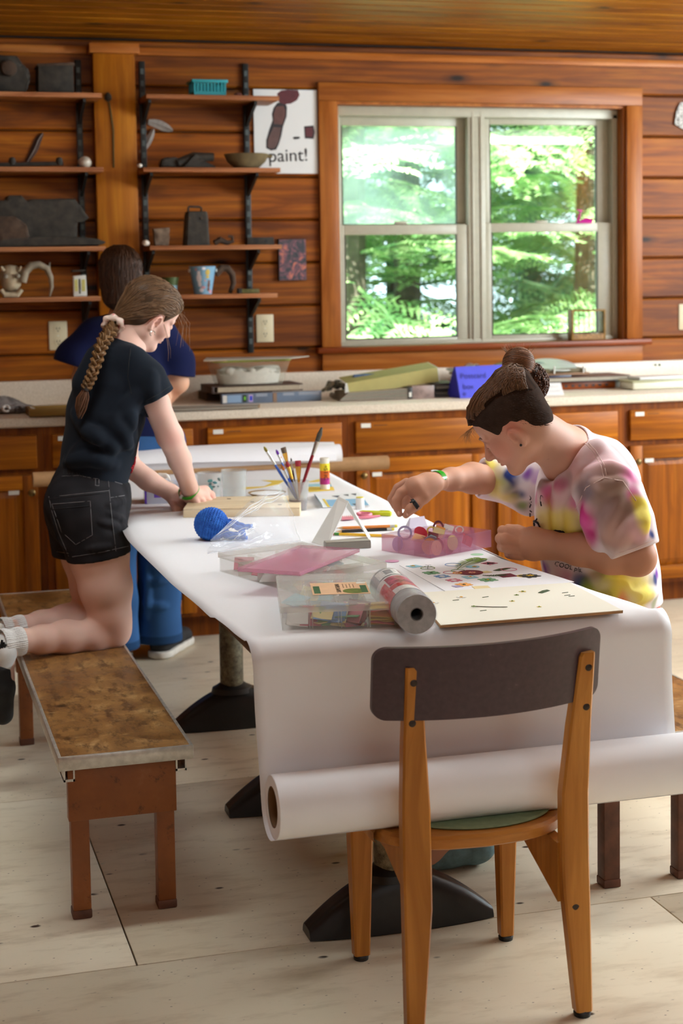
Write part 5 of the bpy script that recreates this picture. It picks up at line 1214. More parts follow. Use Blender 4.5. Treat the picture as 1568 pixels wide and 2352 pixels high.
# ---- the artwork sheet and the cardboard
def quad_sheet(pts, z, th):
    P = [KZ(x, y, z) for x, y in pts]; b = MB(); n = len(P)
    b.add([p-V(0, 0, th) for p in P]+P, [tuple(range(n-1, -1, -1)), tuple(range(n, 2*n))]+[(i, (i+1) % n, n+(i+1) % n, n+i) for i in range(n)])
    return b
zc = ZP+.0065
cb = empty('cardboard_sheet', KZ(1190, 1390, ZP), 'cream-faced corrugated cardboard with small pressed flowers, near edge of the table', 'cardboard')
quad_sheet([(1010, 1437), (1430, 1403), (1308, 1339), (948, 1363)], ZP+.0056, .005).build('corrugated_core', M['kraft'], cb, smooth=False)
quad_sheet([(1012, 1435.5), (1429, 1401.5), (1308, 1338), (949, 1362)], zc, .0007).build('cream_face', plain('cream_card_face', (236, 232, 216), .6), cb, smooth=False)
ed = MB(); ed.tube([KZ(1011, 1436, ZP+.003), KZ(1430, 1403, ZP+.003)], .0011, 6); ed.build('dark_cut_edge', plain('corrugated_dark', (84, 58, 38), .8), cb)
ar = quad_sheet([(917, 1298), (1090, 1264), (1318, 1336), (1052, 1374)], ZP+.0012, .0008).build('artwork_paper', plain('art_paper_white', (240, 240, 244), .6), None, smooth=False, label='white sheet of paper with pressed ferns and cut-out shapes glued on', cat='paper sheet')
M['fern'] = plain('pressed_fern', (106, 134, 30), .7, .25, 60); M['leaf_dark'] = plain('pressed_dark_leaf', (62, 80, 46), .7, .3, 60)
M['petal'] = plain('white_petal', (240, 238, 230), .6); M['pollen'] = plain('yellow_flower_centre', (222, 160, 26), .7)
za = ZP+.0014
def pdisc(x, y, rx, mat, z=za, ring=0, par=None, nm='paper_disc', th=.0008, lab=None, sq=False, rot=0, scal=0):
    c = KZ(x, y, z); r = rx*mpp(x, y, c.y); b = MB()
    if sq:
        if scal:
            pts = [(math.cos(t_)*(1+.12*math.cos(8*t_))*r*1.1*max(.8, 1/(abs(math.cos(t_))**4+abs(math.sin(t_))**4)**.25), math.sin(t_)*(1+.12*math.cos(8*t_))*r*1.1*max(.8, 1/(abs(math.cos(t_))**4+abs(math.sin(t_))**4)**.25)) for t_ in [2*math.pi*k/48 for k in range(48)]]
        else: pts = [(-r, -r), (r, -r), (r, r), (-r, r)]
        rm = rotz(rot); b.prism([tuple((rm @ V(p[0], p[1], 0)).to_2d()) for p in pts], c, (1, 0, 0), (0, 1, 0), th)
    elif ring: b.lathe([(r*(1-ring), 0), (r, 0), (r, th), (r*(1-ring), th), (r*(1-ring), 0)], c, 32, (0, 0, 1), False)
    else: b.lathe([(r, 0), (r, th)], c, 28)
    return b.build(nm, mat, par, smooth=False, **({'label': lab, 'cat': 'paper shape'} if lab else {}))
def flower(x, y, rx, z, lab, petals=9, pm=None, cm=None, half=False):
    o = empty('pressed_flower', KZ(x, y, z), lab, 'pressed flower'); c = KZ(x, y, z); r = rx*mpp(x, y, c.y)
    for k in range(petals):
        a = (math.pi if half else 2*math.pi)*k/petals+.3; d = V(math.cos(a), math.sin(a), 0); s = V(-d.y, d.x, 0)
        P = [c+d*r*.25, c+d*r*.6+s*r*.16, c+d*r+s*r*.06, c+d*r-s*r*.06, c+d*r*.6-s*r*.16]
        b = MB(); b.add([p+V(0, 0, .0002) for p in P]+[p+V(0, 0, .0008) for p in P], [(4, 3, 2, 1, 0), (5, 6, 7, 8, 9)]+[(i, (i+1) % 5, 5+(i+1) % 5, 5+i) for i in range(5)]); b.build('petal', pm or M['petal'], o, smooth=False)
    MB().lathe([(r*.34, .0003), (r*.3, .0016), (r*.08, .0024)], c, 14).build('flower_centre', cm or M['pollen'], o)
    return o
def fern(pts, wpx, z, mat, lab, n=15, nm='pressed_fern'):
    P = [KZ(x, y, z) for x, y in pts]; o = empty(nm, P[0], lab, 'pressed leaf')
    b = MB(); b.tube([p+V(0, 0, .0008) for p in P], .0009, 5); b.build('stem', mat, o)
    w = wpx*mpp(*pts[0], P[0].y); b = MB()
    for i in range(n):
        f = .08+.9*i/(n-1); q = f*(len(P)-1); k = min(int(q), len(P)-2); p = P[k].lerp(P[k+1], q-k); d = (P[k+1]-P[k]).normalized(); s = V(-d.y, d.x, 0)
        l = w*math.sin(math.pi*(.18+.8*(1-f)*.9))
        for sg in (-1, 1):
            tip = p+(s*sg+d*.55).normalized()*l; m_ = p.lerp(tip, .5); wd = d*l*.14
            b.add([p+V(0, 0, .0006), m_+wd+V(0, 0, .0012), tip+V(0, 0, .0008), m_-wd+V(0, 0, .0012)], [(0, 1, 2, 3)])
    x = b.build('leaflets', mat, o, smooth=False); x['kind'] = 'stuff'
    return o
zs = ZP+.0014
pdisc(951, 1301, 14, CN['sky'], zs, lab='pale blue paper square at the far left corner of the artwork', sq=True, rot=20)
flower(948, 1300, 6, zs+.0009, 'tiny yellow flower on the pale blue square at the artwork corner', 6, M['pollen'])
pdisc(982, 1305, 17, M['fern'], zs, ring=.1, lab='thin green paper ring at the left of the artwork')
fern([(982, 1307), (983, 1299)], 16, zs+.0009, M['leaf_dark'], 'small splayed dark leaf inside the thin green ring', 3, 'pressed_leaf')
for x, y, r, m_, rt, l in ((990, 1316, 15, CN['green'], 10, 'green scalloped paper square on the artwork, far left of its row'), (1015, 1324, 14, CN['blue'], 12, 'blue scalloped paper square on the artwork, right of the green one'), (1042, 1333, 14, CN['pink'], 14, 'pink scalloped paper square on the artwork'), (1065, 1343, 15, CN['orange'], 12, 'orange scalloped paper square near the front of the artwork')):
    pdisc(x, y, r, m_, zs, lab=l, sq=True, rot=rt, scal=1); pdisc(x, y, r*.45, CN['white'], zs+.0009, lab='small white oval glued on the '+l.split(' on the')[0].split(' near')[0]) if r == 14 else flower(x, y, 5, zs+.0009, 'little dark flower on the '+l.split(' on the')[0].split(' near')[0], 5, M['leaf_dark'], M['leaf_dark'])
pdisc(1040, 1297, 19, CN['blue'], zs, ring=.09, lab='blue paper ring left of the big green fern')
pdisc(1100, 1285, 18, CN['lavender'], zs, ring=.08, lab='pale lavender ring at the tip of the big green fern')
pdisc(1034, 1315, 17, CN['pink'], zs, ring=.1, lab='pink paper ring under the foot of the big green fern')
pdisc(1052, 1311, 17, CN['green'], zs+.0009, ring=.12, lab='green paper ring overlapping the pink one')
pdisc(1050, 1316, 11, CN['orange'], zs+.0018, ring=.3, lab='small orange ring at the foot of the big green fern')
fern([(1049, 1309), (1062, 1298), (1078, 1290), (1095, 1285), (1104, 1283)], 30, zs+.003, M['fern'], 'big bright green pressed fern on the artwork', 18)
pdisc(1080, 1315, 29, CN['maroon'], zs+.0009, lab='large maroon paper oval in the middle of the artwork')
flower(1084, 1315, 9, zs+.0019, 'pinkish pressed flower on the large maroon oval', 8, CN['peach'], CN['pink'])
pdisc(1085, 1302, 16, CN['sky'], zs, lab='pale blue disc right of the big fern'); flower(1089, 1302, 6, zs+.0009, 'small yellow flower on the pale blue disc', 7, M['pollen'])
pdisc(1123, 1294, 14, CN['pink'], zs, lab='pink paper square under the dark flower', sq=True, rot=30); flower(1123, 1294, 15, zs+.0009, 'dark purple five-petalled pressed flower on the artwork', 5, plain('dark_purple_petal', (60, 22, 46), .7), M['ink'])
pdisc(1116, 1314, 10, CN['cream'], zs, lab='little cream paper square right of the maroon oval', sq=True, rot=15)
pdisc(1079, 1326, 15, CN['sky'], zs, lab='pale turquoise paper square with a daisy', sq=True, rot=8); flower(1080, 1325, 8, zs+.0009, 'tiny daisy on the pale turquoise square', 8)
pdisc(1168, 1308, 19, CN['pink'], zs+.0009, ring=.09, lab='pink paper ring at the right of the artwork')
def leafshape(pts, z, mat, lab):
    b = quad_sheet(pts, z, .0006); return b.build('pressed_leaf', mat, None, smooth=False, label=lab, cat='pressed leaf')
leafshape([(1132, 1310), (1145, 1306), (1160, 1304), (1172, 1305), (1160, 1308), (1146, 1311)], zs+.0008, M['leaf_dark'], 'grey-green pressed leaf inside the pink ring')
pdisc(1163, 1322, 19, CN['maroon'], zs, lab='maroon paper square under the dark fern', sq=True, rot=5)
fern([(1108, 1322), (1125, 1323), (1145, 1322), (1161, 1321)], 15, zs+.001, M['leaf_dark'], 'dark olive pressed fern lying on the maroon square', 11)
pdisc(1120, 1332, 17, CN['green'], zs, lab='green scalloped square near the front right of the artwork', sq=True, rot=12, scal=1); flower(1120, 1332, 8, zs+.0009, 'yellow-green flower on the front green square', 6, M['fern'])
pdisc(1216, 1323, 18, plain('black_card', (40, 42, 40), .6), zs, lab='black paper square at the right corner of the artwork', sq=True, rot=20, scal=1); flower(1217, 1322, 10, zs+.001, 'yellow pressed flower on the black square', 7, CN['yellow'])
pdisc(1200, 1323, 14, CN['yellow'], zs-.0002, ring=.2, lab='yellow paper ring half under the black square')
pdisc(1106, 1350, 19, CN['cream'], zs, lab='cream paper square at the front edge of the artwork', sq=True, rot=-6)
pdisc(1050, 1347, 10, CN['lavender'], zs, lab='grey-lavender paper square at the front corner of the artwork', sq=True, rot=10)
pdisc(1095, 1274, 15, plain('mint_card', (168, 214, 178), .6), ZP+.0008, lab='mint green paper disc between pink box and artwork')
pdisc(900, 1289, 16, plain('pale_pink_card', (236, 178, 214), .6), ZP+.0008, lab='pale pink paper disc left of the pink box')
# on the cardboard
zf = zc+.0002
flower(993, 1385, 15, zf, 'daisy on the cardboard nearest the plastic roll', 10); flower(1059, 1372, 12, zf, 'daisy on the cardboard, second from the plastic roll', 10)
fern([(1082, 1393), (1105, 1394), (1130, 1395), (1165, 1395)], 5, zf, plain('thin_grey_stem', (96, 92, 74), .8), 'long thin pressed stem lying on the cardboard', 4)
flower(1088, 1393, 6, zf+.002, 'small olive bud at the foot of the thin stem', 5, M['fern'], M['fern'])
leafshape([(1235, 1361), (1245, 1356), (1256, 1354), (1263, 1356), (1255, 1359), (1245, 1362)], zf+.0008, M['leaf_dark'], 'single oval green leaf on the cardboard')
for x, y, r, l in ((1200, 1359, 9, 'yellow-green blossom near the far edge of the cardboard'), (1186, 1367, 6, 'little green bud left of the oval leaf'), (1176, 1381, 7, 'green-yellow bud in the middle of the cardboard'), (1238, 1394, 6, 'tiny yellow flower in front of the oval leaf')):
    flower(x, y, r, zf, l, 5, CN['yellow'] if 'yellow' in l else M['fern'], M['fern'])
for x, y, lab_ in ((1115, 1372, 'thin dark stalk scrap between the two daisies and the green bud'), (1047, 1379, 'tiny stalk scrap in front of the second daisy'), (1298, 1362, 'dark scrap near the right end of the cardboard, farthest of three'), (1303, 1368, 'dark scrap near the right end of the cardboard, middle of three'), (1313, 1370, 'dark scrap near the right end of the cardboard, outermost of three'), (1110, 1403, 'tiny stalk scrap in front of the long thin stem')):
    c = KZ(x, y, zf); MB().tube([c+V(-.008, 0, .0006), c+V(0, .001, .0008), c+V(.008, .003, .0006)], .0007, 5).build('pressed_stalk', M['leaf_dark'], None, label=lab_, cat='plant scrap')
# ---- pencils, pens, scissors, booklet, cap, tents
def hex_pencil(p0, p1, col, lab, z=ZP+.0042, r=.0042, eraser=None, tipc=None):
    a, c = KZ(*p0, z), KZ(*p1, z); d = (c-a).normalized(); l = (c-a).length; o = empty('pencil', (a+c)/2-V(0, 0, .0042), lab, 'pencil', 'pencils on the table')
    MB().tube([a+d*.018, c-d*.022], r, 6).build('barrel', col, o, smooth=False)
    MB().tube([a+d*.018, a+d*.003], [r, .0009], 8).build('point', plain('sharpened_wood', (206, 166, 116), .7) if not tipc else tipc, o)
    MB().tube([a+d*.004, a], [.0011, .0003], 6).build('lead', M['ink'], o)
    MB().tube([c-d*.022, c-d*.008], r*1.03, 12).build('ferrule', M['alu'] if not eraser else plain('green_ferrule', (70, 140, 60), .4, .3, 200), o)
    MB().tube([c-d*.008, c-d*.001, c], [r*.95, r*.95, r*.6], 12).build('eraser', plain('eraser_'+lab[:6], (220, 210, 70) if not eraser else (214, 120, 120), .7), o)
hex_pencil((772, 1213), (912, 1208), plain('orange_pencil_paint', (226, 140, 60), .35), 'orange pencil with yellow eraser, behind the white folded strip')
hex_pencil((770, 1221), (905, 1215), plain('black_pencil_paint', (30, 30, 32), .3), 'black pencil lying beside the orange one')
hex_pencil((915, 1232), (762, 1226), plain('yellow_pencil_paint', (232, 180, 40), .35), 'yellow pencil with green ferrule, nearest of the three', eraser=True)
hl = plain('lime_highlighter', (206, 214, 30), .3)
a, c = KZ(826, 1177, ZP+.008), KZ(898, 1180, ZP+.008); o = empty('highlighter', (a+c)/2-V(0, 0, .008), 'lime-yellow highlighter pen lying behind the pencils', 'highlighter')
d = (c-a); MB().tube([a, a+d*.1, a+d*.62], [.005, .0075, .0075], 14).build('barrel', hl, o); MB().tube([a+d*.62, a+d*.66, c-d*.04, c], [.0082, .0082, .008, .006], 14).build('cap', hl, o)
MB().box(a+d*.8+V(0, 0, .0085), (d.length*.3, .004, .002), rotz(math.degrees(math.atan2(d.y, d.x))), .0008).build('clip', hl, o)
sc = empty('craft_scissors', KZ(812, 1187, ZP), 'pink zigzag-edged craft scissors lying by the highlighter', 'scissors')
pm = plain('pink_handle', (222, 130, 150), .4); st = plain('scissor_steel', (176, 170, 176), .3, Metallic=.8)
pts = [KZ(785+i*2.2, 1188-(i % 2)*4-i*.12, ZP+.006) for i in range(14)]; base = [KZ(812, 1191, ZP+.006), KZ(785, 1193, ZP+.006)]
b = MB(); P = pts+base; n = len(P); b.add([p-V(0, 0, .002) for p in P]+P, [tuple(range(n-1, -1, -1)), tuple(range(n, 2*n))]+[(i, (i+1) % n, n+(i+1) % n, n+i) for i in range(n)]); b.build('blade', pm, sc, smooth=False)
c = KZ(836, 1181, ZP+.008); MB().tube([c+V(.02*math.cos(t_), .028*math.sin(t_), 0) for t_ in [2*math.pi*k/18 for k in range(19)]], .0048, 8, False).build('handle_loop', pm, sc)
c = KZ(858, 1186, ZP+.006); MB().tube([KZ(815, 1190, ZP+.006), KZ(845, 1188, ZP+.006), KZ(872, 1185, ZP+.006)], [.003, .005, .003], 8).build('handle_shaft', pm, sc)
bk = empty('card_booklet', KZ(785, 1150, ZP), 'small folded printed booklet in blue, yellow and white', 'booklet')
quad_sheet([(741, 1165), (849, 1161), (824, 1131), (722, 1137)], ZP+.003, .002).build('cover', plain('booklet_white', (232, 234, 236), .5), bk, smooth=False)
quad_sheet([(757, 1163), (847, 1160), (835, 1145), (748, 1148)], ZP+.0036, .0005).build('blue_panel', plain('booklet_blue', (130, 180, 214), .5), bk, smooth=False)
quad_sheet([(752, 1164), (758, 1164), (745, 1146), (740, 1146)], ZP+.0037, .0006).build('yellow_stripe', CN['yellow'], bk, smooth=False)
for p in (((772, 1157), (786, 1156), (778, 1161)), ((808, 1157), (824, 1156), (816, 1161)), ((762, 1139), (780, 1138), (776, 1142)), ((788, 1136), (800, 1135), (800, 1139)), ((806, 1134), (818, 1133), (817, 1138))):
    quad_sheet(list(p), ZP+.0041, .0004).build('printed_mark', plain('booklet_print', (90, 96, 110), .6), bk, smooth=False)
b = MB(); P = [KZ(722, 1137, ZP+.003), KZ(741, 1165, ZP+.003), KZ(738, 1156, ZP+.02), KZ(721, 1133, ZP+.02)]; b.add(P, [(0, 1, 2, 3)]); b.build('raised_flap', plain('booklet_pale_blue', (176, 206, 222), .5), bk, smooth=False)
c = KZ(826.5, 1169, ZP); o = empty('white_bottle_cap', c, 'small white plastic cap standing by the booklet', 'cap')
MB().lathe([(.0135, 0), (.014, .002), (.0135, .034), (.0125, .036), (.001, .036)], c, 26).build('cap_body', plain('white_cap_plastic', (236, 236, 236), .4), o)
MB().lathe([(.0118, .036), (.0118, .0385), (.001, .0388)], c, 22).build('yellow_top', plain('cap_yellow', (220, 206, 70), .4), o)
# folded strip
tp = plain('white_cardboard_strip', (226, 226, 220), .6)
o = empty('folded_strip', KZ(785, 1250, ZP), 'white card strip folded into an upright A-shape', 'folded card')
g0, g1 = KZ(715, 1246, ZP), KZ(750, 1256, ZP); ya = (g0.y+g1.y)/2+.03
t0, t1 = K(777, 1140, ya+.035), K(800, 1151, ya-.005)
q0, q1 = KZ(853, 1233, ZP), KZ(846, 1237, ZP)
def slab(P, th, nm, mat, par):
    P = [Vector(p) for p in P]; nn = (P[1]-P[0]).cross(P[3]-P[0]).normalized()*th; b = MB()
    b.add(P+[p-nn for p in P], [(0, 1, 2, 3), (7, 6, 5, 4), (0, 4, 5, 1), (1, 5, 6, 2), (2, 6, 7, 3), (3, 7, 4, 0)]); return b.build(nm, mat, par, smooth=False)
slab([g0, g1, t1, t0], .0015, 'left_leg', tp, o); slab([t0, t1, q1, q0], .0015, 'right_leg', tp, o)
o = empty('grey_case', KZ(800, 1258, ZP), 'flat grey plastic case between the folded strip and pink box', 'case')
fg = Fr(KZ(748, 1264, ZP), KZ(852, 1259, ZP)-KZ(748, 1264, ZP)); b = MB(); fg.box(b, 0, .125, 0, .035, 0, .019, .002); b.build('case_body', plain('grey_case_plastic', (150, 146, 136), .5), o)
b = MB(); fg.box(b, .001, .124, .001, .034, .019, .0215, .001); b.build('case_lid', plain('grey_case_lid', (166, 162, 152), .5), o)
o = empty('paper_tent', KZ(955, 1216, ZP), 'small translucent white paper tent behind the pink box', 'folded card')
vp_ = plast('vellum_paper', (220, 214, 232), .8, .6); y_ = KZ(955, 1221, ZP).y
slab([K(938, 1222, y_-.015), K(986, 1222, y_-.015), K(974, 1185, y_+.01), K(942, 1190, y_+.01)], .0008, 'front_face', vp_, o)
slab([K(924, 1222, y_+.035), K(938, 1222, y_-.015), K(942, 1190, y_+.01), K(940, 1190, y_+.012)], .0008, 'side_face', vp_, o)
# ---- cups, brushes, glue
M['cupp'] = plast('clear_cup_plastic', (206, 210, 208), .3, .2)
M['murk'] = plast('paint_water', (120, 90, 110), .5, .3)
def cup(px, py, rt, rb, h, lab, mat, extra=None):
    c = KZ(px, py, ZP); o = empty('plastic_cup', c, lab, 'cup'); 
    MB().lathe([(rb-.001, 0), (rb, .001), (rt, h-.002), (rt+.0025, h-.001), (rt+.0025, h), (rt-.0015, h), (rb-.0015, .002), (.001, .002)], c, 40).build('cup_wall', mat, o)
    return o, c
o, c = cup(482, 1153, .041, .037, .098, 'clear plastic cup splashed with blue-green paint, left of the pair', M['cupp'])
for i in range(9):
    a = D(rnd(-115, -50)); h = rnd(.05, .085); r_ = .0392+.0425*0+.002*h/.098+.0006
    cc = c+V(r_*math.cos(a), r_*math.sin(a), h); MB().lathe([(rnd(.003, .009), 0), (.002, .0006)], cc, 9, (math.cos(a), math.sin(a), 0), sx=1, sy=rnd(.5, 1.4)).build('paint_splash', plain('paint_teal_%d' % i, random.choice([(90, 156, 160), (60, 110, 118), (130, 176, 180), (40, 60, 50)]), .5), o)
for h in (.03, .055): MB().lathe([(.0385+.004*h/.1, h), (.0392+.004*h/.1, h+.001), (.0385+.004*h/.1, h+.002)], c, 40, caps=False).build('moulded_line', M['cupp'], o)
o, c = cup(538, 1149, .042, .038, .102, 'clean clear plastic cup, right of the pair', M['cupp'])
for h in (.045, .09): MB().lathe([(.0395+.004*h/.1, h), (.0402+.004*h/.1, h+.001), (.0395+.004*h/.1, h+.002)], c, 40, caps=False).build('moulded_line', M['cupp'], o)
o, c0 = cup(685, 1171, .036, .0265, .092, 'clear plastic cup holding paintbrushes in murky water', M['cupp'])
MB().lathe([(.0255, .002), (.029, .034), (.001, .034)], c0, 32).build('paint_water', M['murk'], o)
def brush(px, py, bot, rad, hand, ferr, bris, lab, bl=.022, fl=.03, br=None, flat=1., yoff=0.):
    tip = K(px, py, c0.y+yoff); b0 = c0+V(bot[0], bot[1], .006); d = (tip-b0).normalized(); Ln = (tip-b0).length
    o = empty('paintbrush', b0, lab, 'paintbrush', 'paintbrushes in the cup'); br = br or rad*1.1; up = V(0, 1, 0)
    MB().tube([b0, b0+d*Ln*.25, b0+d*(Ln-bl-fl)*.8, b0+d*(Ln-bl-fl)], [rad*.5, rad*.8, rad*1.15, rad], 10).build('handle', hand, o)
    MB().tube([b0+d*(Ln-bl-fl), b0+d*(Ln-bl-fl*.3), b0+d*(Ln-bl)], [rad*1.02, br, br*1.1], 12, flat=flat, up=up).build('ferrule', ferr, o)
    MB().tube([b0+d*(Ln-bl), b0+d*(Ln-bl*.5), tip], [br*1.05, br*1.2, br*.45 if flat == 1 else br*1.15], 12, flat=flat, up=up).build('bristles', bris, o)
sil, gold = plain('silver_ferrule', (190, 190, 186), .25, Metallic=.9), plain('gold_ferrule', (214, 166, 72), .25, Metallic=.9)
bl_, rd_, pu_, bn_, or_, bk_ = plain('blue_handle', (40, 86, 176), .3), plain('dark_red_handle', (130, 22, 36), .3), plain('purple_bristle', (96, 30, 160), .6), plain('brown_handle', (74, 44, 26), .35), plain('amber_handle', (190, 110, 36), .3), plain('black_bristle', (28, 26, 24), .8)
ol_ = plain('olive_bristle', (132, 120, 40), .8); rb_ = plain('red_bristle', (150, 30, 46), .7); gb_ = plain('grey_brown_bristle', (100, 84, 70), .8); db_ = plain('dark_hog_bristle', (66, 62, 52), .85, .3, 200)
brush(739, 982, (-.012, 0), .0052, rd_, sil, db_, 'tall dark red paintbrush with thick grey bristles', .046, .046, .0072)
brush(606, 1026, (.012, .004), .004, bl_, sil, ol_, 'blue paintbrush with olive bristles leaning far left', .018, .05, .004)
brush(634, 1033, (.01, -.006), .0034, bl_, sil, pu_, 'paintbrush with purple bristles', .016, .028)
brush(650, 1028, (.004, .008), .0042, bn_, gold, gb_, 'flat wash brush with grey-brown bristles and shiny gold ferrule', .018, .03, .0075, .45)
brush(641, 1046, (.008, .012), .0035, plain('green_handle', (40, 96, 60), .3), sil, or_, 'green paintbrush behind the blue one', .014, .026)
brush(658, 1060, (.006, -.012), .0042, bn_, gold, rb_, 'paintbrush with round red bristles and gold ferrule', .018, .04, .006)
brush(668, 1052, (.002, .012), .003, bn_, sil, bk_, 'thin paintbrush with a fine black tip', .01, .03, .002)
brush(684, 1058, (.004, -.004), .0038, or_, gold, rb_, 'flat red-bristled brush with broad gold ferrule', .018, .05, .0085, .4)
brush(646, 1066, (.012, -.01), .0038, plain('bright_blue_handle', (24, 72, 190), .3), sil, or_, 'bright blue paintbrush with amber bristles', .02, .03, .005)
c = KZ(746, 1124, ZP); o = empty('glue_stick', c, 'glue stick with yellow, orange and purple bands', 'glue stick'); q = mpp(746, 1100, c.y)
rg = 11.2*q; h0 = 73*q
for nm, a, b_, col in (('white_base', 0, .17, (236, 236, 236)), ('purple_band', .17, .37, (178, 40, 130)), ('orange_band', .37, .60, (240, 112, 30)), ('yellow_band', .60, .83, (250, 222, 40))):
    MB().lathe([(rg*(1.02 if a else .98), a*h0), (rg*(1.02 if a else .98), b_*h0)], c, 28).build(nm, plain('glue_'+nm, col, .4), o, sharp=30)
MB().lathe([(rg*.98, .83*h0), (rg*.98, .985*h0), (rg*.9, h0), (.001, h0)], c, 28).build('white_cap', plain('glue_cap_white', (226, 222, 206), .4), o)
vd = Vector((c.x, c.y, 0)).normalized(); sdv = V(vd.y, -vd.x, 0)
text_part('STIC', c-vd*(rg*1.04)+sdv*.004+V(0, 0, h0*.5), .021, M['ink'], basis((0, 0, -1), -sdv*-1), o, extr=.0008)
text_part('G', c-vd*(rg*1.04)+sdv*.005+V(0, 0, h0*.735), .011, M['ink'], basis((0, 0, -1), sdv), o, extr=.0008)
# painted sheet, plate
ps = empty('painted_sheet', KZ(660, 1115, ZP), 'painted sheet with yellow and blue patches at the far end of the table', 'painting')
quad_sheet([(556, 1140), (768, 1128), (752, 1096), (556, 1102)], ZP+.0012, .0008).build('sheet', plain('painted_white', (232, 234, 238), .6), ps, smooth=False)
for pts, col in (([(556, 1124), (600, 1120), (640, 1112), (655, 1103), (600, 1103), (625, 1108), (606, 1117), (556, 1119)], 'yellow'), ([(700, 1108), (742, 1098), (752, 1096), (760, 1112), (745, 1106)], 'yellow'), ([(700, 1118), (765, 1118), (768, 1126), (710, 1130)], 'yellow'), ([(705, 1112), (758, 1110), (762, 1117), (706, 1117)], 'sky')):
    quad_sheet(pts, ZP+.0018, .0005).build(col+'_paint', CN[col], ps, smooth=False)
o = empty('paint_plate', KZ(615, 1140, ZP), 'round white paint plate with a brown rim on the table behind the bag', 'plate')
c = KZ(613, 1140, ZP+.003); MB().lathe([(.045, 0), (.062, .012), (.064, .014), (.06, .0135), (.044, .003), (.001, .002)], c, 36).build('plate', plain('plate_brown', (150, 116, 70), .6), o); MB().lathe([(.056, .0115), (.05, .008), (.001, .0075)], c, 30).build('white_paint', CN['white'], o)
# tissue box
def irid():
    t = NT('iridescent_print'); n = t.noise(t.coords((1, 1, 1)), 9, 2, .5, 1.5)
    return t.out(t.ramp(n, [(.3, srgb(120, 80, 190)), (.45, srgb(176, 150, 220)), (.55, srgb(170, 210, 190)), (.65, srgb(220, 190, 170)), (.75, srgb(150, 110, 200))]), Roughness=.25)
ft = Fr(KZ(333, 1158, ZP), KZ(415, 1155, ZP)-KZ(333, 1158, ZP)); o = empty('tissue_box', ft.p(.06, .06), 'pale blue tissue box with purple emblem and iridescent side, behind the girl’s hands', 'tissue box')
b = MB(); ft.box(b, 0, .118, 0, .115, 0, .062, .001); b.build('carton', plain('carton_pale_blue', (206, 216, 236), .5), o)
b = MB(); ft.box(b, -.0006, .0004, .002, .113, .001, .061); b.build('iridescent_side', irid(), o, smooth=False)
b = MB(); ft.box(b, .0, .006, -.0006, .0004, .001, .061); b.build('purple_edge', plain('carton_purple', (98, 62, 190), .5), o, smooth=False)
b = MB(); ft.box(b, .03, .052, -.0007, .0004, .02, .036); b.build('purple_emblem', plain('emblem_purple', (120, 84, 200), .5), o, smooth=False)
b = MB(); b.lathe([(.034, .0005), (.034, .0012), (.001, .0013)], ft.p(.06, .057, .062), 30, sx=1.2, sy=.7); b.build('opening', M['petal'], o)
b = MB(); b.sheet(lambda u, v: ft.p(.03+.06*u, .057+.03*(v-.5)*(1-.5*math.sin(u*3)), .063+.035*math.sin(math.pi*u)**.7*math.cos((v-.5)*2.2)+.004*math.sin(9*u)), 12, 8); b.build('tissue', M['petal'], o)
# wooden panel
M['pale_wood'] = wood('pale_pine_panel', (214, 190, 150), (232, 214, 180), (240, 226, 198), 'x', .5, 0, .5, .05)
fw = Fr(KZ(421, 1189, ZP), (.34, -.10)); o = empty('wood_panel', fw.p(.17, .13), 'pale wooden tray-like panel under the girl’s hands', 'wood panel')
for a in ((0, .36, 0, .02), (0, .36, .24, .26), (0, .02, .02, .24), (.34, .36, .02, .24)): 
    b = MB(); fw.box(b, a[0], a[1], a[2], a[3], 0, .022, .001); b.build('frame_bar', M['pale_wood'], o)
b = MB(); fw.box(b, 0, .36, 0, .26, .022, .028, .001); b.build('panel', M['pale_wood'], o)
for a, b_ in ((.2, .12), (.29, .05), (.12, .2)): 
    b = MB(); fw.box(b, a, a+.012, b_, b_+.004, .0282, .0295); b.build('charcoal_bit', M['ink'], o, smooth=False)
# ---- crochet octopus
def yarn():
    t = NT('blue_crochet_yarn'); tc = t.coords((1, 1, 1), rnd=False); n = t.noise(tc, 60, 3)
    return t.out(t.ramp(n, [(.3, srgb(24, 82, 178)), (.7, srgb(52, 122, 214))]), Roughness=.85)
M['yarn'] = yarn()
c = KZ(491, 1243, ZP)+V(0, .03, 0); q = mpp(491, 1212, c.y); R0 = 38*q; c.z = ZP+R0*.93
o = empty('crochet_octopus', c-V(0, 0, R0*.93), 'royal blue crocheted octopus toy lying on its side', 'toy')
axo = V(.86, -.3, -.25).normalized(); qo = V(0, 0, 1).rotation_difference(axo).to_matrix()
b = MB(); bm_ = MB(); bm_.lathe([(R0*.93*math.sin(a), -R0*.95*math.cos(a)) for a in [math.pi*k/20 for k in range(1, 20)]], c, 36, axo); bm_.build('stuffed_body', M['yarn'], o)
rows = 19
for i in range(1, rows):
    th = math.pi*i/rows; rr = R0*.95*math.sin(th); zz = -R0*.97*math.cos(th); n = max(6, int(2*math.pi*rr/.0062))
    for k in range(n):
        a = 2*math.pi*(k+.5*(i % 2))/n; p = c+qo @ V(rr*math.cos(a), rr*math.sin(a), zz); out = (p-c).normalized(); tg = qo @ V(-math.sin(a), math.cos(a), 0); al = out.cross(tg)
        for sg in (-1, 1):
            m1 = p+tg*.0017*sg+out*.0016
            b.tube([m1-al*.0036+tg*.0012*sg, m1+out*.0012, m1+al*.0036-tg*.0012*sg*.4], [.0013, .0021, .0013], 5, False)
b.build('stitches', M['yarn'], o, kind='stuff')
e = c+axo*R0*.9
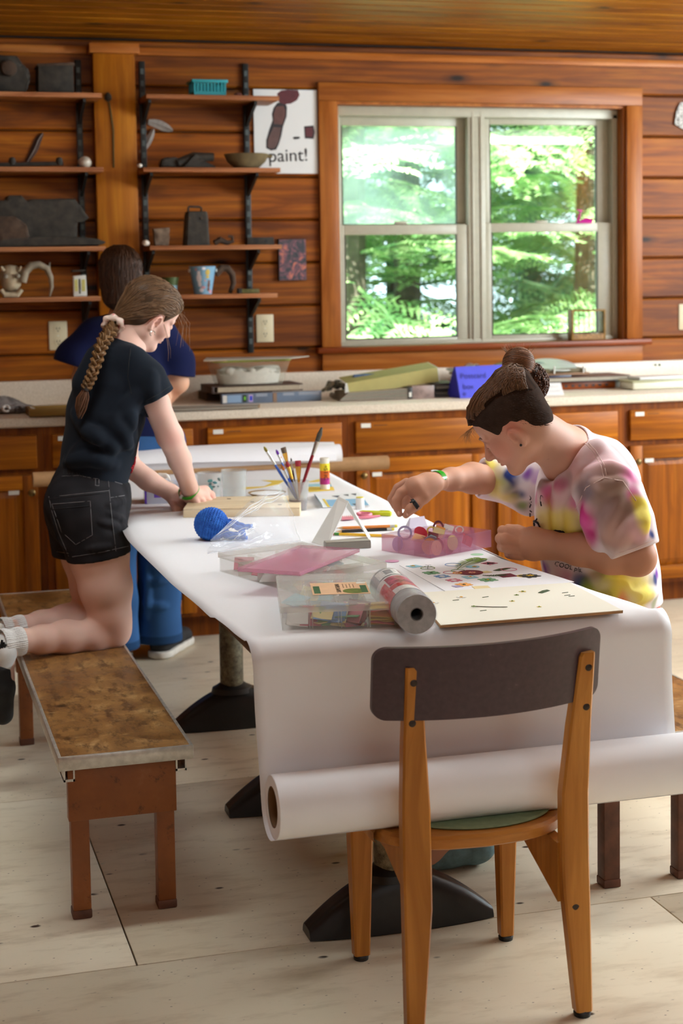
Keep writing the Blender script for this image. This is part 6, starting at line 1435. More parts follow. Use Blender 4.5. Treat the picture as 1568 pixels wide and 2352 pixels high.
for k in range(6):
    a = 2*math.pi*k/6+.3; s = e+qo @ V(R0*.35*math.cos(a), R0*.35*math.sin(a), 0); pts = []
    L_ = rnd(.05, .075)
    for j in range(14):
        f = j/13; p = s+axo*L_*f+qo @ V(.012*math.cos(a)*f+.005*math.cos(f*5+k), .012*math.sin(a)*f+.005*math.sin(f*5+k), 0); p.z = max(p.z, ZP+.007); pts.append(p)
    MB().tube(pts, [.0066+.0012*math.sin(j*1.9) for j in range(14)], 8).build('tentacle', M['yarn'], o)
# ---- clear bag
M['bag'] = plast('clear_bag_film', (230, 238, 246), .16, .05, 0, spec=1.)
M['bag_fold'] = plast('clear_bag_fold', (240, 246, 252), .32, .08, 0, spec=1.)
def bag_pt(u, v):
    # u left->right along the bag, v bottom->top
    bl, br = KZ(476, 1272, ZP), KZ(690, 1243, ZP); tl, tr = K(494, 1232, 4.30), K(646, 1112, 4.62)
    lo = bl.lerp(br, u); top = tl.lerp(tr, u**.8); top.z += .02*math.sin(math.pi*u)
    bow = .03*math.sin(math.pi*v)*math.sin(math.pi*u)
    p = lo.lerp(top, v); p.y -= bow; p.z += .012*math.sin(math.pi*v)*(1-u)
    p += V(.4, -1, .3)*(.0035*math.sin(u*23+v*7)+.0025*math.sin(u*9-v*17)+.002*math.sin(v*31+u*13))
    return p
def bag_back(u, v):
    p = bag_pt(u, v); p.y += .075*math.sin(math.pi*(.06+.94*u)*.5)*(1-v*.75); p.z = max(p.z, ZP+.0005); return p
o = empty('plastic_bag', KZ(580, 1262, ZP), 'crumpled clear plastic bag lying beside the crocheted toy', 'bag')
MB().sheet(bag_pt, 30, 20).build('front_film', M['bag'], o); MB().sheet(bag_back, 30, 20).build('back_film', M['bag'], o)
for k in range(6):
    u0, u1 = rnd(.0, .5), rnd(.35, 1.); v0, v1 = rnd(0, .9), rnd(.2, 1.); 
    MB().tube([bag_pt(u0+(u1-u0)*j/10, v0+(v1-v0)*j/10+.04*math.sin(j))+V(0, -.001, .0005) for j in range(11)], [.0003+.0006*math.sin(math.pi*j/10) for j in range(11)], 5).build('fold', M['bag_fold'], o)
for k in range(3): MB().tube([bag_pt(.02+.97*j/20, .9-.06*k+.02*math.sin(j+k)) + V(0, -.002, 0) for j in range(21)], .0011, 5).build('fold', M['bag_fold'], o)
MB().tube([bag_pt(j/24, 0.01) for j in range(25)], .0012, 5).build('seam', M['bag_fold'], o); MB().tube([bag_pt(1, j/14) for j in range(15)], .0009, 5).build('seam', M['bag_fold'], o)
# ---------------------------------------------------------------- figures: smooth-blended volumes meshed by surface nets
class Vol:
    def __init__(s, lo, hi, h):
        s.h = h; s.lo = np.array(lo, float); n = np.ceil((np.array(hi)-s.lo)/h).astype(int)+1
        s.ax = [s.lo[i]+h*np.arange(n[i]) for i in range(3)]; s.d = np.full(n, 1.0, 'f')
    def win(s, lo, hi):
        sl = []
        for i in range(3):
            a = int(np.clip(math.floor((lo[i]-s.lo[i])/s.h), 0, s.d.shape[i])); b = int(np.clip(math.ceil((hi[i]-s.lo[i])/s.h)+1, 0, s.d.shape[i])); sl.append(slice(a, b))
        X = s.ax[0][sl[0]][:, None, None]; Y = s.ax[1][sl[1]][None, :, None]; Z = s.ax[2][sl[2]][None, None, :]
        return tuple(sl), X, Y, Z
    def put(s, sl, e, k, op='u'):
        a = s.d[sl]
        if a.size == 0: return
        e = e.astype('f')
        if op == 'u':
            if k > 0: hh = np.maximum(k-np.abs(a-e), 0)/k; s.d[sl] = np.minimum(a, e)-hh*hh*k*.25
            else: s.d[sl] = np.minimum(a, e)
        else:                       # 's' subtract, 'i' intersect
            if op == 's': e = -e
            if k > 0: hh = np.maximum(k-np.abs(a-e), 0)/k; s.d[sl] = np.maximum(a, e)+hh*hh*k*.25
            else: s.d[sl] = np.maximum(a, e)
    def cap(s, a, b, ra, rb, k=.01, op='u', n=None, f=1.):
        a, b = np.array(a, float), np.array(b, float); R = max(ra, rb)*max(1, f)+k+3*s.h
        sl, X, Y, Z = s.win(np.minimum(a, b)-R, np.maximum(a, b)+R)
        px, py, pz = X-a[0], Y-a[1], Z-a[2]; ba = b-a
        if n is not None:           # stretched by f along n
            n = np.array(n, float); n /= np.linalg.norm(n); t = (px*n[0]+py*n[1]+pz*n[2])*(1/f-1)
            px, py, pz = px+t*n[0], py+t*n[1], pz+t*n[2]; ba = ba+n*(ba@n)*(1/f-1)
        q = max(ba@ba, 1e-12); t = np.clip((px*ba[0]+py*ba[1]+pz*ba[2])/q, 0, 1)
        e = np.sqrt((px-t*ba[0])**2+(py-t*ba[1])**2+(pz-t*ba[2])**2)-(ra+(rb-ra)*t)
        s.put(sl, e, k, op)
    def chain(s, pts, k=.01, **kw):
        for (a, ra), (b, rb) in zip(pts[:-1], pts[1:]): s.cap(a, b, ra, rb, k, **kw)
    def ell(s, c, r, rot=None, k=.01, op='u'):
        c = np.array(c, float); r = np.array(r, float); R = r.max()+k+3*s.h
        sl, X, Y, Z = s.win(c-R, c+R); p = [X-c[0], Y-c[1], Z-c[2]]
        if rot is not None: m = np.array(rot); p = [p[0]*m[0][i]+p[1]*m[1][i]+p[2]*m[2][i] for i in range(3)]
        k0 = np.sqrt(sum((p[i]/r[i])**2 for i in range(3))); k1 = np.sqrt(sum((p[i]/r[i]**2)**2 for i in range(3)))+1e-9
        s.put(sl, k0*(k0-1)/k1, k, op)
    def plane(s, p, n, k=.004):      # keep the side n points away from
        n = np.array(n, float); n /= np.linalg.norm(n); sl, X, Y, Z = s.win(s.lo, s.lo+s.h*np.array(s.d.shape))
        s.put(sl, (X-p[0])*n[0]+(Y-p[1])*n[1]+(Z-p[2])*n[2], k, 'i')
    def hit(s, px, py, off=0.):
        r = ray(px, py); r = r/np.linalg.norm(r); o = np.array([0, 0, EYE]); hi = s.lo+s.h*(np.array(s.d.shape)-1)
        with np.errstate(divide='ignore'): t0 = (s.lo-o)/r; t1 = (hi-o)/r
        ta = max(np.minimum(t0, t1).max(), 0); tb = np.maximum(t0, t1).min()
        if tb <= ta: return None
        T = np.arange(ta, tb, s.h*.3); P = o+r*T[:, None]; I = np.clip(np.round((P-s.lo)/s.h).astype(int), 0, np.array(s.d.shape)-1)
        v = s.d[I[:, 0], I[:, 1], I[:, 2]]; w = np.nonzero(v < 0)[0]
        if len(w) == 0: return None
        i = w[0]; f = 0. if i == 0 else v[i-1]/(v[i-1]-v[i]+1e-9); t = T[max(i-1, 0)]+(T[1]-T[0])*f
        return Vector(o+r*(t-off))
    def mesh(s, name, smooth=2):
        d = s.d; d[0] = d[-1] = 1; d[:, 0] = d[:, -1] = 1; d[:, :, 0] = d[:, :, -1] = 1
        S = d < 0; c = [S[a:S.shape[0]-1+a, b:S.shape[1]-1+b, e:S.shape[2]-1+e] for a in (0, 1) for b in (0, 1) for e in (0, 1)]
        cnt = sum(x.astype('u1') for x in c); act = (cnt > 0) & (cnt < 8); idx = np.argwhere(act); N = len(idx)
        lut = np.full(act.shape, -1, 'i4'); lut[act] = np.arange(N)
        off = np.array([(a, b, e) for a in (0, 1) for b in (0, 1) for e in (0, 1)])
        val = np.stack([d[idx[:, 0]+o[0], idx[:, 1]+o[1], idx[:, 2]+o[2]] for o in off], 1)
        acc = np.zeros((N, 3)); m = np.zeros(N)
        for i in range(8):
            for j in range(i+1, 8):
                if np.abs(off[i]-off[j]).sum() != 1: continue
                x = (val[:, i] < 0) != (val[:, j] < 0); t = np.where(x, val[:, i]/(val[:, i]-val[:, j]+1e-12), 0)
                acc += np.where(x[:, None], off[i]+t[:, None]*(off[j]-off[i]), 0); m += x
        v = s.lo+s.h*(idx+acc/np.maximum(m, 1)[:, None]); F = []
        for ax in range(3):
            a = [slice(None)]*3; b = [slice(None)]*3; a[ax] = slice(0, -1); b[ax] = slice(1, None)
            A, B = S[tuple(a)], S[tuple(b)]; e = np.argwhere(A != B); u, w = [(1, 2), (2, 0), (0, 1)][ax]
            ins = A[e[:, 0], e[:, 1], e[:, 2]]; q = []
            for du, dw in ((-1, -1), (0, -1), (0, 0), (-1, 0)):
                g = e.copy(); g[:, u] += du; g[:, w] += dw; q.append(lut[g[:, 0], g[:, 1], g[:, 2]])
            q = np.stack(q, 1); q[~ins] = q[~ins][:, ::-1]; F.append(q)
        F = np.concatenate(F)
        for _ in range(smooth):
            sm = np.zeros_like(v); k = np.zeros(N)
            for i in range(4):
                a, b = F[:, i], F[:, (i+1) % 4]; np.add.at(sm, a, v[b]); np.add.at(k, a, 1); np.add.at(sm, b, v[a]); np.add.at(k, b, 1)
            v = v*.5+.5*sm/np.maximum(k, 1)[:, None]
        me = bpy.data.meshes.new(name); me.vertices.add(N); me.vertices.foreach_set('co', v.astype('f').ravel())
        me.loops.add(F.size); me.loops.foreach_set('vertex_index', F.astype('i4').ravel()); me.polygons.add(len(F))
        me.polygons.foreach_set('loop_start', np.arange(0, F.size, 4, dtype='i4')); me.update(calc_edges=True); me.validate(); me.shade_smooth()
        return me, v
def paint(me, col):
    at = me.color_attributes.new('Col', 'FLOAT_COLOR', 'POINT'); c = np.ones((len(me.vertices), 4), 'f'); c[:, :3] = col; at.data.foreach_set('color', c.ravel())
def vc_mat(name, rough=.6, sss=0., bump=None, spec=.4, sheen=0.):
    t = NT(name); a = t.new('ShaderNodeAttribute', attribute_name='Col')
    if bump: t.bump(t.noise(t.coords((1, 1, 1)), bump[0], 3), bump[1], bump[2])
    kw = {'Specular IOR Level': spec}
    if sss: kw.update({'Subsurface Weight': sss, 'Subsurface Radius': (.012, .004, .002), 'Subsurface Scale': .6})
    if sheen: kw.update({'Sheen Weight': sheen})
    return t.out(a.outputs['Color'], Roughness=rough, **kw)
M['skin'] = vc_mat('skin', .6, .12, (260, .06, .001), .28); M['cloth'] = vc_mat('knit_cotton', .95, 0, (420, .16, .001), .12, .03); M['denim'] = vc_mat('denim', .95, 0, (300, .3, .0012), .12, .0)
M['hairm'] = vc_mat('hair', .5, 0, None, .3)
def lin(*c): return np.array(srgb(*c)[:3])
def vnoise(v, sc, seed=0):
    p = np.asarray(v)*sc+seed*7.3; x, y, z = p[:, 0], p[:, 1], p[:, 2]
    return (np.sin(x*1.3+1.7*np.sin(y*.9+seed))+np.sin(y*1.7+1.3*np.sin(z*1.1+x*.3))+np.sin(z*1.5+1.9*np.sin(x*.8+y*.5)))/3
class Fig:               # points given as (px, py, depth, radius in pixels)
    def __init__(s, vol): s.v = vol
    def P(s, q): return np.array(K(q[0], q[1], q[2])), q[3]*mpp(*q[:3])
    def chain(s, pts, k=.012, **kw): s.v.chain([s.P(q) for q in pts], k, **kw)
def head_frame(px, py, Y, f2, away):
    """f2: facing direction in the picture plane (x right, y up); away: degrees turned from the viewer."""
    d = Vector(ray(px, py)).normalized(); r = d.cross(V(0, 0, 1)).normalized(); u = r.cross(d)
    F0 = (r*f2[0]+u*f2[1]).normalized(); U = F0.cross(d) if f2[0] < 0 else d.cross(F0)
    U = U.normalized()
    if U.z < 0: U = -U
    F = (F0*math.cos(D(away))+d*math.sin(D(away))).normalized(); Lv = U.cross(F).normalized()
    return K(px, py, Y), F, Lv, U
class Head:
    def __init__(s, fr, h, nose=0., ear=.86, eo=(0, 0)): s.eo = eo; s.nose = nose; s.ez = ear; s.o, s.F, s.L, s.U = fr; s.h = h; s.R = np.array([list(s.F), list(s.L), list(s.U)]).T
    def w(s, f, l, u): return np.array(s.o+(s.F*f+s.L*l+s.U*u)*s.h)
    def loc(s, v): return (np.asarray(v)-np.array(s.o)) @ s.R / s.h
    def build(s, vol, ears=(1, -1)):
        h = s.h; R = s.R; E = lambda c, r, k=.02, op='u', rot=None: vol.ell(s.w(*c), np.array(r)*h, R if rot is None else rot, k*h, op)
        C = lambda a, b, ra, rb, k=.03, op='u': vol.cap(s.w(*a), s.w(*b), ra*h, rb*h, k*h, op)
        E((-.05, 0, .15), (.425, .345, .355), .05); E((.14, 0, -.10), (.25, .255, .37), .08); E((.10, 0, .2), (.30, .30, .27), .06)
        for sg in (1, -1):
            C((.02, sg*.215, -.27), (.27, sg*.05, -.40), .075, .075, .09)
            C((.02, sg*.225, -.05), (.02, sg*.215, -.27), .09, .075, .09)
            E((.235, sg*.165, -.12), (.12, .11, .12), .08)
            C((.372, sg*.06, .075), (.31, sg*.20, .06), .038, .034, .05)
            E((.405, sg*.145, -.005), (.055, .075, .042), .05, 's')
            E((.325, sg*.14, -.012), (.062, .068, .056), .012)
        C((.30, -.03, -.415), (.30, .03, -.415), .078, .078, .06)
        n_ = s.nose; C((.365, 0, .05), (.435+n_, 0, -.125), .034, .042+n_*.3, .05); E((.445+n_, 0, -.142), (.046, .044, .038), .03)
        for sg in (1, -1): E((.405+n_*.7, sg*.042, -.155), (.046+n_*.4, .03, .03), .03)
        E((.335, 0, -.23), (.075, .13, .075), .05)
        E((.393, 0, -.245), (.03, .08, .02), .015); E((.388, 0, -.288), (.03, .068, .024), .015); E((.43, 0, -.2665), (.04, .09, .0045), .012, 's')
        E((.395, 0, -.21), (.02, .012, .03), .02, 's')
        for sg in ears: s.ear(vol, sg)
    def ear(s, vol, sg):
        h = s.h; a = D(-14); b = D(22)*sg
        F2 = (s.F*math.cos(a)+s.U*math.sin(a)); U2 = (s.U*math.cos(a)-s.F*math.sin(a)); L2 = s.L*sg
        n = (L2*math.cos(D(24))+F2*math.sin(D(24))).normalized(); f = U2.cross(n); f = f if f.dot(F2) > 0 else -f
        R = np.array([list(f), list(n), list(U2)]).T; c = Vector(s.w(-.05+s.eo[0], sg*.318, -.045+s.eo[1])); h = h*s.ez; g = lambda x, y, z: np.array(c+(f*x+n*y+U2*z)*h)
        vol.ell(g(0, 0, 0), np.array((.095, .032, .155))*h, R, .02*h)
        rim = [g(.055*math.cos(t)*1.35-.004, .03, .115*math.sin(t)*1.12+.012) for t in np.linspace(D(-15), D(250), 14)]
        for p, q in zip(rim[:-1], rim[1:]): vol.cap(p, q, .0185*h, .0185*h, .008*h)
        vol.ell(g(.006, .046, .0), np.array((.05, .04, .085))*h, R, .008*h, 's'); vol.ell(g(-.016, .04, .072), np.array((.036, .03, .036))*h, R, .008*h, 's'); vol.ell(g(.014, .03, -.01), np.array((.022, .05, .04))*h, R, .006*h, 's')
        vol.ell(g(.058, .028, -.02), np.array((.018, .022, .03))*h, R, .012*h); vol.ell(g(.005, .02, -.135), np.array((.042, .026, .042))*h, R, .016*h)
        s.lobe = Vector(g(.0, .045, -.15)); s.earc = Vector(g(0, .03, 0))
def onto(vol, p, c, lift=.0005):     # bring a point to the surface, coming from outside towards c
    p, c = np.array(p, float), np.array(c, float); d = c-p; L = np.linalg.norm(d); d /= L; T = np.arange(-.03, L, .0006); P = p+d*T[:, None]
    I = np.clip(np.round((P-vol.lo)/vol.h).astype(int), 0, np.array(vol.d.shape)-1); w = np.nonzero(vol.d[I[:, 0], I[:, 1], I[:, 2]] < 0)[0]
    return Vector(p) if len(w) == 0 else Vector(c+(-d)*(L-T[w[0]]+lift))
def join(parts, name):
    V_ = []; F_ = []; n = 0
    for me, v in parts:
        V_.append(v); f = np.empty(len(me.loops), 'i4'); me.loops.foreach_get('vertex_index', f); F_.append(f.reshape(-1, 4)+n); n += len(v); bpy.data.meshes.remove(me)
    v = np.concatenate(V_); F = np.concatenate(F_); me = bpy.data.meshes.new(name); me.vertices.add(len(v)); me.vertices.foreach_set('co', v.astype('f').ravel())
    me.loops.add(F.size); me.loops.foreach_set('vertex_index', F.astype('i4').ravel()); me.polygons.add(len(F)); me.polygons.foreach_set('loop_start', np.arange(0, F.size, 4, dtype='i4'))
    me.update(calc_edges=True); me.validate(); me.shade_smooth(); return me, v
def skin_color(v, base, spots):
    c = np.tile(lin(*base), (len(v), 1)); n = vnoise(v, 34); c = c*(1+.045*n[:, None])
    for p, r, col, a in spots:
        w = a*np.exp(-((v-np.array(p))**2).sum(1)/(r*r)); c = c*(1-w[:, None])+lin(*col)*w[:, None]
    return c
def strand_mesh(name, strands, base, var, mat, parent, r=.0012, n=4):
    b = MB(); cols = []
    for st in strands:
        k0 = len(b.v); L = len(st); b.tube(st, [r*(.35+.65*min(1, 4*(1-j/(L-1))+.15)) for j in range(L)], n, False)
        f = 1+random.uniform(-var, var*1.25); cols.append((len(b.v)-k0, f))
    me = fmesh(name, b.v, b.f, True); c = np.concatenate([np.tile(lin(*base)*f, (k, 1)) for k, f in cols]); paint(me, c)
    o = link(name, me, mat, parent); o['kind'] = 'stuff'; return o
def cut_mesh(vol, name, mat, parent, colf, smooth=2):
    me, v = vol.mesh(name, smooth); paint(me, colf(v)); return link(name, me, mat, parent), v
def seam(vol, pts, rad, mat, name, parent, off=.0008, flat=None):
    P = [vol.hit(*p, off) for p in pts]; P = [p for p in P if p is not None]
    if len(P) > 1: return MB().tube(P, rad, 6).build(name, mat, parent)
def dense(pts, n=6):
    out = []
    for a, b in zip(pts[:-1], pts[1:]):
        for i in range(n): out.append((a[0]+(b[0]-a[0])*i/n, a[1]+(b[1]-a[1])*i/n))
    return out+[pts[-1]]
def band(c, axis, r, w, th, mat, name, parent, sq=1.):
    return MB().lathe([(r, -w/2), (r+th, -w/2), (r+th, w/2), (r, w/2), (r, -w/2)], c, 36, axis, False, sx=1., sy=sq).build(name, mat, parent)
def px_text(vol, body, px, py, size, ang, mat, name, parent, sx=1.):
    cu = bpy.data.curves.new(name, 'FONT'); cu.body = body; cu.size = 1; cu.extrude = .02; o = bpy.data.objects.new(name, cu); COL.objects.link(o)
    me = bpy.data.meshes.new_from_object(o.evaluated_get(bpy.context.evaluated_depsgraph_get())); bpy.data.objects.remove(o)
    ca, sa = math.cos(D(ang)), math.sin(D(ang))
    for v in me.vertices:
        x, y = v.co.x*size*sx, v.co.y*size; q = vol.hit(px+x*ca+y*sa, py+x*sa-y*ca, .0006+(.0008 if v.co.z > 0 else 0))
        if q is not None: v.co = q
    me.materials.clear(); return link(name, me, mat, parent)
# ================================================================ girl in black, kneeling on the bench
YN, YF, YM = 4.78, 4.98, 4.90
hA = Head(head_frame(342, 720, 4.90, (.84, -.54), 24), .203, 0., .84, (.07, -.025))
va = Vol((.22, 4.42, .32), (1.16, 5.30, 1.56), .0033); g = Fig(va)
vha = Vol(hA.o-V(.145, .145, .15), hA.o+V(.145, .145, .15), .0021); hA.build(vha, (-1, 1)); vha.cap(hA.w(-.13, 0, -.16), np.array(K(288, 800, 4.9)), .048, .055, .03)
NA = dict(n=(0, 1, 0))
va.cap(hA.w(-.13, 0, -.16), np.array(K(288, 800, 4.9)), .048, .055, .03)
g.chain([(288, 800, 4.9, 40), (255, 880, 4.9, 62), (238, 960, 4.9, 66), (222, 1040, 4.9, 62), (205, 1120, 4.88, 70)], .03, n=(0, 1, 0), f=1.3)
# near arm and hand
g.chain([(318, 842, 4.79, 34), (357, 925, 4.79, 31), (390, 1002, 4.82, 29.5), (412, 1055, 4.90, 26), (433, 1116, 4.985, 19.5)], .015)
g.chain([(433, 1116, 4.985, 19), (440, 1136, 5.0, 21), (462, 1138, 5.02, 20)], .012, n=(0, 1, 0), f=1.15)
g.chain([(448, 1134, 5.03, 17), (470, 1128, 5.06, 14)], .012)
for fing in ([(464, 1128, 5.05, 11.5), (484, 1137, 5.06, 10), (489, 1153, 5.04, 9), (476, 1168, 5.02, 7.5)],       # index
             [(460, 1138, 5.02, 11.5), (478, 1150, 5.01, 9.5), (477, 1164, 5.0, 8.5), (466, 1166, 4.99, 7.5)],
             [(452, 1142, 5.0, 11), (466, 1156, 4.98, 9), (463, 1168, 4.97, 8), (454, 1168, 4.97, 7)],
             [(444, 1144, 4.98, 10), (454, 1160, 4.96, 8), (450, 1169, 4.96, 7), (444, 1168, 4.96, 6.5)],
             [(436, 1142, 5.04, 11), (447, 1158, 5.06, 9), (462, 1163, 5.06, 8)]):                                   # thumb
    g.chain(fing, .004)
# far arm and hand
g.chain([(326, 850, 5.02, 32), (296, 960, 5.10, 29), (287, 1062, 5.10, 27), (340, 1103, 5.08, 23), (392, 1131, 5.07, 19)], .015)
g.chain([(392, 1131, 5.07, 18), (408, 1146, 5.06, 21), (420, 1158, 5.06, 18)], .012, n=(0, 1, 0), f=1.2)
for fing in ([(416, 1160, 5.05, 11), (424, 1172, 5.03, 9.5), (420, 1183, 5.02, 7.5)], [(410, 1162, 5.05, 11), (416, 1174, 5.02, 9.5), (413, 1185, 5.01, 7.5)],
             [(404, 1160, 5.04, 10.5), (409, 1172, 5.0, 9), (408, 1182, 4.99, 7.5)], [(398, 1156, 5.04, 9.5), (402, 1168, 5.0, 8), (403, 1177, 4.99, 6.5)], [(416, 1150, 5.08, 10), (428, 1156, 5.09, 9), (437, 1164, 5.08, 7.5)]):
    g.chain(fing, .004)
# legs
g.chain([(208, 1170, 4.80, 74), (226, 1270, 4.79, 67), (243, 1350, 4.775, 58), (253, 1420, 4.77, 46), (259, 1448, 4.77, 40)], .025)
g.chain([(259, 1448, 4.77, 38), (215, 1462, 4.755, 36), (150, 1463, 4.73, 37), (95, 1469, 4.70, 31), (45, 1472, 4.67, 25), (22, 1476, 4.66, 25)], .02)
va.ell(np.array(K(270, 1432, 4.755)), (.03, .035, .04), None, .02)
g.chain([(190, 1175, 4.98, 66), (205, 1270, 4.98, 62), (218, 1350, 4.985, 53), (230, 1405, 4.985, 42)], .025)
g.chain([(230, 1405, 4.985, 38), (150, 1424, 4.96, 34), (95, 1433, 4.92, 29), (45, 1441, 4.88, 24), (20, 1446, 4.87, 23)], .02)
# feet hang over the bench's edge
g.chain([(22, 1476, 4.66, 25), (8, 1500, 4.65, 27), (6, 1560, 4.66, 25), (8, 1622, 4.68, 22)], .015)
g.chain([(20, 1446, 4.87, 23), (-4, 1470, 4.86, 26), (-14, 1560, 4.88, 23)], .015)
girl = empty('person', K(205, 1490, 4.85), 'girl in black tee and black denim shorts kneeling on the bench, leaning over the table', 'person')
me, v = join([va.mesh('a'), vha.mesh('b')], 'body')
L_ = hA.loc(v); head_m = (np.abs(L_[:, 1]) < .42) & (L_[:, 2] > -.5) & (L_[:, 2] < .6) & (np.abs(L_[:, 0]) < .6)
nearear = hA.earc
sp = [(hA.w(.25, -.19, -.12), .035, (226, 160, 146), .35), (hA.w(.39, 0, -.262), .013, (190, 104, 100), .8), (K(250, 1440, 4.73), .05, (196, 130, 108), .45), (K(395, 1005, 4.79), .035, (222, 160, 146), .5), (K(480, 1150, 5.03), .04, (216, 140, 124), .5), (K(420, 1175, 5.03), .05, (200, 124, 108), .4)]
hA_ear = [hA.w(-.035, s*.345, -.02) for s in (1, -1)]
for e in hA_ear: sp.append((e, .022, (226, 150, 136), .5))
for q in ((118, 1466, 4.68), (278, 1300, 4.74)): sp.append((K(*q), .003, (120, 60, 50), .8))
paint(me, skin_color(v, (226, 186, 170), sp)); link('body', me, M['skin'], girl)
# black tee
ts = Vol((.36, 4.58, .84), (1.02, 5.24, 1.46), .0035); g = Fig(ts)
g.chain([(262, 835, 4.9, 62), (256, 880, 4.9, 76)], .03, n=(0, 1, 0), f=1.45)
g.chain([(256, 880, 4.9, 76), (243, 950, 4.9, 85), (228, 1030, 4.9, 79), (214, 1092, 4.89, 80)], .03, n=(0, 1, 0), f=1.38)
g.chain([(286, 806, 4.9, 36), (262, 840, 4.9, 60)], .03, n=(0, 1, 0), f=1.3)
g.chain([(304, 836, 4.80, 42), (335, 872, 4.79, 43), (362, 915, 4.785, 37), (372, 935, 4.785, 36)], .03)
g.chain([(308, 842, 5.02, 42), (330, 880, 5.04, 42), (345, 940, 5.07, 38)], .03)
g.chain([(230, 830, 4.84, 36), (200, 880, 4.84, 34)], .03, n=(0, 1, 0), f=1.2)
def fold(vol, pts, r, k=.014, sink=.3):
    P = [vol.hit(*p, -r*sink) for p in dense(pts, 4)]; P = [np.array(p) for p in P if p is not None]
    for i, (a, b) in enumerate(zip(P[:-1], P[1:])):
        if np.linalg.norm(a-b) < .05: e = math.sin(math.pi*(i+.6)/(len(P)+.2)); vol.cap(a, b, r*max(.25, e), r*max(.25, e), k)
for pts in ([(320, 930), (270, 985), (215, 1010), (165, 1045)], [(300, 960), (280, 1010), (230, 1048), (170, 1058)], [(310, 900), (300, 950), (306, 1010)], [(245, 965), (275, 985), (300, 1030)], [(190, 985), (240, 1005), (262, 1030)], [(350, 860), (345, 890), (352, 915)], [(322, 905), (290, 930), (262, 960)], [(170, 950), (200, 990), (230, 1010)], [(150, 1062), (200, 1052), (262, 1066)]):
    fold(ts, pts, .0075, .03, .55)
E_ = K(362, 911, 4.785); d1 = (Vector(ray(362, 911))).normalized(); 
ts.cap(np.array(K(350, 895, 4.79)), np.array(K(392, 975, 4.79)), .036, .041, .006, 's')
ts.cap(np.array(K(347, 945, 5.07)), np.array(K(352, 985, 5.07)), .045, .05, .006, 's')
ts.cap(np.array(K(300, 770, 4.9)), np.array(K(289, 792, 4.9)), .05, .046, .006, 's')
# hem: the shirt ends along a slanting line at the waist
p1, p2 = K(133, 1072, 4.9), K(292, 1119, 4.9); dirv = (p2-p1).normalized(); nrm = V(dirv.z, 0, -dirv.x); nrm = nrm if nrm.z < 0 else -nrm
sl, X, Y_, Z_ = ts.win(ts.lo, ts.lo+ts.h*np.array(ts.d.shape)); curve = .03*np.clip((X-p1.x)/.2, 0, 1)*np.clip(1-(X-p1.x)/.24, 0, 1)*4*.4
ts.put(sl, (X-p1.x)*nrm.x+(Z_-p1.z+curve)*nrm.z+0*Y_, .006, 'i')
q1 = K(330, 929, 4.79); q2 = K(396, 893, 4.79); dv = (q2-q1); nn = V(-dv.z, 0, dv.x); nn = nn if nn.z < 0 else -nn
sl, X, Y_, Z_ = ts.win((q1.x-.03, 4.6, .9), (q2.x+.1, 4.895, q2.z+.02)); ln = nn.normalized()
msk = ((X-q1.x)*ln.x+(Z_-q1.z)*ln.z+0*Y_); side = ((X-q1.x)*dv.normalized().x+(Z_-q1.z)*dv.normalized().z+0*Y_)
e = np.where(side > -.004, msk, -1.); ts.put(sl, e, .003, 'i')
tee, tv = cut_mesh(ts, 'tee_shirt', M['cloth'], girl, lambda v: np.tile(lin(25, 31, 40), (len(v), 1))*(1+.12*vnoise(v, 40)[:, None]))
tee['label'] = 'black short-sleeved tee'
seamc = plain('black_seam', (16, 20, 26), .9)
seam(ts, dense([(300, 800), (296, 830), (293, 865), (302, 905)]), .0016, seamc, 'sleeve_seam', tee, .0002)
seam(ts, dense([(333, 922), (362, 906), (392, 886)]), .0013, seamc, 'sleeve_hem', tee, .0002)
redm = plain('red_shirt_print', (196, 24, 44), .7)
for a in ([(311, 1050), (308, 1066), (301, 1076)], [(310, 1060), (307, 1078), (300, 1086)], [(308, 1072), (302, 1082)]): seam(ts, dense(a), .0028, redm, 'red_print', tee, .0002)
# black denim shorts
sh = Vol((.34, 4.60, .58), (.82, 5.18, 1.0), .0034); g = Fig(sh)
g.chain([(216, 1078, 4.89, 76), (206, 1140, 4.885, 90), (200, 1180, 4.885, 92)], .03, n=(0, 1, 0), f=1.3)
sh.ell(np.array(K(160, 1160, 4.81)), (.075, .085, .085), None, .03); sh.ell(np.array(K(152, 1160, 4.97)), (.068, .08, .085), None, .03)
g.chain([(206, 1185, 4.80, 82), (233, 1300, 4.785, 72)], .02); g.chain([(182, 1190, 4.98, 74), (192, 1310, 4.98, 66)], .02)
for pts in ([(250, 1180), (285, 1195)], [(262, 1215), (298, 1208)], [(230, 1200), (265, 1205)], [(120, 1180), (135, 1230), (150, 1260)], [(200, 1262), (250, 1255)], [(285, 1150), (250, 1160)]): fold(sh, pts, .006)
def cutline(vol, a, b, Y, y0, y1, up):
    a, b = K(*a, Y), K(*b, Y); dv = (b-a).normalized(); nn = V(-dv.z, 0, dv.x); nn = nn if (nn.z > 0) == up else -nn
    lo, hi = vol.lo.copy(), vol.lo+vol.h*np.array(vol.d.shape); lo[1] = y0; hi[1] = y1
    sl, X, Yy, Z = vol.win(lo, hi); vol.put(sl, (X-a.x)*nn.x+(Z-a.z)*nn.z+0*Yy, .004, 'i')
cutline(sh, (138, 1066), (292, 1106), 4.89, 4.5, 5.3, True)
cutline(sh, (166, 1291), (302, 1264), 4.785, 4.5, 4.888, False); cutline(sh, (129, 1279), (260, 1279), 4.98, 4.888, 5.3, False)
sh.cap(np.array(K(228, 1270, 4.785)), np.array(K(240, 1330, 4.78)), 64*.00134, 66*.00134, .004, 's'); sh.cap(np.array(K(200, 1265, 4.985)), np.array(K(210, 1330, 4.985)), 58*.00134, 60*.00134, .004, 's')
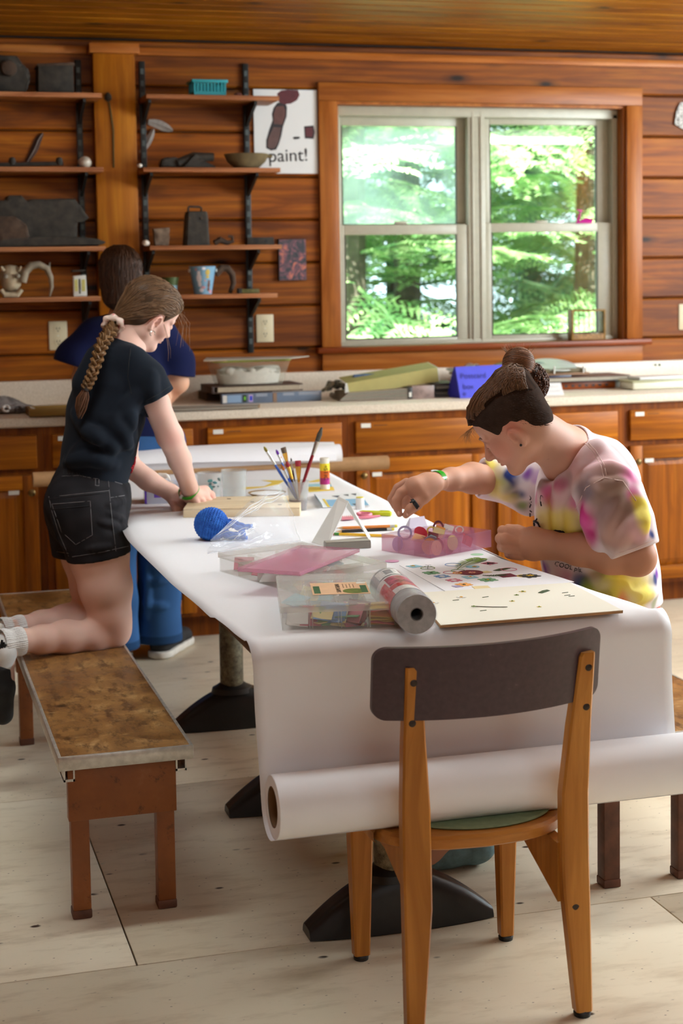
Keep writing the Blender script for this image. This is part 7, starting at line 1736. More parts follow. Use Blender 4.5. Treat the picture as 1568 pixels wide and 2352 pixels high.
sho, _ = cut_mesh(sh, 'denim_shorts', M['denim'], girl, lambda v: np.tile(lin(38, 37, 40), (len(v), 1))*(1+.3*vnoise(v, 60)[:, None]))
sho['label'] = 'black denim shorts with grey stitching'
stc = plain('grey_stitching', (98, 96, 98), .8); dkc = plain('dark_denim_seam', (22, 22, 25), .9)
for pts in ([(119, 1158), (207, 1151), (212, 1229), (174, 1251), (141, 1221), (119, 1158)], [(111, 1142), (250, 1127)], [(247, 1086), (252, 1140), (258, 1200), (266, 1266)], [(141, 1094), (180, 1092), (216, 1099), (247, 1101), (281, 1112)], [(166, 1279), (235, 1268), (301, 1253)], [(254, 1143), (286, 1138)], [(219, 1076), (219, 1115), (227, 1116), (227, 1076)], [(112, 1140), (118, 1170), (134, 1222), (158, 1278)], [(131, 1267), (157, 1271)]):
    seam(sh, dense(pts, 10), .0011, stc, 'stitching', sho, .0)
for pts in ([(122, 1170), (205, 1162)], [(112, 1146), (250, 1131)]): seam(sh, dense(pts, 8), .0016, dkc, 'seam', sho, .0)
for i in range(11):
    x = 146+i*7.4; seam(sh, dense([(x, 1073+i*.8), (x+2*math.sin(i*2), 1090+i*.8)], 3), .0018, dkc, 'waist_gather', sho, .0003)
# socks and black shoes
wh = plain('white_ribbed_sock', (226, 226, 224), .9, .05, 200, .4)
def sock(p, q, r0, r1, lab):
    a, b = K(*p), K(*q); ax_ = (b-a); ln = ax_.length; rib = []
    mb = MB(); n = 44
    mb.sheet(lambda u, w_: (lambda ang, rr: a+ax_*u+((V(0, 1, 0)-ax_.normalized()*ax_.normalized().y).normalized()*math.cos(ang)+ax_.normalized().cross((V(0, 1, 0)-ax_.normalized()*ax_.normalized().y).normalized())*math.sin(ang))*rr)(2*math.pi*w_, r0+(r1-r0)*u+(.0012 if int(w_*n*2) % 2 else 0)+.002*math.sin(u*9)), 14, n*2, .002)
    return mb.build('sock', wh, girl)
s1 = sock((52, 1471.5, 4.675), (4, 1480, 4.655), .0375, .04, ''); s2 = sock((54, 1440, 4.885), (4, 1450, 4.865), .0345, .037, '')
for k in range(3):
    a, b = K(0+k*5, 1490-k*1.5, 4.615), K(5+k*4.2, 1470+k*5.0, 4.614); MB().tube([a, b], .0035, 6).build('black_stripe', M['ink'], s1)
M['shoe_blk'] = plain('black_sneaker_canvas', (22, 22, 24), .7, .2, 80); M['sole'] = plain('off_white_sole', (206, 200, 190), .6, .1, 40)
M['sockm'] = vc_mat('white_sock_knit', .95, 0, (300, .3, .001), .1)
for nm, mt, cl, ch_ in (('sock_heel', M['sockm'], (226, 226, 224), [(20, 1476, 4.66, 27.5), (6, 1497, 4.65, 29.5), (2, 1525, 4.65, 28)]), ('sock_heel', M['sockm'], (226, 226, 224), [(18, 1446, 4.87, 25), (-6, 1470, 4.86, 28)]),
                        ('shoe', M['shoe_blk'], (22, 22, 24), [(-4, 1536, 4.65, 31), (2, 1580, 4.66, 30), (6, 1640, 4.68, 25)]), ('shoe', M['shoe_blk'], (22, 22, 24), [(-12, 1490, 4.86, 28), (-18, 1560, 4.88, 26)])):
    c_ = np.array(K(*ch_[0][:3])); skv = Vol(c_-(.12, .1, .2), c_+(.12, .1, .1), .0036); g = Fig(skv); g.chain(ch_, .02)
    cut_mesh(skv, nm, mt, girl, lambda v: np.tile(lin(*cl), (len(v), 1)))
# hair: smooth cap swept to a tie, then a braid
hv = Vol(hA.o-V(.2, .2, .2), hA.o+V(.2, .2, .2), .003)
hA_cap = lambda c, r, k=.05: hv.ell(hA.w(*c), np.array(r)*hA.h, hA.R, k*hA.h)
hA_cap((-.06, 0, .165), (.455, .375, .385)); hA_cap((.10, 0, .23), (.325, .328, .285)); hA_cap((-.20, 0, -.08), (.28, .29, .28)); hv.cap(hA.w(-.2, 0, -.1), hA.w(-.37, 0, -.33), .25*hA.h, .1*hA.h, .03)
# cut away the face, ears and neck
def hcut(vol, H, pts):   # keep what lies above / behind the polyline given in (forward, up)
    sl, X, Y_, Z_ = vol.win(vol.lo, vol.lo+vol.h*np.array(vol.d.shape)); o = np.array(H.o)
    f = ((X-o[0])*H.F.x+(Y_-o[1])*H.F.y+(Z_-o[2])*H.F.z)/H.h; u = ((X-o[0])*H.U.x+(Y_-o[1])*H.U.y+(Z_-o[2])*H.U.z)/H.h
    fs = np.array([p[0] for p in pts]); us = np.array([p[1] for p in pts]); lim = np.interp(f, fs, us); sl_ = np.interp(f, fs[:-1]*.5+fs[1:]*.5, np.diff(us)/np.diff(fs)) if len(fs) > 2 else 0
    vol.put(sl, (lim-u)*H.h/np.sqrt(1+sl_**2), .008*1.0, 'i')
hcut(hv, hA, [(-.6, -.5), (-.36, -.47), (-.2, -.36), (-.08, -.22), (-.05, -.1), (.0, .08), (.10, .11), (.14, -.03), (.18, .02), (.24, .10), (.33, .22), (.40, .26), (.6, .3)])
BR = (104, 78, 54)
hairc = lambda v: np.tile(lin(84, 62, 42), (len(v), 1))*(1+.35*np.sin(hA.loc(v)[:, 1:2]*46+hA.loc(v)[:, 2:3]*9))
hair, _ = cut_mesh(hv, 'hair', M['hairm'], girl, hairc); hair['label'] = 'brown hair drawn back into a long braid'
tie = Vector(hA.w(-.40, 0, -.37))
def surf(H, f, l, u, vol, lift=.0015):     # push a local direction out to the hair surface
    c = H.w(-.05, 0, .12); d = H.w(f, l, u)-c; d = d/np.linalg.norm(d); T = np.arange(.02, .16, .001); P = c+d*T[:, None]
    I = np.clip(np.round((P-vol.lo)/vol.h).astype(int), 0, np.array(vol.d.shape)-1); v = vol.d[I[:, 0], I[:, 1], I[:, 2]]; w = np.nonzero(v < 0)[0]
    return Vector(c+d*((T[w[-1]] if len(w) else .08)+lift))
strands = []
random.seed(3)
for i in range(520):
    t = random.random(); l = random.uniform(-1, 1)
    f0, u0 = (.42-.36*abs(l)**1.3, .36-.20*abs(l)**1.1) if t < .7 else (random.uniform(-.1, .3), .5)
    l0 = l*.36; pts = []
    for j in range(13):
        q = j/12; pts.append(surf(hA, f0+(-.46-f0)*q, l0*(1-q**1.5)+.02*math.sin(i), u0+(.55-u0)*math.sin(math.pi*q)*.62*(1-abs(l)*.85)+(-.36-u0)*q**(1.4+.5*abs(l)), hv, random.uniform(-.0012, .0022)))
    strands.append(pts+[tie.lerp(pts[-1], .3)])
for i in range(260):
    sg = random.choice((-1, -1, 1)); f0, u0 = random.uniform(-.12, .34), random.uniform(.10, .26); pts = []
    if f0 < .08: u0 = random.uniform(.0, .2)
    for j in range(11):
        q = j/10; pts.append(surf(hA, f0+(-.46-f0)*q, sg*.36*(1-q**2.2)-.01, u0+.06*math.sin(math.pi*q)+(-.37-u0)*q**1.5, hv, random.uniform(-.001, .0018)))
    strands.append(pts+[tie.lerp(pts[-1], .3)])
strand_mesh('combed_strands', strands, BR, .5, M['hairm'], hair, .0011)
# loose wisps by the cheek and brow
wis = []
for i in range(3):
    s = Vector(hA.w(.14+random.uniform(-.01, .03), -.315, -.02)); e = s+V(.0+random.uniform(-.004, .02), random.uniform(-.02, .01), -.115*random.uniform(.5, 1.15)); m_ = s.lerp(e, .5)+V(.003, -.010, 0); wis.append([s, s.lerp(m_, .6), m_, m_.lerp(e, .5)+V(.002, 0, 0), e])
for i in range(14):
    s = Vector(hA.w(.37+random.uniform(-.03, .03), random.uniform(-.2, .2), .27)); e = s+V(random.uniform(.0, .03), random.uniform(-.02, .02), -random.uniform(.02, .13)); m_ = s.lerp(e, .5)+V(.014, 0, .006); wis.append([s, s.lerp(m_, .6), m_, m_.lerp(e, .6), e])
strand_mesh('loose_wisps', wis, (150, 116, 88), .3, M['hairm'], hair, .0004)
bp = [tie]+[K(x, y, Y) for x, y, Y in ((252, 762, 4.83), (234, 790, 4.775), (222, 830, 4.745), (208, 868, 4.735), (196, 893, 4.735))]
def spl(P, f):
    q = f*(len(P)-1); i = min(int(q), len(P)-2); t = q-i; a = P[max(i-1, 0)]; b = P[i]; c = P[i+1]; d = P[min(i+2, len(P)-1)]
    return .5*((2*b)+(c-a)*t+(2*a-5*b+4*c-d)*t*t+(3*b-a-3*c+d)*t**3)
braid = empty('braid', (tie+bp[-1])/2-hair.location-girl.location); braid.parent = hair
random.seed(5); brs = []
for s in range(3):
    for k in range(26):
        oa, orr = random.uniform(0, 6.28), math.sqrt(random.random())*.0085; pts = []
        for j in range(70):
            f = j/69; p = spl(bp, f); d = (spl(bp, min(1, f+.02))-spl(bp, max(0, f-.02))).normalized(); sd = d.cross(V(0, 1, 0)).normalized(); up = sd.cross(d)
            w = (2.*(1-.42*f))*min(1, .35+f*5); ph = f*2*math.pi*4.6+s*2*math.pi/3
            thick = (1.25-.55*f)*min(1, .4+3*f)
            pts.append(p+sd*(.0125*w*.62*math.sin(ph)+orr*thick*math.cos(oa+f*5))+up*(.0075*w*.6*math.sin(2*ph)+orr*thick*math.sin(oa+f*5)))
        brs.append(pts)
b = MB(); cols = []
for st in brs:
    k0 = len(b.v); b.tube(st, .0021, 4, False); cols.append((len(b.v)-k0, 1+random.uniform(-.4, .7)))
me = fmesh('braid_strands', b.v, b.f); paint(me, np.concatenate([np.tile(lin(104, 74, 42)*f, (k, 1)) for k, f in cols])); 
bpy.data.objects.remove(braid); ob = link('braid', me, M['hairm'], hair); ob['kind'] = 'stuff'
tail = []
e0 = bp[-1]
for i in range(60):
    a = random.uniform(0, 6.28); r_ = random.random()**.5; e = K(180+random.uniform(-4, 4), 958+random.uniform(-14, 4), 4.735); o_ = V(math.cos(a)*.014*r_, math.sin(a)*.012*r_, 0)
    tail.append([e0+o_*.4, e0.lerp(e, .35)+o_*1.25, e0.lerp(e, .7)+o_, e+o_*.25])
strand_mesh('braid_tail', tail, (92, 60, 40), .4, M['hairm'], hair, .0024)
band(e0, (bp[-1]-bp[-2]), .0075, .009, .004, plain('dark_hair_elastic', (40, 34, 32), .8), 'hair_elastic', hair)
# scrunchie
sc_ = MB(); axs = (bp[1]-tie).normalized(); sd = axs.orthogonal().normalized(); s2_ = axs.cross(sd); c_ = tie.lerp(bp[1], .35)
sc_.sheet(lambda u, w_: c_+(sd*math.cos(6.2832*u)+s2_*math.sin(6.2832*u))*(.026+(.0105+.003*math.sin(u*6.2832*7))*math.cos(6.2832*w_))+axs*(.0105+.002*math.sin(u*6.28*5))*math.sin(6.2832*w_), 84, 12)
t = NT('pink_white_satin'); n_ = t.noise(t.coords(), 45, 2); M['scr'] = t.out(t.ramp(n_, [(.4, srgb(240, 224, 212)), (.56, srgb(236, 214, 200)), (.62, srgb(206, 120, 116))]), Roughness=.35)
sc_.build('scrunchie', M['scr'], hair)
# earring, brow, lashes, wristband
lobe = Vector(hA.w(.055, -.372, -.20)); 
MB().tube([lobe+hA.F*.008*math.cos(a)+hA.U*(.008*math.sin(a)-.006) for a in [2*math.pi*k/20 for k in range(16)]], .0016, 8).build('hoop_earring', plain('silver_hoop', (220, 220, 216), .2, Metallic=.9), girl)
def face_lines(H, vol, par, brow, lash=.0009):
    cc = H.w(.1, 0, 0)
    for sg in (-1, 1):
        MB().tube([onto(vol, H.w(f, sg*l, u), H.w(.1, sg*l*.6, u)) for f, l, u in ((.5, .06, .085), (.5, .10, .10), (.5, .15, .102), (.45, .205, .08))], [.0016, .0026, .0024, .001], 6).build('eyebrow', brow, par)
        MB().tube([onto(vol, H.w(f, sg*l, u), H.w(.1, sg*l*.6, u)) for f, l, u in ((.5, .11, -.04), (.5, .135, -.05), (.5, .16, -.05), (.48, .18, -.04))], [lash*.6, lash, lash, lash*.5], 6).build('eyelashes', M['ink'], par)
face_lines(hA, vha, girl, plain('brown_brow', (116, 84, 62), .8))
M['band_green'] = plain('green_wristband', (52, 156, 34), .3)
wb_ = band(K(434, 1128, 4.99), K(440, 1140, 5.0)-K(426, 1096, 4.955), .0315, .0115, .0016, M['band_green'], 'wristband', girl, 1.06); wb_['label'] = 'green wristband'
MB().box(K(416, 1141, 4.975), (.010, .006, .014), Matrix.Rotation(D(40), 3, 'Y'), .002).build('clasp', plain('white_clasp', (220, 220, 216), .4), wb_)
for q in ((487, 1157, 5.025), (475, 1170, 5.005)):
    MB().lathe([(.0038, 0), (.003, .0008), (.0004, .001)], K(*q)+V(0, -.0065, 0), 12, (.2, -1, .1), sx=.8, sy=1.3).build('fingernail', plain('fingernail', (232, 186, 172), .3), girl)
# ================================================================ person in tie-dye, seated on the right bench
hB = Head(head_frame(1180, 974, 3.74, (-0.8001, -0.5999), 15), .220, .028, .76, (.03, -.085))
vb = Vol((1.18, 3.40, -.005), (2.16, 4.42, 1.36), .0036); g = Fig(vb)
vhb = Vol(hB.o-V(.165, .165, .165), hB.o+V(.165, .165, .165), .0021); hB.build(vhb, (1, -1)); vhb.cap(hB.w(-.12, 0, -.15), np.array(K(1300, 1040, 3.82)), .062, .066, .03)
vb.cap(hB.w(-.12, 0, -.15), np.array(K(1300, 1040, 3.82)), .062, .066, .03)
# torso core
g.chain([(1300, 1040, 3.82, 58), (1345, 1140, 3.84, 82), (1375, 1260, 3.86, 86), (1405, 1375, 3.88, 88)], .03, n=(.4, .9, 0), f=1.2)
# near arm: elbow bent, fist over the table's edge
g.chain([(1380, 1092, 3.71, 36), (1430, 1185, 3.635, 42), (1464, 1278, 3.60, 42)], .02)
g.chain([(1464, 1284, 3.60, 39), (1400, 1276, 3.63, 41), (1330, 1262, 3.69, 36), (1262, 1252, 3.76, 30)], .018)
vn = Vol(np.array(K(1205, 1250, 3.81))-.11, np.array(K(1205, 1250, 3.81))+.11, .0021); g = Fig(vn)
g.chain([(1285, 1256, 3.735, 31), (1262, 1252, 3.76, 30)], .01)
g.chain([(1262, 1252, 3.76, 29), (1225, 1249, 3.79, 33), (1198, 1248, 3.81, 30)], .015, n=(0, 0, 1), f=1.12)
for fing in ([(1192, 1232, 3.80, 15), (1166, 1222, 3.815, 13.5), (1154, 1219, 3.84, 12), (1160, 1224, 3.87, 10)],
             [(1190, 1247, 3.795, 15), (1160, 1239, 3.80, 14), (1149, 1237, 3.83, 12.5), (1156, 1240, 3.86, 10)],
             [(1190, 1262, 3.795, 14.5), (1163, 1257, 3.80, 13.5), (1153, 1256, 3.83, 12), (1160, 1257, 3.86, 10)],
             [(1196, 1275, 3.80, 13.5), (1177, 1273, 3.805, 12), (1169, 1272, 3.83, 11), (1176, 1270, 3.86, 9)],
             [(1214, 1228, 3.84, 14), (1188, 1217, 3.875, 12), (1166, 1213, 3.89, 9.5)]):
    g.chain(fing, .0032)
g = Fig(vb)
# far arm reaching over the box
g.chain([(1262, 1112, 4.0, 34), (1185, 1114, 4.10, 35), (1132, 1106, 4.12, 36)], .02)
g.chain([(1132, 1104, 4.12, 35.5), (1085, 1098, 4.08, 34), (1035, 1101, 4.02, 25), (1008, 1104, 3.985, 21)], .018)
vf = Vol(np.array(K(955, 1140, 3.95))-.10, np.array(K(955, 1140, 3.95))+.10, .0021); g = Fig(vf)
g.chain([(1020, 1103, 4.0, 22.5), (1008, 1104, 3.985, 21)], .01)
g.chain([(1008, 1104, 3.985, 20.5), (980, 1112, 3.96, 25), (952, 1118, 3.94, 24)], .012, n=(0, 1, 0), f=1.1)
g.chain([(995, 1112, 3.955, 22), (968, 1138, 3.93, 22)], .014)
for fing in ([(934, 1110, 3.975, 12.5), (914, 1121, 3.985, 11), (899, 1146, 3.985, 9.5), (907, 1163, 3.975, 8)],
             [(942, 1118, 3.95, 13), (920, 1132, 3.94, 11.5), (910, 1149, 3.935, 10.5), (913, 1168, 3.93, 9.5), (917, 1181, 3.93, 7)],
             [(950, 1128, 3.96, 12), (934, 1146, 3.975, 11), (924, 1159, 3.985, 9.5), (934, 1163, 3.985, 8.5)],
             [(958, 1136, 3.97, 11), (944, 1155, 3.985, 10), (938, 1164, 3.99, 8)],
             [(970, 1140, 3.925, 17), (957, 1158, 3.915, 13.5), (942, 1170, 3.915, 12), (932, 1183, 3.92, 8)]):
    g.chain(fing, .0032)
g = Fig(vb)
# legs go under the table, feet on the floor
def leg(y, hipx):
    C = lambda a, b, ra, rb: vb.cap(a, b, ra, rb, .02)
    C((hipx, y, .515), (1.47, y-.02, .50), .082, .066); C((1.47, y-.02, .50), (1.40, y-.05, .27), .058, .05); C((1.40, y-.05, .27), (1.385, y-.07, .085), .05, .036); C((1.385, y-.07, .075), (1.27, y-.09, .045), .04, .032)
leg(3.80, 1.82); leg(3.99, 1.83)
boy = empty('person', (1.82, 3.88, .41), 'person in pastel tie-dye tee with undercut and topknot seated on right bench', 'person')
me, v = join([vb.mesh('a'), vhb.mesh('b'), vn.mesh('c'), vf.mesh('d')], 'body')
sp = [(hB.w(.25, .20, -.15), .036, (216, 132, 118), .5), (hB.w(.39, 0, -.262), .014, (180, 96, 92), .7), (K(1475, 1290, 3.57), .05, (180, 120, 92), .4), (K(940, 1165, 3.93), .035, (204, 128, 108), .4), (K(1165, 1240, 3.8), .04, (206, 138, 114), .35), (hB.w(.44, 0, -.15), .014, (214, 140, 126), .4)]
for sg in (1, -1): sp.append((hB.w(-.05, sg*.33, -.01), .026, (212, 120, 104), .6))
for q in ((1258, 1052, 3.72), (1338, 1262, 3.63)): sp.append((K(*q), .0028, (110, 60, 50), .8))
col = skin_color(v, (208, 158, 134), sp)
Lb = hB.loc(v); head = (np.abs(Lb[:, 0]) < .62) & (np.abs(Lb[:, 1]) < .6) & (Lb[:, 2] > -.62) & (Lb[:, 2] < .7)
arm = (~head); tan = np.clip((1.02-v[:, 2])/.12, 0, 1)*arm*.55; col = col*(1-tan[:, None])+lin(182, 128, 98)*tan[:, None]
paint(me, col); link('body', me, M['skin'], boy)
# ---- tie-dye tee
tb_ = Vol((1.42, 3.40, .50), (2.2, 4.42, 1.22), .0038); g = Fig(tb_); NB = dict(n=(.35, .94, 0))
g.chain([(1310, 1050, 3.82, 66), (1345, 1135, 3.84, 112), (1362, 1220, 3.86, 124), (1380, 1310, 3.87, 124), (1398, 1386, 3.88, 122)], .04, n=(.35, .94, 0), f=1.22)
g.chain([(1322, 1018, 3.84, 40), (1352, 1060, 3.84, 72)], .03, n=(.35, .94, 0), f=1.3)
tb_.ell(np.array(K(1386, 1082, 3.86)), (.06, .15, .075), None, .05)
g.chain([(1372, 1078, 3.70, 60), (1400, 1140, 3.645, 73), (1428, 1205, 3.62, 70), (1450, 1262, 3.605, 58), (1462, 1295, 3.60, 55)], .03)
g.chain([(1262, 1095, 4.02, 52), (1190, 1110, 4.10, 50), (1132, 1100, 4.125, 44), (1100, 1098, 4.13, 44)], .03)
g.chain([(1200, 1118, 4.10, 46), (1215, 1150, 4.06, 36)], .03)
for pts in ([(1330, 1100), (1310, 1170), (1318, 1230)], [(1290, 1085), (1282, 1150), (1278, 1215)], [(1250, 1100), (1246, 1150), (1244, 1200)], [(1345, 1085), (1400, 1075), (1440, 1090)], [(1360, 1110), (1395, 1120), (1432, 1110)], [(1345, 1180), (1350, 1230), (1380, 1262)], [(1420, 1150), (1395, 1200), (1400, 1250)], [(1465, 1190), (1440, 1215), (1415, 1262)], [(1335, 1060), (1360, 1030), (1385, 1020)], [(1275, 1260), (1300, 1250), (1335, 1252)], [(1380, 1345), (1430, 1350), (1490, 1330)], [(1400, 1370), (1450, 1372), (1505, 1360)], [(1300, 1330), (1350, 1340), (1390, 1330)], [(1150, 1075), (1170, 1100), (1160, 1140)], [(1360, 1150), (1348, 1200)], [(1466, 1140), (1476, 1190), (1470, 1230)]):
    fold(tb_, pts, .0085, .026, .45)
# openings: sleeves, neck, hem
def hem_cut(vol, a, b, Y, win_lo, win_hi, away):
    a, b = K(*a, Y), K(*b, Y); d = Vector(ray((1400), 1200)).normalized(); dv = (b-a).normalized(); nn = dv.cross(d).normalized(); nn = nn if nn.dot(Vector(away)) > 0 else -nn
    sl, X, Yy, Z = vol.win(win_lo, win_hi); vol.put(sl, (X-a.x)*nn.x+(Yy-a.y)*nn.y+(Z-a.z)*nn.z, .003, 'i')
a, b = K(1412, 1283, 3.6), K(1503, 1249, 3.6)
sl, X, Yy, Z = tb_.win((a.x-.015, 3.40, .5), (b.x+.2, 3.675, a.z+.06)); dv = (b-a).normalized(); d = Vector(ray(1450, 1270)).normalized(); nn = dv.cross(d).normalized(); nn = nn if nn.z < 0 else -nn
tb_.put(sl, (X-a.x)*nn.x+(Yy-a.y)*nn.y+(Z-a.z)*nn.z, .003, 'i')
tb_.cap(np.array(K(1446, 1240, 3.608)), np.array(K(1462, 1300, 3.60)), .050, .054, .005, 's')
a, b = K(1113, 1058, 4.12), K(1131, 1142, 4.12); sl, X, Yy, Z = tb_.win((1.42, 3.9, .8), (a.x+.06, 4.42, 1.2)); nn = V(-1, 0, .2).normalized()
tb_.put(sl, (X-a.x)*nn.x+(Yy-a.y)*nn.y+(Z-a.z)*nn.z, .003, 'i')
tb_.cap(np.array(K(1150, 1102, 4.118)), np.array(K(1090, 1098, 4.13)), .043, .046, .005, 's')
cN = np.array(K(1288, 1030, 3.82)); cH = hB.w(-.12, 0, -.2); ax2 = cH-cN; ax2 /= np.linalg.norm(ax2)
tb_.cap(cN+ax2*.0, cN+ax2*.16, .076, .09, .006, 's'); tb_.cap(np.array(K(1262, 1052, 3.80)), np.array(K(1235, 1020, 3.78)), .06, .06, .008, 's')
a = K(1398, 1376, 3.88); sl, X, Yy, Z = tb_.win(tb_.lo, tb_.lo+tb_.h*np.array(tb_.d.shape)); tb_.put(sl, (a.z-.004)-Z+0*X+0*Yy, .003, 'i')
PAL = dict(pink=(214, 92, 160), hot=(196, 44, 128), mauve=(150, 122, 118), brown=(142, 116, 104), rose=(226, 178, 186), white=(238, 232, 234), yellow=(238, 218, 92), lemon=(246, 232, 120), navy=(44, 64, 128), purple=(120, 52, 170), green=(126, 148, 66), olive=(176, 172, 70), coral=(236, 150, 110), lilac=(198, 160, 214), grey=(128, 112, 120), tan=(186, 150, 140))
DYE = [(1330, 1040, 60, 'rose', .8), (1380, 1040, 60, 'white', .5), (1400, 1060, 55, 'rose', .6), (1345, 1010, 30, 'mauve', .45), (1395, 1110, 50, 'tan', .9), (1420, 1140, 60, 'brown', .95), (1440, 1200, 56, 'brown', .95), (1462, 1225, 30, 'brown', .8), (1400, 1225, 34, 'tan', .8), (1390, 1180, 36, 'mauve', .7), (1430, 1240, 40, 'tan', .8), (1470, 1225, 30, 'rose', .6), (1345, 1120, 26, 'grey', .7), (1332, 1140, 18, 'grey', .6),
       (1335, 1185, 28, 'hot', .85), (1350, 1215, 26, 'pink', .8), (1360, 1235, 22, 'hot', .6), (1318, 1160, 20, 'pink', .6), (1262, 1150, 16, 'hot', .85), (1258, 1130, 16, 'pink', .7), (1288, 1110, 18, 'hot', .7), (1300, 1095, 20, 'mauve', .5), (1240, 1110, 22, 'mauve', .85), (1225, 1095, 14, 'lilac', .9), (1212, 1080, 12, 'purple', .6), (1230, 1150, 14, 'pink', .7), (1275, 1140, 26, 'rose', .5),
       (1270, 1205, 40, 'yellow', .85), (1245, 1195, 20, 'lemon', .6), (1300, 1190, 22, 'yellow', .5), (1320, 1230, 24, 'yellow', .7), (1315, 1250, 22, 'olive', .5), (1350, 1250, 14, 'coral', .6), (1280, 1235, 22, 'green', .4), (1240, 1240, 24, 'rose', .4),
       (1465, 1120, 40, 'white', .5), (1450, 1090, 26, 'pink', .6), (1462, 1140, 20, 'pink', .55), (1478, 1160, 18, 'yellow', .9), (1483, 1185, 20, 'lemon', .9), (1486, 1215, 14, 'yellow', .8), (1493, 1225, 9, 'navy', .9), (1497, 1270, 12, 'purple', .7), (1492, 1300, 14, 'white', .7), (1503, 1330, 12, 'navy', .9), (1508, 1318, 10, 'purple', .8), (1495, 1340, 12, 'navy', .5),
       (1255, 1310, 22, 'purple', .75), (1240, 1330, 18, 'lilac', .7), (1290, 1325, 24, 'hot', .4), (1325, 1335, 22, 'navy', .85), (1300, 1345, 16, 'purple', .7), (1345, 1350, 20, 'green', .8), (1400, 1345, 40, 'olive', .85), (1440, 1350, 40, 'yellow', .8), (1480, 1360, 34, 'lemon', .8), (1425, 1378, 18, 'coral', .8), (1360, 1375, 20, 'olive', .7), (1500, 1385, 14, 'green', .5), (1470, 1390, 20, 'lemon', .7),
       (1120, 1070, 22, 'lemon', 1.), (1132, 1100, 26, 'yellow', .9), (1150, 1085, 20, 'white', .5), (1158, 1110, 20, 'green', .45), (1168, 1085, 12, 'navy', .8), (1178, 1095, 14, 'navy', .85), (1188, 1130, 13, 'navy', .9), (1175, 1140, 18, 'lemon', .6), (1200, 1160, 12, 'green', .7), (1145, 1135, 20, 'lemon', .5), (1195, 1105, 14, 'white', .5), (1205, 1085, 10, 'purple', .6)]
dp = []
for px, py, r, nm, al in DYE:
    q = tb_.hit(px, py)
    if q is not None: dp.append((np.array(q), 1.18*r*mpp(px, py, q.y), lin(*PAL[nm]), al))
rs_ = np.random.RandomState(4)
for i in range(120): dp.append((np.array((rs_.uniform(1.72, 2.12), rs_.uniform(3.88, 4.3), rs_.uniform(.6, 1.12)) if i < 60 else (rs_.uniform(1.97, 2.1), rs_.uniform(3.72, 4.1), rs_.uniform(.58, 1.05))), rs_.uniform(.02, .055), lin(*PAL[list(PAL)[rs_.randint(len(PAL))]]), .7))
def dye(v):
    n = np.stack([vnoise(v, 26, 1), vnoise(v, 26, 2), vnoise(v, 26, 3)], 1); w_ = v+n*.012+np.stack([vnoise(v, 90, 5), vnoise(v, 90, 6), vnoise(v, 90, 8)], 1)*.004; nz = vnoise(v, 70, 3); c = np.tile(lin(234, 222, 226), (len(v), 1)); c = c*(1+.05*vnoise(v, 50)[:, None])
    for p, r, cl, al in dp:
        a = al*np.exp(-(((w_-p)**2).sum(1)/(r*r))**1.7); a = np.clip(a*(1.2+.35*nz), 0, .97); c = c*(1-a[:, None])+cl*a[:, None]
    return c
tee2, _ = cut_mesh(tb_, 'tee_shirt', M['cloth'], boy, dye); tee2['label'] = 'pink, tan, yellow and navy tie-dye tee'
sm = plain('tan_seam', (220, 194, 188), .9); pr = plain('black_shirt_print', (30, 22, 34), .8)
seam(tb_, dense([(1330, 1005), (1360, 1035), (1380, 1070), (1386, 1096)]), .0014, sm, 'shoulder_seam', tee2, .0); seam(tb_, dense([(1336, 1003), (1366, 1033), (1387, 1068), (1393, 1095)]), .0014, sm, 'shoulder_seam', tee2, .0)
seam(tb_, dense([(1386, 1098), (1345, 1120), (1322, 1170)]), .0013, sm, 'sleeve_seam', tee2, -.0002); seam(tb_, dense([(1388, 1097), (1430, 1105), (1460, 1150)]), .0013, sm, 'sleeve_seam', tee2, -.0002)
seam(tb_, dense([(1408, 1274), (1450, 1262), (1500, 1241)]), .0012, sm, 'hem_stitch', tee2, .0)
for pts, r in (([(1215, 1206), (1221, 1199), (1230, 1197), (1236, 1202)], .004), ([(1224, 1198), (1228, 1206), (1225, 1214)], .004), ([(1236, 1202), (1240, 1212), (1248, 1220)], .003), ([(1229, 1197), (1233, 1191)], .002), ([(1252, 1226), (1262, 1221), (1276, 1219), (1288, 1221), (1295, 1221), (1299, 1231)], .0032),
               ([(1216, 1138), (1219, 1144), (1216, 1150)], .0018), ([(1215, 1154), (1220, 1160)], .0018), ([(1220, 1152), (1216, 1166)], .0018), ([(1216, 1172), (1221, 1176)], .0018), ([(1217, 1180), (1217, 1190)], .0022), ([(1217, 1220), (1220, 1228)], .0025), ([(1221, 1240), (1223, 1250)], .0022)):
    seam(tb_, dense(pts, 5), r, pr, 'print_stroke', tee2, -.0008)
P_ = [tb_.hit(1242+5.5*math.cos(t_)*(1 if math.cos(t_) > 0 else .45), 1150+13*math.sin(t_), .0008) for t_ in [6.2832*k/22 for k in range(22)]]
if all(p is not None for p in P_): b = MB(); b.add(P_+[p+V(.0006, .0008, 0) for p in P_], [tuple(range(22)), tuple(range(43, 21, -1))]+[(i, (i+1) % 22, 22+(i+1) % 22, 22+i) for i in range(22)]); b.build('print_leaf', pr, tee2, smooth=False)
px_text(tb_, 'COOL pls.', 1272, 1299, 15, 14, pr, 'lettering', tee2)
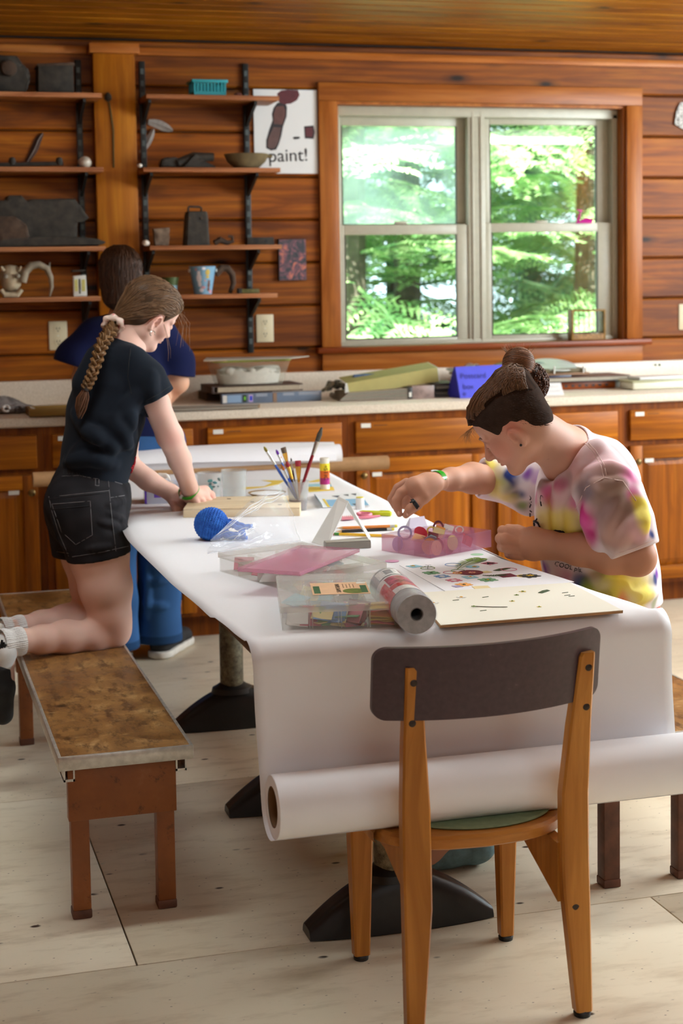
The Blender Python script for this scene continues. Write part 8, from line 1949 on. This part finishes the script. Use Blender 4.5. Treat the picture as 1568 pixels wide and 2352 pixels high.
# ---- shorts
so = Vol((1.36, 3.66, .41), (2.1, 4.14, .68), .004)
for y, hx in ((3.80, 1.82), (3.99, 1.83)): so.cap((hx+.02, y, .52), (1.50, y-.018, .505), .102, .088, .03)
so.ell((1.86, 3.89, .53), (.115, .18, .115), None, .03); so.plane((1.52, 0, 0), (-1, 0, 0)); so.plane((0, 0, .415), (0, 0, -1), .01)
cut_mesh(so, 'shorts', M['cloth'], boy, lambda v: lin(232, 118, 84)+(lin(244, 214, 196)-lin(232, 118, 84))*np.clip(.5+1.3*vnoise(v, 24), 0, 1)[:, None])[0]['label'] = 'coral and cream mottled shorts'
tw = MB(); tw.tube([K(1505, 1395, 3.86), K(1512, 1412, 3.84), K(1520, 1428, 3.82), K(1512, 1440, 3.82), K(1500, 1436, 3.82)], [.012, .013, .012, .011, .009], 10); tw.build('waist_tie', plain('coral_drawcord', (222, 120, 96), .8), boy)
pz_ = KZ(1523, 1541, .4105); pz_.x = min(pz_.x, 2.0); MB().lathe([(.018, 0), (.026, .008), (.03, .03), (.024, .046), (.01, .052)], pz_, 20, (0, 0, 1), True, .8, 1.5).build('black_pouch', plain('black_nylon', (26, 24, 26), .7, .3, 60), None, label='small black pouch on the right bench beside the hanging paper', cat='pouch')
# ---- sneakers
M['shoe_teal'] = plain('teal_grey_sneaker', (96, 124, 130), .7, .2, 60)
for y in (3.73, 3.92):
    sv = Vol((1.17, y-.09, -.002), (1.47, y+.09, .14), .0045); sv.chain([((1.41, y, .05), .048), ((1.33, y, .045), .047), ((1.235, y-.01, .034), .041)], .02, n=(0, 0, 1), f=.86); sv.cap((1.40, y, .05), (1.39, y, .10), .045, .04, .02); sv.plane((0, 0, .002), (0, 0, -1), .004)
    cut_mesh(sv, 'sneaker', M['shoe_teal'], boy, lambda v: np.tile(lin(96, 124, 130), (len(v), 1)))
# ---- hair: clipped sides, long top drawn into a knot
M['clip'] = vc_mat('clipped_hair_stubble', .95, 0, (700, .5, .002), .1)
hv2 = Vol(hB.o-V(.2, .2, .2), hB.o+V(.2, .2, .24), .003)
def capB(c, r, k=.05): hv2.ell(hB.w(*c), np.array(r)*hB.h, hB.R, k*hB.h)
capB((-.05, 0, .15), (.437, .357, .367)); capB((.10, 0, .2), (.312, .312, .282)); capB((-.18, 0, -.06), (.27, .285, .28))
hcut(hv2, hB, [(-.6, -.42), (-.44, -.32), (-.30, -.27), (-.2, -.2), (-.13, -.08), (-.08, .035), (.04, .03), (.08, -.07), (.115, -.16), (.15, -.07), (.2, .06), (.28, .20), (.36, .25), (.42, .30), (.6, .3)])
short, _ = cut_mesh(hv2, 'clipped_hair', M['clip'], boy, lambda v: np.tile(lin(56, 42, 34), (len(v), 1))*(1+.22*vnoise(v, 160)[:, None])); short['label'] = 'dark clipped undercut'
st = []; random.seed(12)
for i in range(2600):
    f, l, u = random.uniform(-.46, .38), random.choice((1, -1))*random.uniform(.1, .38), random.uniform(-.35, .34)
    p = surf(hB, f, l, u, hv2, -.0002); q = hB.loc(np.array([p]))[0]
    lim = np.interp(q[0], [-.6, -.44, -.30, -.2, -.13, -.08, .04, .08, .115, .15, .2, .28, .36, .42], [-.42, -.32, -.27, -.2, -.08, .035, .03, -.07, -.16, -.07, .06, .2, .25, .3])
    if q[2] < lim+.045: continue
    d = (-hB.F*.6-hB.U*.7+V(random.uniform(-.3, .3), random.uniform(-.3, .3), 0)).normalized(); o_ = (p-hB.o).normalized(); st.append([p, p+(d+o_*.2)*.002, p+(d*1.7+o_*.25)*.003])
strand_mesh('clipped_stubble', st, (62, 46, 36), .4, M['hairm'], short, .0005, 3)
tv_ = Vol(hB.o-V(.2, .2, .2), hB.o+V(.2, .2, .26), .003)
def capT(c, r, k=.05): tv_.ell(hB.w(*c), np.array(r)*hB.h, hB.R, k*hB.h)
capT((-.04, 0, .17), (.455, .365, .39)); capT((.12, 0, .24), (.31, .29, .285)); capT((-.24, 0, .36), (.26, .26, .24))
hcut(tv_, hB, [(-.7, .16), (-.45, .16), (-.3, .30), (-.1, .36), (.1, .345), (.3, .30), (.39, .285), (.43, .26), (.6, .2)])
top, _ = cut_mesh(tv_, 'top_hair', M['clip'], boy, lambda v: np.tile(lin(50, 33, 22), (len(v), 1))*(1+.35*np.sin(hB.loc(v)[:, 1:2]*60))); top['label'] = 'long brown top hair swept back to a knot'
kn = K(1191, 832, 3.80); kr = .040
st = []
for i in range(420):
    l = random.uniform(-1, 1); f0, u0 = .44-.10*abs(l), .27+.03*(1-abs(l)); pts = []
    for j in range(12):
        q = j/11; pts.append(surf(hB, f0+(-.36-f0)*q, l*.32*(1-.45*q**1.7), u0+(.55-u0)*q+.20*math.sin(math.pi*q)*(1-.5*abs(l)), tv_, random.uniform(-.001, .0028)))
    st.append(pts+[kn.lerp(pts[-1], .45)])
for i in range(520):
    sg = random.choice((1, 1, -1)); f0 = random.uniform(-.46, .36); u0_ = .365 if f0 > .12 else .44 if f0 > -.2 else .36; e_ = random.random(); pts = []
    for j in range(11):
        q = j/10; pts.append(surf(hB, f0+(-.37-f0)*q**1.15, sg*(.355-(.1+.2*e_)*q**1.6), u0_+(.46+.1*e_-u0_)*q+.10*math.sin(math.pi*q)*(1 if f0 > -.1 else .4), tv_, random.uniform(-.001, .0026)))
    st.append(pts+[kn.lerp(pts[-1], .45)])
for i in range(560):
    sg = random.choice((1, 1, -1)); f0 = random.uniform(-.7, .12); u0 = float(np.interp(f0, [-.6, -.45, -.3, -.1, .12], [.30, .32, .43, .47, .47])); e_ = random.random(); pts = []
    for j in range(10):
        q = j/9; pts.append(surf(hB, f0+((-.47 if i % 2 else -.66)-f0)*q, sg*(.33-(.10+.2*e_)*q), u0+(.40+.18*e_-u0)*q+.05*math.sin(math.pi*q), tv_, random.uniform(-.001, .0026)))
    st.append(pts+[kn.lerp(pts[-1], .45)])
strand_mesh('swept_strands', st, (96, 66, 42), .5, M['hairm'], top, .0013)
st = []; ax3 = (kn-hB.o).normalized(); sd = ax3.orthogonal().normalized(); s2_ = ax3.cross(sd)
for i in range(520):
    r0 = kr; th = random.uniform(.1, 2.5); ph = random.uniform(0, 6.28); pts = []
    tilt = random.uniform(-.25, .25)
    for j in range(16):
        a = ph+j*.26; t_ = th+.04*j*tilt; rr = kr*(.97+.04*math.sin(i)); z = math.cos(t_)*rr*1.05; pts.append(kn+(sd*math.cos(a)+s2_*math.sin(a))*rr*math.sin(t_)*1.02+ax3*(z-.004))
    st.append(pts)
MB().lathe([(kr*.96*math.sin(a), -kr*.98*math.cos(a)) for a in [math.pi*k/14 for k in range(1, 14)]], kn, 24, ax3).build('knot_core', plain('knot_brown', (74, 50, 32), .5), top)
strand_mesh('knot_strands', st, (112, 74, 46), .5, M['hairm'], top, .0015)
cm = Vol(kn-V(.12, .12, .16), kn+V(.14, .12, .08), .0035); cm.ell(np.array(K(1224, 880, 3.82)), (.036, .045, .045), None, .02); cm.ell(np.array(K(1205, 858, 3.81)), (.035, .04, .03), None, .02)
cut_mesh(cm, 'curly_base', M['hairm'], top, lambda v: np.tile(lin(60, 38, 26), (len(v), 1))*(1+.5*vnoise(v, 120)[:, None]))
st = []; ccs = [np.array(K(1224, 880, 3.82)), np.array(K(1205, 858, 3.81))]
for i in range(620):
    c_ = ccs[0] if i % 4 else ccs[1]; d = np.random.normal(size=3); d /= np.linalg.norm(d); p = onto(cm, c_+d*.09, c_, random.uniform(-.002, .004)); t_ = Vector(d).cross(V(random.uniform(-1, 1), random.uniform(-1, 1), random.uniform(-.2, .2))).normalized()+V(.1, 0, -.5); b_ = Vector(d).cross(t_).normalized(); t_.normalize()
    l_, fr_, am, ph = random.uniform(.012, .03), random.uniform(5, 10), random.uniform(.002, .0045), random.uniform(0, 6)
    st.append([onto(cm, np.array(p+t_*l_*(q-.5)+b_*am*math.sin(fr_*q+ph))+d*.03, c_, .001+.003*abs(math.sin(fr_*q*.7+ph))) for q in [k/11 for k in range(12)]])
strand_mesh('curly_ends', st, (88, 54, 34), .5, M['hairm'], top, .0014)
st = []
for i in range(40):
    p = Vector(hB.w(.42, random.uniform(-.25, .25), .26)); e = p+hB.F*random.uniform(.01, .04)-hB.U*random.uniform(.0, .035); st.append([p, p.lerp(e, .5)+hB.F*.006, e])
for i in range(40):
    a = random.uniform(0, 6.28); p = kn+(sd*math.cos(a)+s2_*math.sin(a))*kr*.8+ax3*kr*.6; o_ = (p-kn).normalized(); st.append([p, p+o_*.008+V(0, 0, .002), p+o_*.015+V(random.uniform(-.008, .008), 0, .006)])
strand_mesh('flyaway_wisps', st, (150, 110, 74), .3, M['hairm'], top, .0004)
face_lines(hB, vhb, boy, plain('faint_brow', (140, 104, 84), .8), .0011)
lobe = Vector(hB.w(-.015, .372, -.235)); MB().lathe([(.0035, 0), (.0032, .0018), (.001, .0024)], lobe, 12, hB.L).build('ear_stud', plain('dark_stud', (40, 38, 40), .3), boy)
wb2 = band(K(1004, 1104, 3.98), K(1035, 1101, 4.02)-K(985, 1110, 3.965), .0255, .019, .0016, plain('shiny_green_wristband', (30, 160, 40), .18), 'wristband', boy); wb2['label'] = 'shiny green wristband'
MB().lathe([(.008, 0), (.008, .003), (.001, .0035)], K(998, 1083, 3.985), 16, (0, -.2, 1), sx=1.3, sy=.8).build('clasp', plain('white_clasp_b', (226, 226, 222), .4), wb2)
hair_tie = empty('hair_tie', K(953, 1156, 3.9), 'black hair tie looped round the reaching fingers of the tie-dye wearer', 'hair tie')
for a, b in (((944, 1147), (958, 1168)), ((948, 1146), (961, 1164)), ((942, 1154), (952, 1150))):
    MB().tube([K(a[0], a[1], 3.905), K((a[0]+b[0])/2, (a[1]+b[1])/2, 3.896), K(b[0], b[1], 3.9)], [.002, .0032, .003], 8).build('elastic_loop', M['ink'], hair_tie)
for q, ax4 in (((914, 1178, 3.92), (-.2, -1, .2)), ((934, 1180, 3.912), (.2, -1, .2))):
    MB().lathe([(.004, 0), (.003, .0008), (.0004, .001)], K(*q)+V(0, -.004, 0), 12, ax4, sx=.8, sy=1.3).build('fingernail', plain('fingernail_b', (222, 170, 150), .3), boy)
# ================================================================ girl in navy standing at the counter
hC = Head(head_frame(276, 636, 6.13, (.2, -.06), 0), .215)
hC.o = K(276, 636, 6.13); hC.F = V(.12, .98, -.12).normalized(); hC.L = V(-.98, .12, 0).normalized(); hC.U = hC.F.cross(hC.L)*1.0; hC.U = hC.U if hC.U.z > 0 else -hC.U; hC.R = np.array([list(hC.F), list(hC.L), list(hC.U)]).T
vcx = Vol((.58, 5.85, -.005), (1.24, 6.47, 1.66), .005); g = Fig(vcx)
hC.build(vcx, (1, -1)); vcx.cap(hC.w(-.1, 0, -.2), (.905, 6.12, 1.3), .05, .055, .03)
vcx.chain([((.905, 6.12, 1.29), .09), ((.91, 6.12, 1.05), .10), ((.93, 6.13, .88), .11)], .03, n=(1, 0, 0), f=1.45)
vcx.chain([((1.05, 6.12, 1.28), .05), ((1.095, 6.12, 1.10), .04), ((1.03, 6.28, .985), .034), ((1.0, 6.36, .975), .028)], .02); vcx.chain([((.76, 6.12, 1.29), .05), ((.735, 6.16, 1.12), .04), ((.83, 6.3, 1.0), .034), ((.86, 6.37, .985), .028)], .02)
for bx_, s in ((1.0, 1), (.86, -1)):
    for i in range(4): vcx.chain([((bx_-.024+.016*i, 6.38, .975), .010), ((bx_-.026+.017*i, 6.41, .978), .009), ((bx_-.026+.017*i, 6.43, .972), .008)], .003)
    vcx.chain([((bx_-s*.03, 6.37, .975), .010), ((bx_-s*.045, 6.40, .974), .009)], .003)
for x0, y1 in ((1.01, 6.27), (.83, 6.2)):
    vcx.chain([((x0, 6.14, .88), .10), ((x0+.005, y1-.06, .5), .068), ((x0+.01, y1-.02, .12), .045), ((x0+.01, y1-.02, .06), .04), ((x0+.06, y1+.1, .045), .035)], .02)
nav = empty('person', (.93, 6.2, 0), 'girl with long dark hair, navy tee and jeans, back turned at the counter', 'person')
me, v = vcx.mesh('body'); paint(me, skin_color(v, (206, 158, 130), [])); link('body', me, M['skin'], nav)
tn = Vol((.54, 5.88, .80), (1.26, 6.40, 1.42), .0055); g = Fig(tn)
tn.chain([((.905, 6.12, 1.285), .10), ((.91, 6.12, 1.1), .112), ((.935, 6.13, .84), .125)], .03, n=(1, 0, 0), f=1.45)
tn.chain([((1.03, 6.12, 1.285), .068), ((1.085, 6.12, 1.18), .072), ((1.10, 6.13, 1.08), .07)], .03); tn.chain([((.78, 6.12, 1.29), .068), ((.705, 6.12, 1.20), .075), ((.675, 6.13, 1.11), .075)], .03)
sl, X, Yy, Z = tn.win((1.05, 5.8, .8), (1.3, 6.5, 1.5)); tn.put(sl, 1.125-Z+0*X+0*Yy+(X-1.1)*-.15, .004, 'i'); sl, X, Yy, Z = tn.win((.5, 5.8, .8), (.755, 6.5, 1.5)); tn.put(sl, (1.185-Z)+(.755-X)*.35*-1*-1+0*Yy-.03, .004, 'i')
tn.plane((0, 0, .83), (0, 0, -1)); tn.cap((.905, 6.12, 1.36), (.905, 6.12, 1.45), .07, .07, .006, 's')
t_n, _ = cut_mesh(tn, 'tee_shirt', M['cloth'], nav, lambda v: np.tile(lin(20, 26, 62), (len(v), 1))*(1+.15*vnoise(v, 24)[:, None])); t_n['label'] = 'navy blue short-sleeved tee'
jn = Vol((.66, 5.95, .02), (1.2, 6.48, .95), .005)
jn.ell((.93, 6.13, .87), (.165, .13, .12), None, .04)
for x0, y1 in ((1.012, 6.27), (.83, 6.2)): jn.chain([((x0, 6.14, .86), .112), ((x0+.005, y1-.06, .5), .085), ((x0+.008, y1-.03, .25), .082), ((x0+.008, y1-.02, .07), .092)], .03)
fold(jn, [(330, 1330), (360, 1336), (385, 1330)], .01, .02, .3); fold(jn, [(330, 1380), (350, 1390), (380, 1392)], .01, .02, .3); fold(jn, [(335, 1300), (340, 1360), (336, 1420)], .01, .02, .3)
jn.plane((0, 0, .06), (0, 0, -1), .006)
je, _ = cut_mesh(jn, 'jeans', M['denim'], nav, lambda v: np.tile(lin(52, 88, 134), (len(v), 1))*(1+.28*vnoise(v, 18)[:, None])*(np.where(v[:, 2] < .095, .55, 1.))[:, None]); je['label'] = 'blue jeans with frayed hem'
for x0, y1, tgt in ((1.02, 6.25, (1.145, 6.40)), (.84, 6.18, (.88, 6.34))):
    sv = Vol((x0-.12, y1-.14, -.002), (tgt[0]+.1, tgt[1]+.1, .13), .005); sv.chain([((x0, y1-.03, .055), .045), (((x0+tgt[0])/2, (y1+tgt[1])/2, .055), .044), ((tgt[0], tgt[1], .042), .036)], .02); sv.plane((0, 0, .022), (0, 0, -1), .004)
    s_, _ = cut_mesh(sv, 'sneaker', M['shoe_blk'], nav, lambda v: np.tile(lin(24, 26, 30), (len(v), 1)))
    so_ = Vol((x0-.12, y1-.14, -.004), (tgt[0]+.1, tgt[1]+.1, .08), .005); so_.chain([((x0, y1-.03, .02), .052), (((x0+tgt[0])/2, (y1+tgt[1])/2, .02), .049), ((tgt[0], tgt[1], .02), .043)], .02); so_.plane((0, 0, .001), (0, 0, -1), .002); so_.plane((0, 0, .032), (0, 0, 1), .003)
    cut_mesh(so_, 'rubber_sole', M['sole'], s_, lambda v: np.tile(lin(206, 200, 190), (len(v), 1)))
hv3 = Vol(hC.o-V(.2, .2, .3), hC.o+V(.2, .2, .2), .004)
for c, r in (((-.05, 0, .17), (.45, .38, .38)), ((.1, 0, .22), (.31, .33, .28)), ((-.16, 0, -.1), (.34, .37, .36)), ((-.22, 0, -.38), (.24, .33, .26))): hv3.ell(hC.w(*c), np.array(r)*hC.h, hC.R, .06*hC.h)
hcut(hv3, hC, [(-.8, -.68), (-.4, -.66), (0, -.62), (.14, -.5), (.16, .0), (.24, .1), (.33, .22), (.40, .26), (.6, .3)])
h3, _ = cut_mesh(hv3, 'hair', M['hairm'], nav, lambda v: np.tile(lin(46, 30, 20), (len(v), 1))*(1+.5*np.sin(hC.loc(v)[:, 1:2]*60)*(1-hC.loc(v)[:, 2:3])*.6)); h3['label'] = 'long straight dark brown hair'
st = []; random.seed(21)
for i in range(520):
    l = random.uniform(-1, 1); f0 = random.uniform(-.2, .25); pts = []
    for j in range(12):
        q = j/11; an = math.pi*(.08+.5*q); pts.append(surf(hC, -.05-.5*math.sin(an*1.1)*math.cos(l*1.2)+f0*(1-q), .5*math.sin(l*1.25)*(.25+.75*min(1, 1.8*q)), .62-1.26*q**1.15, hv3, random.uniform(-.001, .004)))
    st.append(pts)
strand_mesh('straight_strands', st, (62, 40, 26), .55, M['hairm'], h3, .0016)
